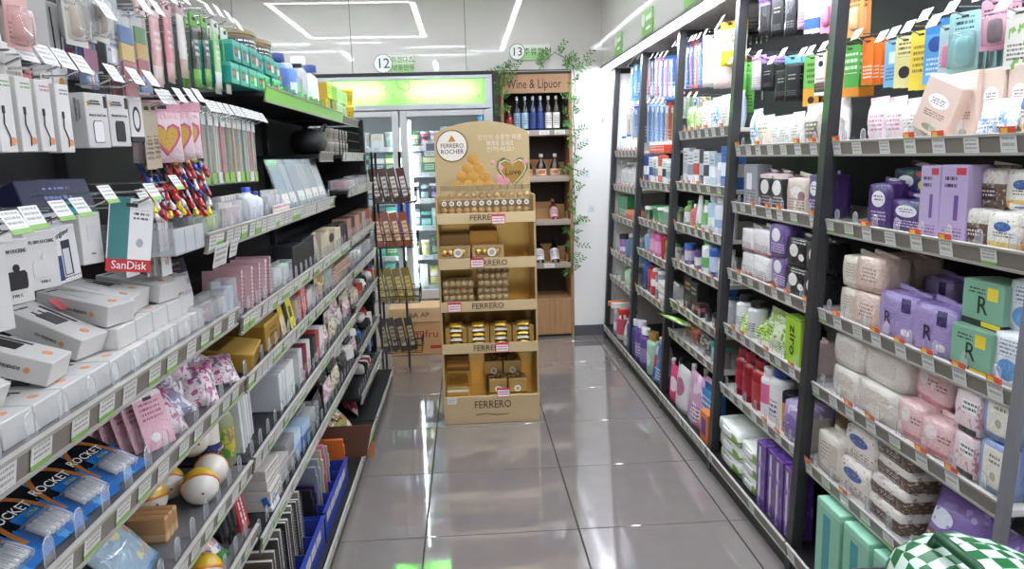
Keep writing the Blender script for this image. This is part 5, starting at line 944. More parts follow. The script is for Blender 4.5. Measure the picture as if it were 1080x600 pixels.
# ---- top hook row
hi = 'on topmost hooks of nearest left bay'
hL(2, -10, hangbox(.05, .035, .15, PM('#e2dfda', PT('#8a7a6a')), None, WHITE), .178, 'cable_box', 'white cable box half out of view', 'box', X=-.68, place=hi, tg=False)
hL(52, -16, hangbox(.05, .035, .17, PM('#e6e4e0', ('disc', 'x', .5, .2, 'z', .2, .06, '#c98a4a')), None, WHITE, None, INK, .01, .8, None, (('cable_print', B().tube([(-.014, -.001, .16), (-.01, -.001, .09), (0, -.001, .06), (.01, -.001, .09), (.014, -.001, .16)], .0014, 4).mesh('cable_print', DARK)),)), .198, 'earphone_box', 'white box with black cable loop print', 'box', X=-.70, place=hi, tg=False)
hL(14, -14, hc(PM('#d9aaa6', PT('#6a3a3a')), .06, .085, t=.014, blister=clear('#f0d8d4', .3), content=mat('#cf8f8a', .4)), .085, 'hang_card', 'pink gadget blister card', 'hang card', X=-.62, place=hi, tg=False)
for px, py, cc, ds in ((74, -22, '#b9a890', 'tan'), (86, -26, '#8a8d8c', 'grey'), (100, -22, '#a59a86', 'olive')):
    hL(px, py, hc(PM('#dcd9d2', ('lines', 'x', .1, .9, 'z', .5, .9, '#7a6a58', 4)), .07, .11, t=.015, blister=clear('#f0efec', .25), content=mat(cc, .4)), .11, 'hang_card', ds+' trinket blister card', 'hang card', X=-.66, place=hi, tg=False)
def markers(cols):
    P = [('marker_sleeve', B().rbox(-.026, .026, 0, .014, 0, .125, .003).mesh('marker_sleeve', clear('#eef0f0', .2, .1)))]
    for j, c in enumerate(cols): P.append(('marker', B().lathe([(.0058, .006), (.006, .008), (.006, .085), (.0045, .088), (.0045, .112)], 10, M=T(-.019+.0125*j, .007, 0)).mesh('marker', mat(c, .35)))) 
    P.append(('band_print', B().box(-.026, .026, -.0008, 0, .035, .07).mesh('band_print', mat('#8a3f6a', .4)))); return P
hL(90, 18, markers(('#2f5fb0', '#3a6fc0', '#b0455a', '#2f5fb0')), .125, 'marker_pack', 'blue and plum marker set', 'marker pack', X=-.67, place=hi, tag=TAGP, n=2, gap=.03)
hL(112, -18, hc(PM('#b9bcc4', PT('#4a4a52'), ('rect', 'x', .3, .9, 'z', .02, .2, '#e9e9e6')), .07, .15), .15, 'hang_card', 'grey lined stationery card', 'hang card', X=-.67, place=hi, tg=False)
def strips(cs, w=.06, h=.17):
    P = [('paper_sleeve', B().rbox(-w/2, w/2, 0, .008, 0, h, .002).mesh('paper_sleeve', clear('#eef0f0', .15, .1)))]
    for j, c in enumerate(cs): P.append(('colour_sheet', B().box(-w*.45, w*.45, .002, .006, h*(.04+.2*j), h*(.04+.2*(j+1))-.002).mesh('colour_sheet', mat(c, .5))))
    return P
hL(132, 12, strips(('#b0384a', '#b0384a', '#e2c060', '#4a7ab8')), .17, 'paper_pack', 'red yellow and blue paper pack', 'paper pack', X=-.66, place=hi, tag=TAGP, n=2, gap=.025)
hL(147, 14, strips(('#3a62b0', '#b8485a', '#d8b048', '#5aa04a')), .17, 'paper_pack', 'green topped rainbow paper pack', 'paper pack', X=-.68, place=hi, tag=TAGP, n=2, gap=.025)
hL(120, 40, strips(('#3a4f9c', '#7a3a5a', '#d0a040', '#c0503a')), .12, 'paper_pack', 'small dark rainbow paper pack', 'paper pack', X=-.72, place=hi, tg=False)
for px, py, c1, c2, ds in ((163, 2, '#d8a9a6', '#e6cfcc', 'dusty pink'), (177, 2, '#d98a92', '#e0b0b4', 'rose pink'), (190, 0, '#e2dcd8', '#c9aaa8', 'pale'), (205, 14, '#23302a', '#6fae4a', 'black and green'), (216, 16, '#2a3a30', '#86b85a', 'dark green'), (228, 22, '#9fcf8a', '#e6ece0', 'light green'), (238, 30, '#7ac060', '#dcead4', 'bright green')):
    hL(px, py, bh(film(c1, ('band', 'z', -.1, .28, c2), PT('#e9e6e2', .2, .8, .45, .75, 3)), mat(c2, .4), .05, .19, .014), .19, 'stationery_pack', ds+' hanging stationery pack', 'hang pack', X=-.70, place=hi, tag=TAGP, n=2, gap=.03)

# ---- pens fanned out of a clear tray at the near end of the pen shelf
zp = 1.27; pc = ['#c02a2a', '#1f3f9c', '#222226', '#e2e0dc', '#c02a2a', '#2748b0', '#d98a2a', '#8a1f2a', '#222226', '#e6d23a']
tr = [('pen_tray', B().rbox(-.09, .09, 0, .16, 0, .003, .001).box(-.09, .09, 0, .002, 0, .055).box(-.09, -.088, 0, .16, 0, .07).box(.088, .09, 0, .16, 0, .07).mesh('pen_tray', clear('#e6eaec', .2, .08)))]
tr += [('divider', B().box(x-.001, x+.001, 0, .16, 0, .05).mesh('divider', clear('#e6eaec', .2, .08))) for x in (-.03, .03)]
put(tr, T(-.60, 1.66, zp-.005) @ R(90), 'pen_tray', 'clear acrylic pen tray with compartments', 'tray', 'at near end of pen shelf')
def pen(c, c2):
    return [('pen', B().lathe([(.0012, 0), (.0042, .012), (.0045, .014), (.0045, .128)], 8).mesh('pen', mat(c2, .35))), ('cap', B().lathe([(.0052, .118), (.0052, .146), (.004, .149)], 8).mesh('cap', mat(c, .3, 0, .3))), ('>clip', B().box(-.001, .001, .0052, .0072, .12, .146).mesh('clip', mat(c, .3)))]
names = ['red', 'blue', 'black', 'white', 'red', 'blue', 'orange', 'maroon', 'black', 'yellow']
R9 = random.Random(9)
for k in range(84):
    i, j = k % 12, k//12
    px = 158+5.2*i+R9.uniform(-2, 2)+1.2*j; py = 176+9.2*j+R9.uniform(-2.5, 2.5)-(i*.6)
    c = (2 if i < 4 and j < 2 else (6, 9, 2)[R9.randint(0, 2)] if j < 1 else (0, 1, 0, 1, 2, 7, 3)[R9.randint(0, 6)] if j < 5 else (0, 3, 9, 0, 7)[R9.randint(0, 4)])
    tip = at(px, py, X=-.635-.008*(6-j)); d_ = Vector((.42+R9.uniform(-.1, .1), -.8+R9.uniform(-.1, .1), -.30+R9.uniform(-.08, .08))).normalized()
    M = T(*(tip-d_*.149)) @ d_.to_track_quat('Z', 'X').to_matrix().to_4x4()
    put(proto(pen, pc[c], '#e2e0dc' if c in (3, 9) or R9.random() < .3 else pc[c]), M, 'ballpoint_pen', names[c]+'-capped ballpoint pen bundled above the clear tray', 'pen', '', 'ballpoint pens above the clear tray', True)
put(carton(.15, .11, .075, PM('#26284a', ('lines', 'x', .3, .7, 'z', .3, .8, '#7a80c0', 2))), T(-.72, 1.40, 1.36) @ R(70) @ R(-20, 'X'), 'navy_box', 'dark navy box lying behind hooks', 'box', 'above the pen tray')

# ---- middle bay rows
whp = mat('#dfdedb', .4); cl = clear('#eef1f2', .2, .1)
def clearpack(c, t=.012, h=.12): return lambda w: proto(_clearpack, w, t, h, c)
def _clearpack(w, t, h, c): return [('clear_pack', B().rbox(-w/2, w/2, 0, t, 0, h, .002).mesh('clear_pack', cl)), ('content', B().rbox(-w*.42, w*.42, t*.2, t*.8, h*.08, h*.8, .002).mesh('content', mat(c, .45))), ('insert_card', B().box(-w*.44, w*.44, t*.82, t*.9, h*.02, h*.98).mesh('insert_card', mat('#d6d4cf', .5)))]
Lrow(1, 0, [
 (222, 240, clearpack('#b8cf5a', .05, .05), 'clear_case', 'clear case with lime contents', 'case', {'set': .02}), (236, 262, lambda w: proto(carton, w, .03, .075, PM('#dedcd8', ('lines', 'z', .4, 1.1, 'x', .05, .95, '#9a9894', 8), ('band', 'z', .1, .3, '#c9a0a4'))), 'eraser_box', 'white ribbed eraser box', 'box', {'set': .08}),
 (243, 258, clearpack('#d8c4c6', .03, .07), 'clear_case', 'clear case with pale pink contents', 'case'), (259, 270, bt(clear('#e6eaee', .3), mat('#d8dade', .3), None, .085, 'round'), 'glue_bottle', 'clear glue bottle', 'glue'), (269, 277, bt(mat('#dfe3ea', .3), mat('#2f55c0', .3), None, .1, 'round'), 'glue_bottle', 'glue stick with blue cap', 'glue'), (277, 284, bt(mat('#dfe3ea', .3), mat('#2848a8', .3), None, .085, 'round'), 'glue_bottle', 'short glue stick with dark blue cap', 'glue'), (284, 292, clearpack('#cfd3d6', .03, .085), 'clear_case', 'clear case with grey contents', 'case'), (291, 299, clearpack('#e2e4e4', .03, .08), 'clear_case', 'clear case with white contents', 'case')])
slv = clear('#cfd9de', .3, .12)
def sleeve(c): return lambda w: proto(_sleeve, w, c)
def _sleeve(w, c): return [('plastic_sleeve', B().rbox(-w/2, w/2, 0, .01, 0, .19, .003).mesh('plastic_sleeve', slv)), ('insert_sheet', B().box(-w*.45, w*.45, .003, .007, .01, .17).mesh('insert_sheet', mat(c, .5))), ('front_print', B().box(-w*.3, w*.3, -.0008, 0, .02, .06).mesh('front_print', mat('#d9d4cc', .5)))]
for i, (a, b, c) in enumerate(((299, 309, '#9fb0b8'), (307, 318, '#b9c0c4'), (316, 326, '#a8aeb0'), (324, 334, '#c4beb8'), (331, 341, '#a89f98'), (338, 347, '#cfc9c2'))):
    Lrow(1, 0, [(a, b, sleeve(c), 'plastic_sleeve', 'tall clear plastic document sleeve', 'sleeve', {'tx': -16, 'set': .03})])
put([('sign_strip', B().rbox(-.11, .11, 0, .001, 0, .028, .0003).mesh('sign_strip', PM('#e6e2de', ('lines', 'x', .03, .97, 'z', .2, .8, '#c8404a', 1))))], T(LX+.006, 2.46, 1.292) @ R(90), 'sign_strip', 'white strip sign with red print clipped to pen shelf rail', 'sign', '')
put([('price_card', B().rbox(-.05, .05, 0, .001, -.055, 0, .0004).mesh('price_card', TAGP))], T(LX+.012, 1.83, 1.262) @ R(90) @ R(12, 'X'), 'price_card', 'large white price card hanging below pen shelf corner', 'price card', '')
put([('price_card', B().rbox(-.03, .03, 0, .001, -.045, 0, .0004).mesh('price_card', TAGP))], T(LX+.012, 1.93, 1.262) @ R(90) @ R(12, 'X'), 'price_card', 'small white price card hanging below pen shelf rail', 'price card', '')
pinknb = lambda c: (lambda w: proto(spiral, .11, .12, w if w < .02 else .014, mat(c, .5)))
Lrow(1, 1, [
 (232, 246, clearpack('#cfcac8', .06, .09), 'clear_case', 'clear stationery box', 'case'), (244, 254, clearpack('#b6c4dc', .05, .11), 'clear_case', 'clear box with pale blue contents', 'case'),
 (254, 264, pinknb('#d9aab0'), 'spiral_notebook', 'pink spiral notebook', 'notebook', {'ty': 12}), (262, 272, pinknb('#e2bcc0'), 'spiral_notebook', 'pink spiral notebook', 'notebook', {'ty': 12}), (270, 279, pinknb('#dcb0b8'), 'spiral_notebook', 'pink spiral notebook', 'notebook', {'ty': 12}), (277, 286, pinknb('#e6c8ca'), 'spiral_notebook', 'pink spiral notebook', 'notebook', {'ty': 12}), (284, 292, pinknb('#d0a0a8'), 'spiral_notebook', 'pink spiral notebook', 'notebook', {'ty': 12}),
 (292, 302, clearpack('#e4e4e2', .05, .075), 'clear_case', 'clear box with white contents', 'case'), (302, 311, clearpack('#cfd0d2', .05, .07), 'clear_case', 'clear box with grey contents', 'case'),
 (311, 323, ctn(mat('#26262a', .5), .07, .11), 'memo_pad', 'black memo pad', 'memo pad'), (322, 334, ctn(mat('#1f2024', .5), .07, .115), 'memo_pad', 'black memo pad', 'memo pad'), (333, 341, lambda w: proto(hangcard, .06, .12, PM('#b9aca0', PT())), 'hang_card', 'taupe card with wire hook', 'hang card', {'tx': -8}),
 (340, 348, ctn(PM('#c9bda6', PT()), .06, .1), 'memo_box', 'beige memo box', 'box'), (347, 355, ctn(PM('#b9a98e', ('disc', 'x', .5, .3, 'z', .6, .2, '#4a4034')), .06, .105), 'memo_box', 'tan memo box with round print', 'box'), (354, 361, ctn(PM('#cfc4b0', PT()), .06, .09), 'memo_box', 'cream memo box', 'box'), (360, 367, ctn(mat('#2a2828', .5), .06, .1), 'memo_box', 'black memo box', 'box')])
gold = PM('#b98f35', ('lines', 'x', .3, .75, 'z', .35, .75, '#4a3410', 2), ('band', 'z', .9, 1.1, '#d4b05a'), rough=.35, metal=.35)
Lrow(1, 2, [
 (258, 277, lambda w: proto(carton, w, .19, .055, gold), 'gold_carton', 'gold carton lying flat', 'box', {'tx': 10, 'rz': 8}), (262, 284, lambda w: proto(carton, w, .19, .055, gold), 'gold_carton', 'gold carton lying flat on others', 'box', {'dz': .058, 'rz': -6, 'set': .05}), (282, 298, lambda w: proto(carton, w, .12, .085, gold), 'gold_carton', 'upright gold carton', 'box'),
 (298, 306, lambda w: proto(hangcard, .06, .12, PM('#d9c8a0', ('band', 'z', .5, 1.1, '#d8bf2f'))), 'hang_card', 'yellow tagged card', 'hang card', {'tx': -10}), (305, 312, lambda w: proto(hangcard, .06, .13, PM('#e0d23a', ('rect', 'x', .2, .8, 'z', .3, .6, '#55523a'))), 'hang_card', 'bright yellow card', 'hang card', {'tx': -10}), (312, 318, clearpack('#c9a86a', .05, .09), 'clear_case', 'clear case with amber contents', 'case'),
 (318, 325, ctn(PM('#b3222c', ('lines', 'z', .1, .9, 'x', .2, .8, '#f0e0de', 2)), .03, .13), 'red_carton', 'upright red carton with white lettering', 'box', {'ty': -12}), (325, 333, clearpack('#d8d0c8', .05, .085), 'clear_case', 'clear case with beige contents', 'case'), (332, 340, clearpack('#b04a3a', .05, .06), 'clear_case', 'clear case with red contents', 'case'), (339, 347, pb(film('#b08a4a', ('blot', '#e2d0a0', 4, .55)), .04, .08, seed=71), 'small_bag', 'amber small bag', 'bag'), (346, 354, clearpack('#9fb8a4', .05, .1), 'clear_case', 'clear case with sage contents', 'case'),
 (353, 369, lambda w: proto(carton, w, .1, .016, PM('#a8806a', ('band', 'z', .4, .6, '#d8c4b4'))), 'kraft_pack', 'flat kraft brown pack', 'pack', {'stack': 5, 'sh': .018})])
def rndbag(i, seed): return pb([film('#c9a0a8', ('blot', '#e9dcdc', 4, .52)), film('#b77a94', ('blot', '#7a4a72', 4, .56)), film('#d8d4d0', ('blot', '#a85a5a', 5, .58)), film('#2a2a2c', ('blot', '#8a8a8c', 5, .6)), film('#e0d0b8', ('blot', '#5a7a5a', 5, .6)), film('#a34a4e', ('blot', '#e2c8c4', 5, .58))][i], .04, .085, seed=seed)
BN = ['pale pink', 'mauve', 'white and red', 'black', 'cream and green', 'crimson']
for i in range(5): put(proto(slimbox, .017, .2, .155, PM(('#e2e2e0', '#cfd2d8', '#ecebe8')[i % 3], ('lines', 'z', .1, .9, 'y', .1, .9, '#b9bcc2', 2))), T(-.64-.004*i, 2.02+.036*i, LS[1, 3]) @ R(90) @ R(-5, 'Y'), 'white_folder', 'upright white file box', 'box', 'beside fragrance sprays')
Lrow(1, 3, [(297, 306, ctn(PM('#d4d6da', PT('#9aa0a8')), .1, .12), 'white_carton', 'pale grey blank carton', 'box', {'n': 3}), (305, 312, ctn(PM('#e0e0de', PT('#9aa0a8')), .1, .12), 'white_carton', 'off-white blank carton', 'box', {'n': 3}), (311, 319, clearpack('#a9b8b4', .06, .12), 'clear_case', 'clear case with teal grey contents', 'case'), (318, 322, sx(PM('#d9dad8', PT())), 'card_box', 'upright white card box', 'box'), (322, 326, sx(PM('#7a2a3a', PT('#e0d0d0'))), 'card_box', 'upright maroon card box', 'box'), (326, 330, sx(PM('#e6e4e2', PT('#b04a4a'))), 'card_box', 'upright white card box with red print', 'box'), (330, 334, sx(PM('#2f2d30', PT('#e0e0e0'))), 'card_box', 'upright black card box', 'box'), (334, 338, sx(PM('#b8383c', PT('#f0e0e0'))), 'card_box', 'upright red card box', 'box'), (338, 342, sx(PM('#dcdad8', PT())), 'card_box', 'upright pale card box', 'box')])
for i in range(9): Lrow(1, 3, [(342+i*4, 349+i*4, rndbag((i*2) % 6, 80+i), 'accessory_bag', BN[(i*2) % 6]+' hair accessory bag', 'bag', {'dz': .0+.03*(i % 2), 'set': .02*(i % 2)})])
Lrow(1, 4, [(284, 296, lambda w: proto(carton, w, .12, .03, PM('#d6d0c8', ('lines', 'x', .1, .9, 'z', .2, .8, '#7a736a', 1))), 'flat_pack', 'flat off-white stationery pack', 'pack', {'stack': 4, 'sh': .032}), (295, 305, lambda w: proto(carton, w, .12, .028, PM('#c9c5c0', ('lines', 'x', .1, .9, 'z', .2, .8, '#6a6a6a', 1))), 'flat_pack', 'flat grey stationery pack', 'pack', {'stack': 3, 'sh': .03}), (288, 296, ctn(PM('#3a6fb8', ('band', 'z', -.1, .4, '#e6e6e4')), .02, .05), 'blue_pack', 'small blue and white pack', 'pack', {'dz': .0, 'set': -.012, 'tx': -20}),
 (305, 314, ctn(PM('#9a9a98', PT()), .1, .05), 'grey_case', 'low grey plastic case', 'case', {'stack': 2, 'sh': .055}), (313, 321, ctn(PM('#8fb4d8', ('band', 'z', .6, 1.1, '#c8dcec')), .06, .085), 'blue_carton', 'pale blue carton', 'box'), (320, 327, ctn(PM('#4a6f9c', ('band', 'z', .6, 1.1, '#a8c0d8')), .06, .085), 'blue_carton', 'steel blue carton', 'box'), (313, 330, lambda w: proto(carton, w, .1, .03, PM('#b8302f', ('lines', 'x', .05, .95, 'z', .2, .8, '#e8c8c4', 1))), 'red_pack', 'red ribbed pack set behind blue cartons', 'pack', {'set': .08, 'dz': .06}), (329, 338, clearpack('#b9c0b8', .06, .08), 'clear_case', 'clear case with metal clips', 'case')])
for i in range(9): Lrow(1, 4, [(337+i*4.2, 344+i*4.2, rndbag((3, 3, 0, 3, 4, 2)[i % 6], 95+i), 'accessory_bag', BN[(3, 3, 0, 3, 4, 2)[i % 6]]+' small goods bag', 'bag', {'dz': .02*(i % 2), 'set': .02*(i % 2)})])
# bottom shelf of the middle bay: notebooks, bins, folders
zb0 = LS[1, 9]
nbc = [('#23221f', 'black'), ('#6f6457', 'taupe'), ('#3a3d3c', 'charcoal'), ('#7a6c5c', 'brown'), ('#8a7f70', 'tan'), ('#4c4a46', 'dark grey'), ('#9a958c', 'stone grey'), ('#252628', 'near-black'), ('#8d8478', 'khaki'), ('#5f5a52', 'umber'), ('#c9c4ba', 'ivory'), ('#3f4144', 'slate'), ('#75695a', 'coffee'), ('#b0aaa0', 'ash grey')]
y = 2.0
for i, (c, nm) in enumerate(nbc):
    hh = (.15, .17, .2, .21, .22, .24, .25, .255, .245, .25, .255, .25, .24, .25)[i]
    put(spiral(.17, hh, .016, mat(c, .55)), T(-.60-R5.uniform(0, .012), y, zb0) @ R(90) @ R(-6, 'Y'), 'spiral_notebook', nm+' spiral notebook standing in the blue bin', 'notebook', 'of middle left bay'); y += .0385
binm = mat('#2d3f9c', .35)
for y0, y1 in ((1.96, 2.56), (2.58, 3.10)):
    L = y1-y0
    p = [('blue_bin', B().rbox(-L/2, L/2, 0, .004, 0, .11, .001).box(-L/2, -L/2+.003, 0, .24, 0, .10).box(L/2-.003, L/2, 0, .24, 0, .10).mesh('blue_bin', binm))]
    p += [('divider_rib', B().rbox(x-.002, x+.002, .004, .05, 0, .095, .001).mesh('divider_rib', binm)) for x in (-L*.3, -L*.1, L*.1, L*.3)]
    p.append(('rim', B().rbox(-L/2, L/2, -.006, .008, .108, .114, .001).mesh('rim', binm)))
    p += [('price_tag', tag_mesh(.07, .032, TAGP), T(x, -.002, .066)) for x in [(-L/2+.06+i*.085) for i in range(int((L-.06)/.085))]]
    put(p, T(-.555, (y0+y1)/2, zb0) @ R(90), 'blue_bin', ('nearer' if y0 < 2 else 'farther')+' blue plastic bin with a row of price tags on its front', 'bin', '')
for i, (c, nm, hh, tl) in enumerate((('#1e1e22', 'crumpled black', .2, -8), ('#3c2f58', 'violet', .19, -6), ('#8e98a8', 'blue grey', .25, -10), ('#a3a9ae', 'pale grey', .26, -10), ('#c9c0a8', 'cream', .27, -9), ('#d98a98', 'pink', .27, -9), ('#b8b4b0', 'frosted', .24, -8))):
    put(folder(.2, hh, .012, mat(c, .4)), T(-.60, 2.62+.055*i, zb0) @ R(90) @ R(tl, 'Y'), 'file_folder', nm+' file folder standing in the blue bin', 'folder', '')
put(folder(.15, .19, .014, mat('#d9702e', .4)), T(-.57, 3.14, zb0) @ R(90) @ R(-8, 'Y'), 'file_folder', 'orange file folder at end of the blue bin', 'folder', '')
put([('cardboard_sheet', B().prism([(-.12, 0), (.10, .02), (.13, .17), (-.12, .20)], 0, .005).mesh('cardboard_sheet', mat('#5a3424', .6))), ('torn_edge', B().prism([(.10, .02), (.135, 0), (.14, .05), (.128, .1)], -.001, .006).mesh('torn_edge', mat('#a8683c', .7)))],
    T(-.60, 3.30, zb0+.0) @ R(20) @ R(6, 'X'), 'cardboard_sheet', 'dark brown cardboard sheet sticking out beyond bottom shelf', 'cardboard', '')
put(pouchbag(.2, .06, .17, film('#b9935a', ('blot', '#ece6da', 3, .5), ('blot', '#2f2822', 4, .6)), 7), T(-.60, 3.62, zb0+.02) @ R(80) @ R(-40, 'X'), 'pet_bag', 'white and brown pet snack bag', 'bag', 'on bottom shelf of middle left bay')
put(pouchbag(.14, .05, .12, film('#5fc43a', ('blot', '#2f7a22', 4, .6)), 8), T(-.585, 3.50, zb0) @ R(80) @ R(-30, 'X'), 'pet_bag', 'bright green snack bag', 'bag', 'on bottom shelf of middle left bay')
put(pouchbag(.16, .06, .14, film('#a8304a', ('blot', '#e6d0d4', 3, .56)), 9), T(-.62, 4.02, zb0+.02) @ R(100) @ R(-40, 'X'), 'pet_bag', 'crimson and white bag', 'bag', 'on bottom shelf of farthest left bay')
for i in range(4): put([('wire_rail', B().tube([(-.4, 0, 0), (.4, 0, 0)], .004, 6).mesh('wire_rail', CHROME)), ('rail_end', B().ball(.006, (-.4, 0, 0), 6, 4).mesh('rail_end', CHROME))], T(-.61-.08*i, 4.40, zb0+.05) @ R(90), 'wire_rail', 'thin chrome wire rail across empty bottom shelf', 'rail', 'of farthest left bay')
# ---- farthest bay rows
Lrow(2, 0, [(366, 374, clearpack('#c9949a', .1, .05), 'clear_case', 'clear box with pink contents', 'case'), (373, 381, clearpack('#b98088', .1, .05), 'clear_case', 'clear box with rose contents', 'case'), (380, 389, clearpack('#8a5a60', .1, .06), 'clear_case', 'clear box with plum contents', 'case')])
Lrow(2, 1, [(368+i*3.5, 371.5+i*3.5, sx(PM(['#a8786a', '#3a302e', '#b98a78', '#6a4a42', '#c0a090', '#8a4a42', '#b07a62'][i], PT('#e0d0c8')), .08, .1), 'card_box', ['clay', 'black', 'rose tan', 'brown', 'sand', 'brick', 'copper'][i]+' upright card box', 'box') for i in range(7)])
for i in range(6): Lrow(2, 2, [(371+i*4, 377+i*4, clearpack(['#cfd0d0', '#8a8c90', '#dfe0e0', '#a8aaae', '#c0c2c6', '#9a9c9e'][i], .05, .09), 'clear_case', ['white', 'grey', 'bright white', 'silver', 'pale grey', 'steel'][i]+' clear goods case', 'case')])
SK = [('#1f1f22', '#e6e4e0', 'black'), ('#e2dfda', '#2a2a2c', 'white'), ('#26262a', '#5a7ac8', 'navy black'), ('#d8d4ce', '#b03a3a', 'off-white')]
for si, x0, x1 in ((3, 378, 397), (4, 366, 398), (5, 387, 394)):
    n = 6; st = (x1-x0)/n
    for i in range(n):
        a, b, nm = SK[(i+si) % 4]
        Lrow(2, si, [(x0+i*st, x0+(i+1.3)*st, lambda w, a=a, b=b, i=i: proto(sock, max(w, .07), .1, .075, mat(a, .8), mat(b, .5), i), 'folded_socks', nm+' folded socks with paper band', 'socks', {'dz': .03*(i % 2), 'set': .03*(i % 2), 'rz': (i*37) % 40-20})])
# brighter packs heaped in the middle bay beyond the cards
for i in range(8):
    Lrow(2, 3, [(377+i*2.6, 381+i*2.6, rndbag((2, 0, 3, 2, 1, 4, 3, 2)[i], 120+i), 'accessory_bag', BN[(2, 0, 3, 2, 1, 4, 3, 2)[i]]+' sock bag', 'bag', {'set': .08, 'dz': .04})])
# ---- raised top shelf: tins, sprays, cups
teal = PM('#2a9a8c', ('band', 'z', .8, 1.1, '#57b8ac'), ('rect', 'x', .15, .6, 'z', .25, .7, '#243c3c'), ('rect', 'x', .65, .92, 'z', .2, .6, '#d6d8d4'), ('rect', 'x', .2, .5, 'z', .4, .6, '#c8404a'), rough=.3)
brown = PM('#5a4632', ('band', 'z', .35, .75, '#1f2438'), ('lines', 'x', .1, .9, 'z', .4, .7, '#e6e2d8', 1), ('band', 'z', .9, 1.1, '#b9a070'), rough=.35)
pl = 'on raised top shelf of left gondola'
zt = LS[1, 8]
def onTop(px0, px1, fn, name, desc, cat, dz=0, set=0):
    Lrow(1, 8, [(px0, px1, fn, name, desc, cat, {'dz': dz, 'set': set, 'place': pl})])
tin = lambda m, h=.062: (lambda w: proto(tub, w, h, m, mat('#3aa896', .3)))
for i, (a, b) in enumerate(((246, 263), (263, 281), (279, 297))):
    [onTop(a+(b-a)*j/2, a+(b-a)*(j+1)/2, lambda w: proto(carton, w, .1, .062, teal), 'teal_tin', ('lower', 'upper')[q]+' teal green storage tub', 'tub', .0655*q) for j in (0, 1) for q in (0, 1)]
onTop(262, 278, lambda w: proto(bottle, w, .075, brown, mat('#8a7a5a', .4), None, 'jar'), 'insect_tin', 'brown and navy tin stacked on tubs', 'tin', .131, .02); onTop(278, 294, lambda w: proto(bottle, w, .075, brown, mat('#8a7a5a', .4), None, 'jar'), 'insect_tin', 'brown and navy tin stacked on tubs', 'tin', .131, .02)
onTop(294, 300, bt(brown, mat('#8a7a5a', .4), None, .08, 'jar'), 'insect_tin', 'brown tin standing beside tubs', 'tin')
onTop(298, 308, bt(PM('#26387e', ('blot', '#5a6fc0', 3, .6)), mat('#26387e', .3), None, .2, 'squeeze', .6), 'repellent', 'tall navy blue dispenser', 'bottle', 0, .04)
onTop(306, 312, bt(mat('#3a5fa8', .3), mat('#8aa6d6', .3), None, .15, 'can'), 'spray_can', 'blue spray can', 'can'); onTop(311, 318, bt(PM('#5f8fd0', ('band', 'z', .3, .6, '#dfe8f2')), mat('#cfd8e6', .3), None, .16, 'can'), 'spray_can', 'light blue spray can', 'can'); onTop(316, 322, bt(clear('#c8d0d6', .4), mat('#26262a', .3), None, .17, 'pump'), 'pump_bottle', 'clear bottle with black pump', 'bottle')
onTop(322, 333, bt(clear('#e2e6ea', .55, .2), mat('#e6e6e6', .3), None, .22, 'squeeze', .6), 'repellent', 'tall translucent white dispenser', 'bottle'); onTop(332, 341, bt(PM('#dfe3ea', ('band', 'x', .6, 1.1, '#2c3f86')), mat('#2c3f86', .3), None, .22, 'squeeze', .6), 'repellent', 'tall white and navy dispenser', 'bottle', 0, .02)
for a, b, c, nm in ((345, 351, '#c9a23a', 'yellow'), (350, 356, '#8a4a3a', 'brown'), (355, 361, '#cfc4b4', 'cream'), (360, 366, '#b9aa98', 'beige')):
    m_ = PM(c, ('lines', 'x', .1, .9, 'z', .3, .8, '#4a3a2a', 3)); onTop(a, b, ctn(m_, .08, .075), 'snack_cup', 'lower '+nm+' snack carton', 'box'); onTop(a, b, ctn(m_, .08, .075), 'snack_cup', 'upper '+nm+' snack carton', 'box', .078)
for k in range(2): onTop(371, 377, lambda w: proto(tub, .12, .1, PM('#d8b82a', ('lines', 'x', .1, .9, 'z', .3, .7, '#5a4410', 3)), mat('#e2c83a', .4)), 'noodle_tub', ('lower', 'upper')[k]+' bright yellow tub', 'tub', .1*k-.0)
for k in range(10): ob('green_peg', B().box(-.002, .002, 0, .06, 0, .05).mesh('green_peg', clear('#7fdc5a', .4, .1)), LU[1], T(TOPX-.012, 2.70+.115*k, zt) @ R(90))
# bowls behind a wire fence in the last bay
zbw = LS[2, 8]
for i in range(4):
    for k in range(2):
        put(proto(tub, .11, .07, PM('#b9b2a8', ('lines', 'x', .1, .9, 'z', .3, .8, '#6a6058', 3)), mat('#d8d4cc', .35)), T(-.70, 4.16+.165*i, zbw+.072*k) @ R(90), 'noodle_bowl', ('lower', 'upper')[k]+' grey lidded bowl behind wire fence', 'bowl', 'in farthest left bay')
put([('black_bag', _shift(B().soft(.22, .16, .12, .7, 5, .1, 3).mesh('black_bag', mat('#1c1c1f', .5)), 0, .08, 0)), ('handle', B().tube([(-.05, .02, .11), (-.03, .0, .14), (.03, .0, .14), (.05, .02, .11)], .005, 6).mesh('handle', BLACK))], T(-.66, 3.70, 1.452+.03) @ R(90), 'black_bag', 'black soft case on the gallery shelf', 'case', '')
make_shelf(LU[1], -1, -.66, 3.50, 3.85, 1.452, .33, 0, boardm=SHELFB)
fb = B()
for i in range(9): fb.tube([(0, 4.06+.097*i, zbw), (0, 4.06+.097*i, zbw+.13)], .0025, 5)
for z in (.03, .08, .13): fb.tube([(0, 4.06, zbw+z), (0, 4.84, zbw+z)], .0025, 5)
ob('wire_fence', fb.mesh('wire_fence', BLACK), LU[2], T(-.655, 0, 0))
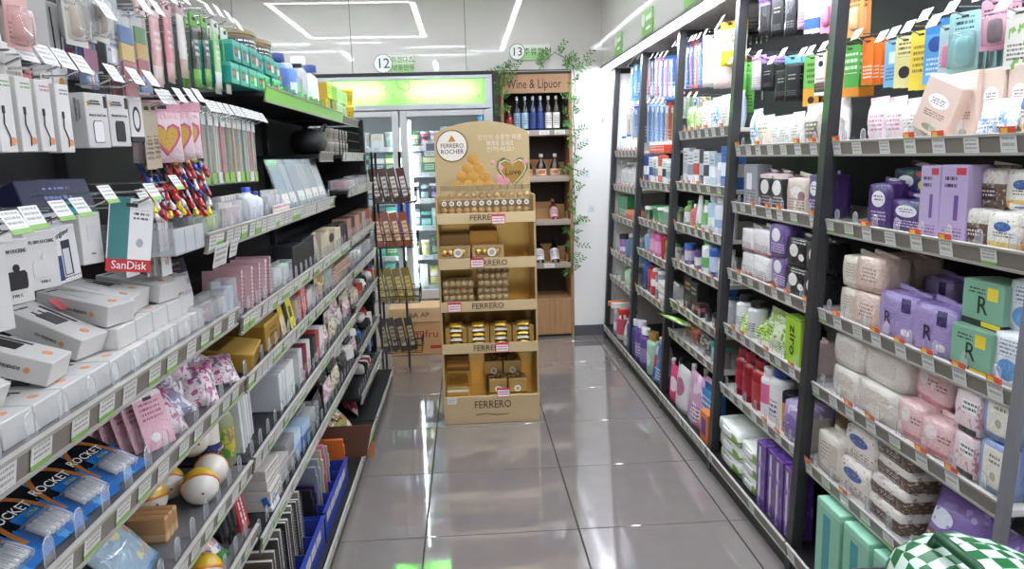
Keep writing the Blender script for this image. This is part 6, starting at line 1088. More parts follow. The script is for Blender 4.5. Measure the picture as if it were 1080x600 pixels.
# ------------------------------------------------------------------ upright cooler at the back
CY = 5.80; CX0, CX1 = -1.75, .222
cw = mat('#bcbcbb', .3); alu = mat('#c4c6c6', .28, .5); inner = mat('#e3e8ea', .4)
b = B(); b.box(CX0, CX1, 6.50, 6.55, 0, 2.06); b.box(CX0, CX0+.03, CY, 6.5, 0, 2.06); b.box(CX1-.03, CX1, CY, 6.5, 0, 2.06); b.box(CX0, CX1, CY, 6.5, 2.03, 2.06); b.box(CX0, CX1, CY+.02, 6.5, 0, .36)
cool = ob('drinks_cooler', b.mesh('drinks_cooler', inner), None, None, 'white glass-door upright cooler with green lit header along back wall', 'cooler')
ob('plinth', B().rbox(CX0, CX1, CY-.005, CY+.02, 0, .36, .003).mesh('plinth', mat('#cfc7bb', .4)), cool)
ob('top_edge', B().rbox(CX0, CX1+.016, CY-.012, CY+.05, 2.06, 2.085, .002).mesh('top_edge', mat('#151517', .4)), cool)
ob('side_edge', B().rbox(CX1, CX1+.016, CY-.012, CY+.05, 0, 2.06, .002).mesh('side_edge', mat('#1d1d1f', .4)), cool)
fr = B(); fr.rbox(CX0, CX1, CY-.01, CY+.03, 2.035, 2.06, .002); fr.rbox(CX0, CX1, CY-.01, CY+.03, 1.815, 1.855, .002); fr.rbox(CX1-.055, CX1, CY-.01, CY+.03, 1.855, 2.035, .002); fr.rbox(CX0, CX0+.05, CY-.01, CY+.03, 1.855, 2.035, .002)
ob('header_frame', fr.mesh('header_frame', alu), cool)
# translucent green header sheet, lit from behind by real tubes
M = bpy.data.materials.new('header_sheet'); M.use_nodes = True; t = NT(M); t.n.clear(); out = t.new('ShaderNodeOutputMaterial')
tl = t.new('ShaderNodeBsdfTranslucent'); df = t.new('ShaderNodeBsdfPrincipled'); tl.inputs[0].default_value = lin('#a0e68c'); df.inputs['Base Color'].default_value = lin('#8fd27a'); df.inputs['Roughness'].default_value = .15
mx = t.new('ShaderNodeMixShader'); mx.inputs[0].default_value = .35; t.l.new(tl.outputs[0], mx.inputs[1]); t.l.new(df.outputs[0], mx.inputs[2]); t.l.new(mx.outputs[0], out.inputs[0])
hd = ob('header_panel', B().box(CX0+.05, CX1-.055, CY+.006, CY+.010, 1.855, 2.035).mesh('header_panel', M), cool)
ob('header_box', B().box(CX0+.04, CX1-.045, CY+.12, CY+.125, 1.84, 2.03).box(CX0+.04, CX1-.045, CY+.02, CY+.12, 1.836, 1.84).mesh('header_box', mat('#9a9c98', .6)), cool)
for x0, x1 in ((-1.65, -1.15), (-1.08, -.60), (-.40, .09)):
    ob('header_tube', B().tube([(x0, CY+.055, 1.948), (x1, CY+.055, 1.948)], .013, 10).mesh('header_tube', mat('#f4fff0', .5, 0, 0, 1, 110)), cool)
mk = mat('#2f5a6a', .4)
hp = B().tube([(-.49, CY+.004, 2.03), (-.485, CY+.004, 1.985), (-.42, CY+.004, 1.95), (-.39, CY+.004, 1.985), (-.40, CY+.004, 2.005), (-.43, CY+.004, 2.03)], .003, 5); hp.tube([(-.53, CY+.004, 1.915), (-.51, CY+.004, 1.94)], .003, 5); hp.lathe([(.007, 0), (.007, .001)], 10, M=T(.12, CY+.005, 1.905) @ R(90, 'X'))
ob('header_marks', hp.mesh('header_marks', mk), hd)
hw = B().lathe([(.013, 0), (.013, .001)], 12, M=T(-.585, CY+.005, 1.985) @ R(90, 'X')); hw.tube([(-.27, CY+.004, 1.86), (-.27, CY+.004, 1.885)], .004, 5); hw.tube([(-.2, CY+.004, 1.865), (-.165, CY+.004, 1.875), (-.16, CY+.004, 1.89)], .004, 5)
ob('header_symbols', hw.mesh('header_symbols', mat('#eef6e6', .4)), hd)
GLASS = clear('#e9f1f2', .035, .02)
for x0, x1, hs in ((-1.72, -1.115, 1), (-1.105, -.488, 1), (-.478, .205, -1)):
    f = B(); z0, z1 = .37, 1.805; q = .052
    f.rbox(x0, x0+q, CY-.014, CY+.03, z0, z1, .004); f.rbox(x1-q, x1, CY-.014, CY+.03, z0, z1, .004); f.rbox(x0+q, x1-q, CY-.014, CY+.03, z1-q*.8, z1, .004); f.rbox(x0+q, x1-q, CY-.014, CY+.03, z0, z0+q*1.4, .004)
    d = ob('door', f.mesh('door', cw), cool)
    ob('glass_pane', B().box(x0+q, x1-q, CY+.004, CY+.009, z0+q*1.4, z1-q*.8).mesh('glass_pane', GLASS), d)
    hx = x1-.026 if hs > 0 else x0+.026
    ob('handle', B().rbox(hx-.012, hx+.012, CY-.045, CY-.014, .78, 1.22, .004).mesh('handle', mat('#3a4fb0', .35)), d)
    ob('inner_light', B().rbox((x0 if hs < 0 else x1-.08)+.058, (x0 if hs < 0 else x1-.08)+.076, CY+.034, CY+.046, .48, 1.74, .003).mesh('inner_light', mat('#f2fbff', .5, 0, 0, 1, 6)), d)
put([('round_sticker', B().lathe([(.032, 0), (.032, .001)], 18, M=R(90, 'X')).mesh('round_sticker', mat('#3f9fd8', .4))), ('mark', B().box(-.004, .004, -.0022, -.001, -.016, .016).mesh('mark', WHITE))], T(.135, CY+.0025, 1.745), 'round_sticker', 'round blue sticker on the cooler glass', 'sticker', '')
SHZ = [.46, .70, .93, 1.14, 1.34, 1.54]
for z in SHZ:
    sh = ob('rack_shelf', B().box(CX0+.035, CX1-.035, CY+.07, 6.45, z-.012, z).mesh('rack_shelf', mat('#d8dee0', .3)), cool)
    ob('tag_rail', B().box(CX0+.035, CX1-.035, CY+.062, CY+.07, z-.03, z+.008).mesh('tag_rail', mat('#c9e2e6', .4)), sh)
    for k in range(14): ob('price_tag', tag_mesh(.05, .028, TAGP), sh, T(-.92+.083*k, CY+.061, z-.024))
RC = random.Random(21)
ccol = [('#7a62b0', 'violet'), ('#d9dce0', 'white'), ('#58b8a8', 'mint'), ('#b08ad0', 'lilac'), ('#d86a86', 'rose'), ('#3f8a4a', 'green'), ('#c9d05a', 'lime'), ('#6a4a9c', 'purple'), ('#e0b64a', 'yellow'), ('#5a6a7a', 'slate'), ('#a8d8d0', 'aqua'), ('#c0484a', 'red')]
rowsn = ['lowest', 'second', 'third', 'fourth', 'fifth', 'sixth']
for zi, z in enumerate(SHZ):
    x = -.92; hmax = (SHZ+[1.74])[zi+1]-z-.05
    while x < CX1-.1:
        w_ = RC.choice((.07, .085, .1, .12)); c, nm = RC.choice(ccol if x > -.5 else [q for q in ccol if q[1] in ('white', 'mint', 'aqua', 'yellow', 'green', 'slate')])
        hh = min(hmax, RC.uniform(.1, .19)); m_ = film(c, ('band', 'z', .55, .8, RC.choice(('#e9e6ea', '#2c2640', '#e2d8b0'))), ('lines', 'x', .1, .9, 'z', .15, .45, '#ece8ee', 3))
        ty = RC.random()
        if ty < .5: p = carton(w_-.008, .1, hh, m_, flap=False)
        elif ty < .8: p = pouchbag(w_-.006, .06, hh, m_, RC.randint(0, 99))
        else: p = tub(w_-.008, min(hh, .12), m_, mat('#e6e6e6', .4))
        put(p, T(x+w_/2, CY+.085, z), 'chilled_pack', nm+' chilled food pack', 'food pack', 'on the %s cooler shelf' % rowsn[zi]); x += w_
# door price card
put([('notice_card', B().rbox(-.045, .045, 0, .001, 0, .11, .0004).mesh('notice_card', PM('#c9ccd0', ('rect', 'x', .15, .85, 'z', .35, .85, '#5a6470'), ('lines', 'x', .1, .9, 'z', .05, .28, '#55555a', 2)))), ('tape', B().box(-.02, .02, -.0008, 0, .1, .115).mesh('tape', CLEARM))], T(-.26, CY-.001, 1.47), 'notice_card', 'grey notice card on the right cooler door', 'notice', '')

# ------------------------------------------------------------------ wine cabinet
def wood():
    M = bpy.data.materials.new('oak'); M.use_nodes = True; t = NT(M); b = t.n['Principled BSDF']
    tc = t.new('ShaderNodeTexCoord'); mp = t.new('ShaderNodeMapping'); mp.inputs['Scale'].default_value = (22, 22, 1.6); t.l.new(tc.outputs['Object'], mp.inputs[0])
    nz = t.new('ShaderNodeTexNoise'); nz.inputs['Scale'].default_value = 2.2; nz.inputs['Detail'].default_value = 6; t.l.new(mp.outputs[0], nz.inputs['Vector'])
    t.l.new(t.mix(nz.outputs[0], '#8a6140', '#c39a6c'), b.inputs['Base Color']); b.inputs['Roughness'].default_value = .42; return M
OAK = wood(); WX0, WX1 = .288, .836; WD = WY+.36; wz = [0, .02]
wc = B(); wc.rbox(WX0, WX0+.022, WY-.004, WD, 0, 2.08, .002); wc.rbox(WX1-.022, WX1, WY-.004, WD, 0, 2.08, .002)
cab = ob('wine_cabinet', wc.mesh('wine_cabinet', OAK), None, None, 'tall oak wine cabinet with open shelves set in the back wall', 'cabinet')
ob('back_board', B().box(WX0+.022, WX1-.022, WD-.012, WD, .02, 2.06).mesh('back_board', mat('#33251b', .6)), cab)
ob('top_board', B().rbox(WX0, WX1, WY-.004, WD, 2.065, 2.085, .002).mesh('top_board', mat('#2a201a', .5)), cab)
hb = ob('header_board', B().rbox(WX0+.022, WX1-.022, WY-.003, WY+.016, 1.925, 2.065, .001).mesh('header_board', mat('#b08763', .5)), cab)
ob('lettering', text('Wine & Lipuor', .098, mat('#1d1512', .5), .42), hb, T((WX0+WX1)/2-.015, WY-.0045, 1.99))
WZ = [1.60, 1.245, .905, .56]
for z in WZ:
    s_ = ob('shelf', B().rbox(WX0+.022, WX1-.022, WY, WD-.012, z, z+.02, .001).mesh('shelf', OAK), cab)
    ob('tag_rail', B().rbox(WX0+.024, WX1-.024, WY-.006, WY, z+.004, z+.046, .001).mesh('tag_rail', clear('#cfc6ba', .5, .1)), s_)
    for x in ((.46, .62, .74) if z > 1.5 else (.40, .64) if z < .7 else (.42,)): ob('price_tag', tag_mesh(.08, .032, TAGP), s_, T(x, WY-.0065, z+.009))
ob('shelf', B().rbox(WX0+.022, WX1-.022, WY, WD-.012, .295, .315, .001).mesh('shelf', OAK), cab)
cd_ = ob('door', B().rbox(WX0+.024, WX1-.024, WY-.002, WY+.016, .02, .292, .002).mesh('door', OAK), cab)
ob('handle', B().lathe([(.012, 0), (.014, .004), (.008, .008)], 12, M=T(WX0+.17, WY-.002, .215) @ R(90, 'X')).mesh('handle', mat('#b8a890', .35, .4)), cd_)
ob('plinth', B().box(WX0+.022, WX1-.022, WY+.02, WD-.012, 0, .02).mesh('plinth', DARK), cab)
wl = lambda c, *L: PM(c, ('lines', 'x', .15, .85, 'z', .2, .8, '#33404a', 4), *L)
for i, (x, g, lab, cap, nm) in enumerate(((.355, '#7a1c1c', '#b02a2a', '#a01f1f', 'red labelled dark bottle'), (.415, '#1c2a33', '#8fb0c8', '#c9d2d8', 'dark bottle with pale blue label'), (.478, '#1c2733', '#a9c4d4', '#c9d2d8', 'dark bottle with ice blue label'), (.54, '#1a2458', '#2c3f86', '#d0d4dc', 'navy blue bottle'), (.598, '#1c2860', '#34488e', '#d0d4dc', 'royal blue bottle'), (.66, '#2a211c', '#e6e2da', '#d6d2cc', 'dark bottle with white label'), (.722, '#2e241e', '#ebe7e0', '#d6d2cc', 'brown bottle with white label'))):
    put(bottle(.055, .285 if i else .2, mat(g, .12, 0, .4), mat(cap, .3), wl(lab), 'wine'), T(x, WY+.03, WZ[0]+.02), 'liquor_bottle', nm, 'bottle', 'on top shelf of the wine cabinet')
def crate(w=.45): 
    return [('kraft_tray', B().box(-w/2, w/2, 0, .2, 0, .006).box(-w/2, w/2, 0, .005, 0, .03).box(-w/2, w/2, .19, .2, 0, .13).box(-w/2, -w/2+.005, 0, .2, 0, .08).box(w/2-.005, w/2, 0, .2, 0, .08).mesh('kraft_tray', CARDB)), ('back_flap', B().prism([(-w*.35, .1), (w*.35, .1), (w*.3, .155), (-w*.3, .155)], .185, .19).mesh('back_flap', mat('#a67c4e', .7)))]
for z, nm in ((WZ[1], 'second'), (WZ[2], 'third'), (WZ[3], 'fourth')):
    put(crate(), T(.575, WY+.05, z+.02), 'kraft_tray', 'open kraft tray', 'tray', 'on %s shelf of the wine cabinet' % nm)
def squat(g, lab, cap): 
    r = .042; return [('liquor_bottle', B().lathe([(r*.9, 0), (r, .006), (r, .085), (r*.8, .11), (.014, .145), (.014, .165)], 16, M=T(0, r, 0)).mesh('liquor_bottle', mat(g, .12, 0, .4))), ('cap', B().lathe([(.016, .165), (.016, .19), (.013, .192)], 10, M=T(0, r, 0)).mesh('cap', mat(cap, .3))), ('label_band', B().lathe([(r*1.01, .025), (r*1.01, .075)], 16, M=T(0, r, 0)).mesh('label_band', wl(lab, ('disc', 'x', .5, .25, 'z', .5, .3, '#c8603a'))))]
for x in (.49, .60, .71): put(squat('#2e1408', '#d9c2ac', '#b9b2aa'), T(x, WY+.06, WZ[1]+.027), 'liquor_bottle', 'squat brown bottle with orange label', 'bottle', 'on second shelf of the wine cabinet')
for x, sh in ((.455, WZ[2]), (.70, WZ[2])): put(bottle(.07, .27, mat('#6a2c2a', .15, 0, .4), mat('#c9b6a8', .35), wl('#d8aeb0'), 'wine'), T(x, WY+.03, sh+.045) @ R(-52, 'X'), 'wine_bottle', 'rose labelled wine bottle lying tilted', 'bottle', 'on third shelf of the wine cabinet')
for x in (.45, .575, .70): put(bottle(.075, .28, mat('#1c1214', .12, 0, .4), mat('#2a2022', .35), wl('#e2dedc'), 'wine'), T(x, WY+.02, WZ[3]+.045) @ R(-48, 'X'), 'wine_bottle', 'dark white-labelled wine bottle lying tilted', 'bottle', 'on fourth shelf of the wine cabinet')
# leafy garlands
leafm = [mat('#3f7030', .5), mat('#5a8f3e', .5), mat('#35602a', .5)]
def vine(pts, seed, label):
    rv = random.Random(seed); pts = [Vector(p) for p in pts]
    root = ob('leafy_garland', B().tube(pts, .003, 5).mesh('stem', mat('#5a6a38', .6)), None, None, label, 'garland', 'leafy garlands on the wine cabinet')
    lf = B()
    for a, c in zip(pts, pts[1:]):
        n = max(2, int((c-a).length/.028))
        for i in range(n):
            p = a.lerp(c, i/n); dr = Vector((rv.uniform(-1, 1), rv.uniform(-1, -.15), rv.uniform(-.3, 1))).normalized(); L = rv.uniform(.06, .14)
            tip = p+dr*L+Vector((0, 0, -.01)); lf.tube([p, tip], .0012, 3, 2)
            for k in range(7):
                q = p.lerp(tip, .25+.75*k/6); s_ = dr.cross(Vector((0, 1, 0))).normalized()*(1 if k % 2 else -1); d2 = (s_*.8+dr*.7+Vector((0, rv.uniform(-.4, .4), 0))).normalized(); u_ = d2.cross(Vector((0, 1, 0)))*.006; l2 = rv.uniform(.026, .042)
                lf.add([q, q+d2*l2*.5+u_, q+d2*l2, q+d2*l2*.5-u_], [(0, 1, 2, 3)], rv.randint(0, 1))
    ob('leaves', lf.mesh('leaves', *leafm), root, kind='stuff')
g = lambda px, py, y=WY-.02: at(px, py, Y=y)
vine([g(604, 68), g(607, 90), g(604, 120), g(607, 150), g(604, 185), g(607, 215), g(605, 250), g(603, 290)], 1, 'long green leafy garland trailing down cabinet right side')
vine([g(604, 70), g(594, 60), g(585, 55), g(575, 64), g(568, 74)], 2, 'green leafy garland arching over cabinet top right corner')
vine([g(603, 70), g(612, 66), g(618, 74)], 3, 'short leafy sprig drooping past cabinet right corner')
vine([g(525, 100), g(528, 80), g(534, 68), g(541, 76), g(546, 82)], 4, 'leafy garland curling over cabinet top left corner')
vine([g(527, 88), g(530, 100), g(527, 115), g(529, 130)], 5, 'leafy garland hanging down cabinet left side')
# ------------------------------------------------------------------ wall signs and adhesive hooks
signG = PM('#dfe6d6', ('band', 'z', -.1, .45, '#9cc484'), ('band', 'z', .45, .7, '#bcd6a8'), rough=.4)
def aisle_sign(px0, py0, px1, py1, num, words, label):
    a, b_ = at(px0, py0, Y=WY-.012), at(px1, py1, Y=WY-.012); w_ = b_.x-a.x; h_ = abs(a.z-b_.z); c = (a+b_)/2; ang = 0
    o = ob('aisle_sign', B().rbox(-w_/2+h_*.3, w_/2, 0, .008, -h_/2, h_/2, .002).mesh('aisle_sign', signG), None, T(c.x, c.y, c.z), label, 'sign')
    d = ob('number_disc', B().lathe([(h_*.52, 0), (h_*.52, .006)], 24, M=T(-w_/2+h_*.5, .0, .004) @ R(90, 'X')).mesh('number_disc', mat('#f2f2ee', .4)), o)
    ob('disc_ring', B().tube([(-w_/2+h_*.5+h_*.5*math.cos(q*math.pi/12), -.0065, .004+h_*.5*math.sin(q*math.pi/12)) for q in range(25)], .002, 4).mesh('disc_ring', mat('#3a5a3a', .5)), d)
    ob('number', text(num, h_*.75, mat('#16351f', .5)), d, T(-w_/2+h_*.5, -.0075, .002))
    for i, wd in enumerate(words): ob('lettering', text(wd, h_*(.5 if len(words) == 1 else .34), mat('#2a3a2a', .5)), o, T(h_*.5, -.0008, (0 if len(words) == 1 else (.21-.42*i)*h_)))
aisle_sign(394, 58, 437, 77, '12', ('하겐다즈,', '냉동만두'), 'green and white wall sign numbered 12 above the cooler')
aisle_sign(537, 47, 580, 63, '13', ('주류할인',), 'green and white wall sign numbered 13 above wine cabinet')
for i, (y0, y1, z1) in enumerate(((5.35, 5.12, 2.25), (4.54, 4.28, 2.25), (3.68, 3.38, 2.25))):
    L = y0-y1
    put([('flag_sign', B().rbox(-L/2, L/2, 0, .006, 0, z1-2.115, .002).mesh('flag_sign', PM('#7fb060', ('band', 'z', .55, 1.1, '#93c277'), rough=.45))), ('number_disc', B().lathe([(.035, 0), (.035, .002)], 18, M=T(-L/2+.05, 0, .09) @ R(90, 'X')).mesh('number_disc', WHITE)), ('symbol_print', B().box(-.02, L/2-.03, -.001, 0, .08, .105).box(-.02, L/2-.05, -.001, 0, .03, .045).mesh('symbol_print', mat('#e6efe0', .4)))],
        T(SX-.007, (y0+y1)/2, 2.113) @ R(-90), 'aisle_sign', ['farthest', 'middle', 'nearest'][i]+' green sign standing on the bulkhead edge above right shelves', 'sign', '')
for i, (x, z) in enumerate(((1.073, 1.707), (.952, 1.558), (.942, 1.302), (.985, 1.026))):
    put([('adhesive_hook', B().rbox(-.028, .028, 0, .002, -.03, .03, .003).mesh('adhesive_hook', mat('#d3d8de', .3))), ('hook_wire', B().tube([(0, -.001, .012), (0, -.004, -.004), (0, -.012, -.012), (0, -.014, -.004)], .0022, 5).mesh('hook_wire', CHROME))], T(x, WY-.0025, z), 'adhesive_hook', ['topmost', 'second highest', 'third highest', 'lowest'][i]+' clear square adhesive hook on the white wall', 'hook', '')
# ------------------------------------------------------------------ fruit box in front of the cooler
kb = mat('#c79a68', .7)
bx = ob('fruit_box', B().rbox(-.2, .2, 0, .26, 0, .25, .004).mesh('fruit_box', kb), None, T(-.40, 5.50, 0) @ R(2), 'brown cardboard fruit box with red lettering before the cooler', 'box')
ob('lid', B().rbox(-.205, .205, -.006, .266, .25, .36, .004).mesh('lid', mat('#d6b183', .7)), bx)
ob('lettering', text('sumifru', .085, mat('#a82a2c', .6), .26), bx, T(.02, -.001, .155)); ob('small_lettering', text('BANANAS', .03, mat('#a82a2c', .6), .14), bx, T(-.03, -.001, .10)); ob('stripe_print', B().box(.09, .2, -.001, 0, .045, .07).mesh('stripe_print', mat('#b23a30', .6)), bx); ob('marker_scribble', text('AA AP.', .05, mat('#5a4634', .6), .17), bx, T(.02, -.0075, .305)); ob('yellow_print', B().box(-.15, .04, -.001, 0, .03, .075).mesh('yellow_print', mat('#d9a83a', .6)), bx)
# ------------------------------------------------------------------ wire rack at the gondola end
rk = ob('wire_rack', B().tube([(-.60, 4.93, 0), (-.60, 4.93, 1.5)], .008, 8).tube([(-.44, 5.14, 0), (-.44, 5.14, 1.5)], .008, 8).tube([(-.60, 5.14, 0), (-.60, 5.14, 1.5)], .008, 8).mesh('rack_frame', BLACK), None, None, 'black wire rack with four baskets at the gondola end', 'rack')
packs = [('#4a261c', '#d8cfc4', 'dark brown', 1.17), ('#9a4f28', '#e0c9a8', 'orange brown', .88), ('#8a7430', '#d6c27a', 'olive gold', .51), ('#3a3530', '#b9a888', 'charcoal', .17)]
for c, c2, nm, z in packs:
    X0, X1, Y0, Y1 = -.60, -.335, 4.93, 5.14; w_ = B()
    for zz in (0, .045, .09): w_.tube([(X0, Y0, z+zz), (X1, Y0, z+zz), (X1, Y1, z+zz), (X0, Y1, z+zz), (X0, Y0, z+zz)], .0028, 5)
    for i in range(7):
        x = X0+(X1-X0)*i/6; w_.tube([(x, Y0, z+.09), (x, Y0, z), (x, Y1, z), (x, Y1, z+.09)], .0018, 4)
    for i in range(1, 5):
        y = Y0+(Y1-Y0)*i/5; w_.tube([(X0, y, z+.09), (X0, y, z), (X1, y, z), (X1, y, z+.09)], .0018, 4)
    ob('basket', w_.mesh('basket', BLACK), rk)
    for i in range(4):
        m_ = PM(c, ('rect', 'x', .2, .8, 'z', .15, .75, c2), ('lines', 'x', .25, .75, 'z', .2, .7, c, 4), rough=.3, coat=.3)
        put(proto(carton, .052, .022, .225, m_), T(-.57+.06*i, 4.955+.02*(i % 2), z+.006) @ R(12) @ R(-9, 'Y') @ R(-8, 'X'), 'slim_carton', nm+' slim carton leaning in wire basket', 'box', 'of the end rack')
# ------------------------------------------------------------------ gold chocolate stand
gm = mat('#cdb284', .3, .55); gmi = mat('#dcb366', .22, .75); gl = mat('#cdb48a', .32, .4)
XA, XB, YA, YB = -.165, .363, 3.97, 4.30
root = ob('chocolate_stand', B().rbox(XA, XA+.012, YA, YB, 0, 1.25, .002).rbox(XB-.012, XB, YA, YB, 0, 1.25, .002).mesh('side_panel', gm), None, None, 'gold cardboard chocolate display stand in the aisle', 'display stand')
ob('back_panel', B().box(XA+.012, XB-.012, YB-.012, YB, 0, 1.25).mesh('back_panel', gmi), root)
n = 12; w2 = .262; cx = (XA+XB)/2
prof = [(-w2, 1.20), (w2, 1.20), (w2, 1.555)]+[(w2-.05+.05*math.cos(a), 1.555+.05*math.sin(a)) for a in (math.pi*i/16 for i in range(1, 5))]+[((w2-.05)*(1-2*i/n), 1.607+.04*math.sin(math.pi*(i+.35)/(n+.7))) for i in range(1, n)]+[(-(w2-.05+.05*math.cos(a)), 1.555+.05*math.sin(a)) for a in (math.pi*i/16 for i in range(4, 0, -1))]+[(-w2, 1.555)]
hc_ = ob('header_card', B().prism(prof, 0, .008, M=T(cx-.003, 4.22, 0)).mesh('header_card', mat('#c6af84', .3, .4)), root)
HX, HY = cx-.003, 4.219
def onh(name, me, x, z, d=.0): return ob(name, me, hc_, T(HX+x, HY-d, z))
onh('logo_disc', B().lathe([(.083, 0), (.083, .001)], 28, M=R(90, 'X')).mesh('logo_disc', mat('#e8e2d8', .45)), -.165, 1.515)
onh('logo_ring', B().tube([(.085*math.cos(q*math.pi/14), -.002, .085*math.sin(q*math.pi/14)) for q in range(29)], .003, 4).mesh('logo_ring', mat('#8a6a34', .4, .5)), -.165, 1.515)
bt_ = mat('#3a2216', .5)
onh('logo_lettering', text('FERRERO', .034, bt_, .125), -.165, 1.515, .002); onh('logo_lettering', text('ROCHER', .034, bt_, .125), -.165, 1.483, .002)
cg = mat('#c98a34', .4, .2); onh('logo_chocolates', B().prism([(-.022, 0), (.022, 0), (.011, .018), (0, .036), (-.011, .018)], -.002, 0).mesh('logo_chocolates', cg), -.165, 1.538)
# printed pyramid of wrapped chocolates
pg = B()
for (x, z) in ((-.053, 1.44), (-.085, 1.392), (-.022, 1.392), (-.115, 1.345), (-.055, 1.345), (.008, 1.345), (-.14, 1.295), (-.08, 1.295), (-.02, 1.295), (.035, 1.295)): pg.lathe([(.031, 0), (.026, .0015), (.001, .002)], 16, 0, M=T(x, -(1.5-z)*.003, z) @ R(90, 'X'))
onh('chocolate_print', pg.mesh('chocolate_print', PM('#c8923c', ('spots', '#ecd296', 22, .22), ('spots', '#7a4a18', 17, .14), rough=.45)), 0, 0, .0)
ht = [(0, -.07), (-.05, -.02), (-.075, .02), (-.07, .055), (-.04, .07), (-.012, .058), (0, .035), (.012, .058), (.04, .07), (.07, .055), (.075, .02), (.05, -.02)]
onh('heart_wreath', B().prism([(x*1.2, z*1.2) for x, z in ht], -.001, 0).mesh('heart_wreath', PM('#7d8452', ('spots', '#d99aa8', 9, .2), ('blot', '#4f6034', 6, .55))), .165, 1.362)
onh('heart_outline', B().prism([(x*1.02, z*1.02) for x, z in ht], -.002, -.001).mesh('heart_outline', mat('#ece6d8', .5)), .165, 1.362); onh('heart_print', B().prism([(x*.95, z*.95) for x, z in ht], -.003, -.002).mesh('heart_print', mat('#a8863c', .4, .3)), .165, 1.362)
onh('heart_lettering', text('Love', .05, bt_, .085), .168, 1.365, .0045)
for x, z, r_ in ((.09, 1.335, .02), (.10, 1.31, .026), (.13, 1.315, .02), (.235, 1.42, .016), (.055, 1.42, .012), (.10, 1.39, .015)): onh('flower_print', B().lathe([(r_, 0), (r_*.6, .002)], 8, M=R(90, 'X')).mesh('flower_print', mat('#d996a2', .5)), x, z, .003)
for i, wd in enumerate(('당신의 소중한 마음', '페레로 로쉐로', '전하세요!')): onh('slogan_lettering', text(wd, .033, mat('#ece4d0', .45), (.24, .15, .15)[i]), .10, (1.555, 1.522, 1.49)[i], .0008)
# trays with lettered lips
TZ = [(1.105, 1.162), (.863, .921), (.631, .686), (.399, .454)]
for i, (z0, z1) in enumerate(TZ):
    s_ = ob('tray', B().box(XA+.012, XB-.012, YA+.01, YB-.012, z0, z0+.008).mesh('tray', gmi), root)
    l_ = ob('tray_lip', B().rbox(XA+.004, XB-.004, YA-.006, YA+.004, z0, z1, .001, M=T(0, YA, z0) @ R(-6, 'X') @ T(0, -YA, -z0)).mesh('tray_lip', gl), s_)
    ob('lettering', text('FERRERO', .044, bt_, .17), s_, T(cx+(.0, .02, -.005, -.005)[i], YA-.0115, (z0+z1)/2+.002))
ob('base_box', B().rbox(XA, XB, YA-.004, YB, 0, .157, .002).mesh('base_box', gl), root)
ob('lettering', text('FERRERO', .06, bt_, .20), root, T(cx+.005, YA-.0055, .105)); ob('swash_print', B().tube([(cx-.09, YA-.005, .05), (cx-.03, YA-.005, .056), (cx+.03, YA-.005, .046), (cx+.09, YA-.005, .05)], .002, 4).mesh('swash_print', bt_), root)
red_card = PM('#f0e9e6', ('band', 'z', .78, 1.1, '#c8354a'), ('rect', 'x', -.1, .05, 'z', -.1, 1.1, '#c8354a'), ('rect', 'x', .95, 1.1, 'z', -.1, 1.1, '#c8354a'), ('band', 'z', -.1, .06, '#c8354a'), ('lines', 'x', .1, .9, 'z', .2, .7, '#b8405a', 2))
for i, (x, z) in enumerate(((.165, 1.10), (.045, .872), (-.085, .635), (.165, .405), (.165, .147))):
    put([('price_card', B().rbox(-.036, .036, 0, .001, 0, .052, .0004).mesh('price_card', red_card)), ('clip', B().box(-.006, .006, .001, .004, .045, .056).mesh('clip', CLEARM))], T(cx-.1+x, YA-.017 if i < 4 else YA-.009, z), 'price_card', 'red-edged price card on '+['top', 'second', 'third', 'fourth', 'base'][i]+' lip of the gold stand', 'price card', '')
put([('price_card', B().rbox(-.025, .025, 0, .001, 0, .035, .0004).mesh('price_card', TAGP)), ('clip', B().box(-.005, .005, .001, .003, .03, .038).mesh('clip', CLEARM))], T(XA+.045, YA-.008, .118), 'price_card', 'plain white price card at left of the stand base', 'price card', '')
foil = PM('#e2b865', ('spots', '#f0d89a', 7, .3), ('spots', '#7a4a1a', 5, .16), rough=.3, metal=.5); brn = mat('#4a2a18', .5); seal = PM('#ece8e0', ('disc', 'x', .5, .3, 'z', .5, .3, '#b0a48c'))
def choc(r_, c): return ('chocolate', B().ball(r_, c, 10, 7).mesh('chocolate', foil))
def tower():   # slim clear box of stacked chocolates
    P = [('chocolate_box', B().rbox(-.0185, .0185, 0, .036, 0, .006, .001).rbox(-.0185, .0185, 0, .036, .165, .192, .001).mesh('chocolate_box', mat('#a8956c', .35, .5)))]
    P += [choc(.0165, (0, .018, .023+.038*k)) for k in range(4)]
    P.append(('label_band', B().box(-.019, .019, -.0006, .0366, .082, .112).mesh('label_band', mat('#7d6a4c', .4, .3)))); P.append(('seal', B().lathe([(.013, 0), (.013, .001)], 14, M=T(0, -.0008, .097) @ R(90, 'X')).mesh('seal', seal))); P.append(('clear_sleeve', B().rbox(-.0186, .0186, 0, .0364, .006, .165, .001).mesh('clear_sleeve', clear('#fff6e0', .08, .05)))); return P
tw = tower()
for k in range(12): put(tw, T(XA+.046+.0397*k, YA+.025, TZ[0][0]+.009), 'chocolate_tower', 'slim clear tower of gold-wrapped chocolates', 'chocolate box', 'on top tray of gold stand')
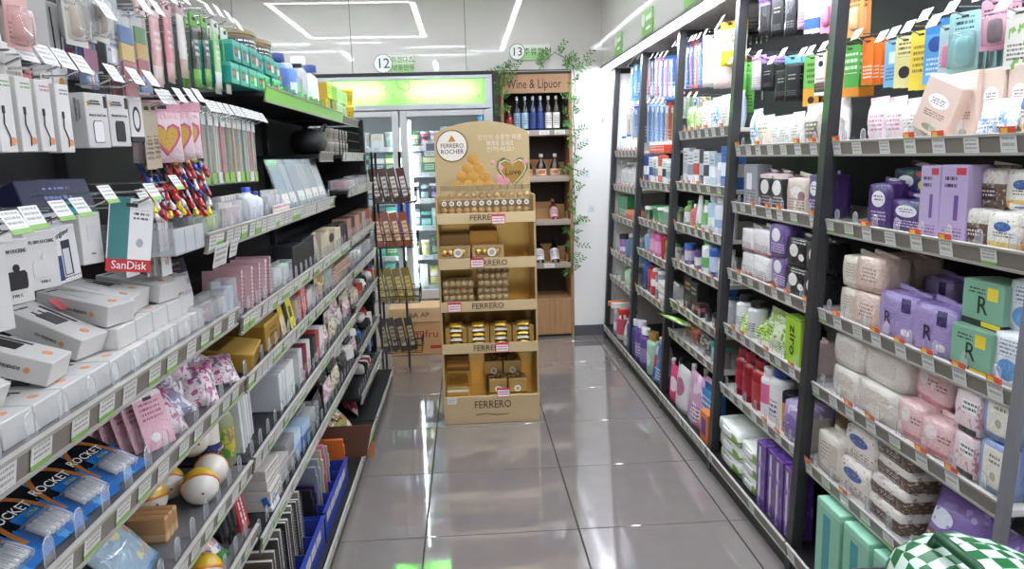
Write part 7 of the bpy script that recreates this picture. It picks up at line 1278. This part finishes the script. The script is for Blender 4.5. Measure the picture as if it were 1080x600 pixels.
def window_box():
    P = [('chocolate_box', B().rbox(-.085, .085, .008, .06, 0, .112, .002).box(-.085, .085, 0, .008, 0, .058).box(-.085, .085, 0, .008, .1, .112).box(-.085, -.07, 0, .008, .058, .1).box(.07, .085, 0, .008, .058, .1).mesh('chocolate_box', mat('#c2a372', .4, .4)))]
    P += [choc(.0165, (-.052+.033*k, .0, .079)) for k in (0, 1, 3)] ; P.append(('seal', B().lathe([(.024, 0), (.024, .001)], 18, M=T(.02, -.018, .078) @ R(90, 'X')).mesh('seal', seal))); return P
for x in (-.075, .105): put(window_box(), T(x, YA+.03, TZ[1][0]+.009), 'chocolate_box', 'gold window box of chocolates with round white seal', 'chocolate box', 'on second tray, '+('left' if x < 0 else 'right')+' one')
put(carton(.17, .09, .165, mat('#9a7440', .35, .4)), T(-.075, YA+.13, TZ[1][0]+.009), 'gold_carton', 'bronze carton at back left of the second tray', 'box', ''); put(carton(.15, .1, .185, mat('#c99a4c', .35, .5)), T(.085, YA+.13, TZ[1][0]+.009) @ R(6, 'X'), 'gold_carton', 'bright gold carton at back of the second tray', 'box', '')
def flatbox():
    P = [('chocolate_box', B().rbox(-.085, .085, 0, .13, 0, .008, .002).mesh('chocolate_box', mat('#8a6c3a', .4, .4)))]
    P += [choc(.0155, (-.066+.033*k, .018+.034*j, .022)) for k in range(5) for j in range(2)]; P.append(('clear_lid', B().rbox(-.085, .085, 0, .13, .008, .038, .004).mesh('clear_lid', clear('#fff4da', .14, .05)))); return P
fb_ = flatbox()
for x, nn, sd_ in ((-.065, 4, 'left'), (.125, 6, 'right')):
    for k in range(nn): put(fb_, T(x+.004*(k % 2), YA+.025+.004*(k % 3), TZ[2][0]+.009+.0385*k if nn > 4 else TZ[2][0]+.009+.0385*k) @ R(0), 'chocolate_box', ['lowest', 'second lowest', 'third lowest', 'fourth lowest', 'fifth lowest', 'topmost'][k]+' flat clear box of chocolates', 'chocolate box', 'in %s stack on third tray' % sd_)
def shelfready():
    g_ = mat('#b08a44', .4, .4); P = [('display_carton', B().box(-.058, .058, .07, .074, 0, .135).box(-.058, -.055, 0, .07, 0, .135).box(.055, .058, 0, .07, 0, .135).box(-.058, .058, 0, .07, 0, .003).box(-.055, -.034, 0, .004, 0, .135).box(.034, .055, 0, .004, 0, .135).box(-.034, .034, 0, .004, 0, .012).mesh('display_carton', g_))]
    for k in range(6): P.append(('wrapped_bar', B().bag(.075, .02, .05, 6, 4, k, .3, M=T(0, .02, .016+.025*k) @ R(-70, 'X') @ T(0, 0, -.02)).mesh('wrapped_bar', mat('#d6b24a', .3, .6) if k % 2 else PM('#e6dfcc', ('disc', 'x', .5, .25, 'y', .5, .3, '#8a7448')))))
    return P
sr = shelfready()
for k in range(4): put(sr, T(XA+.082+.122*k, YA+.02, TZ[3][0]+.009), 'display_carton', 'gold display carton of wrapped bars', 'chocolate box', 'on fourth tray, '+['leftmost', 'second from left', 'third from left', 'rightmost'][k])
def gift():
    P = [('gift_box', B().rbox(-.05, .05, 0, .08, 0, .075, .002).mesh('gift_box', mat('#b9995c', .35, .5))), ('seal', B().lathe([(.018, 0), (.018, .001)], 16, M=T(0, -.0005, .02) @ R(90, 'X')).mesh('seal', seal))]
    rb = B(); rg = random.Random(4)
    for k in range(26):
        a = rg.uniform(0, 6.28); r_ = rg.uniform(.0, .042); p = Vector((r_*math.cos(a), .04+r_*math.sin(a)*.8, .078+rg.uniform(0, .022))); rb.ball(.009, p, 6, 4, 0, (1, 1, .7))
    P.append(('rosette', rb.mesh('rosette', PM('#6a4a24', ('spots', '#ecd08a', 6, .3), rough=.3, metal=.5)))); return P
gf = gift()
for x, yy, zz, nm in ((.138, .03, .162, 'front left'), (.245, .03, .162, 'front right'), (.118, .13, .24, 'back left'), (.225, .13, .24, 'back right')):
    put(gf, T(x, YA+yy, zz), 'gift_box', nm+' gold gift box with chocolate rosette on the lowest tray', 'chocolate box', '')
put(carton(.2, .11, .08, mat('#5a3a20', .4, .3)), T(.172, YA+.12, .159), 'gift_riser', 'dark bronze box carrying the back gift boxes', 'box', '')
ob('tray', B().box(XA+.012, XB-.012, YA+.0, YB-.012, .15, .158).mesh('tray', gmi), root)
put(carton(.12, .05, .045, PM('#b8924c', ('band', 'z', .4, .7, '#e6dfcc'), rough=.35, metal=.4)), T(-.085, YA+.02, .159), 'gold_carton', 'small gold carton at front left of lowest tray', 'box', ''); put(carton(.13, .08, .06, PM('#8a5f2c', ('band', 'z', .3, .6, '#c98f42'), rough=.3, metal=.5)), T(-.085, YA+.2, .25), 'gold_carton', 'bronze carton on a step at back left', 'box', 'of lowest tray')
put(carton(.14, .1, .09, gmi), T(-.085, YA+.19, .159), 'gold_step', 'gold cardboard step under the bronze carton', 'box', '')
# ------------------------------------------------------------------ wire basket stand with a green checked bag, right foreground
gk = bpy.data.materials.new('green_check'); gk.use_nodes = True; t = NT(gk); ck = t.new('ShaderNodeTexChecker'); ck.inputs['Scale'].default_value = 34; ck.inputs[1].default_value = lin('#0f6a35'); ck.inputs[2].default_value = lin('#cfe0d2')
tc = t.new('ShaderNodeTexCoord'); t.l.new(tc.outputs['Object'], ck.inputs['Vector']); t.l.new(ck.outputs[0], t.n['Principled BSDF'].inputs['Base Color']); t.n['Principled BSDF'].inputs['Roughness'].default_value = .35
bX0, bX1, bY0, bY1, bZ = .70, 1.0, .84, 1.26, .665
w_ = B()
for zz in (0, -.08, -.16): w_.tube([(bX0, bY0, bZ+zz), (bX1, bY0, bZ+zz), (bX1, bY1, bZ+zz), (bX0, bY1, bZ+zz), (bX0, bY0, bZ+zz)], .004, 6)
for i in range(1, 8): x = bX0+(bX1-bX0)*i/8; w_.tube([(x, bY0, bZ), (x, bY0, bZ-.16), (x, bY1, bZ-.16), (x, bY1, bZ)], .002, 4)
for i in range(1, 10): y = bY0+(bY1-bY0)*i/10; w_.tube([(bX0, y, bZ), (bX0, y, bZ-.16), (bX1, y, bZ-.16), (bX1, y, bZ)], .002, 4)
stand = ob('basket_stand', w_.mesh('wire_basket', mat('#6a6c6e', .3, .7)), None, None, 'grey wire basket stand in the right foreground', 'basket stand')
for (x, y) in ((bX0, bY0), (bX1, bY0), (bX1, bY1), (bX0, bY1)): ob('leg', B().tube([(x, y, 0), (x, y, bZ)], .007, 8).mesh('leg', mat('#6a6c6e', .3, .7)), stand)
put([('checked_bag', _shift(B().soft(.34, .26, .27, .7, 6, .08, 5).mesh('checked_bag', gk), 0, .12, 0)), ('handle', B().tube([(-.08, .07, .25), (-.05, .06, .285), (.05, .06, .285), (.08, .07, .25)], .009, 8).mesh('handle', mat('#0c4a26', .5)))], T(.72, 1.09, bZ-.157) @ R(-90), 'checked_bag', 'green and white checked bag lying in the wire basket', 'bag', '')
finish_labels()
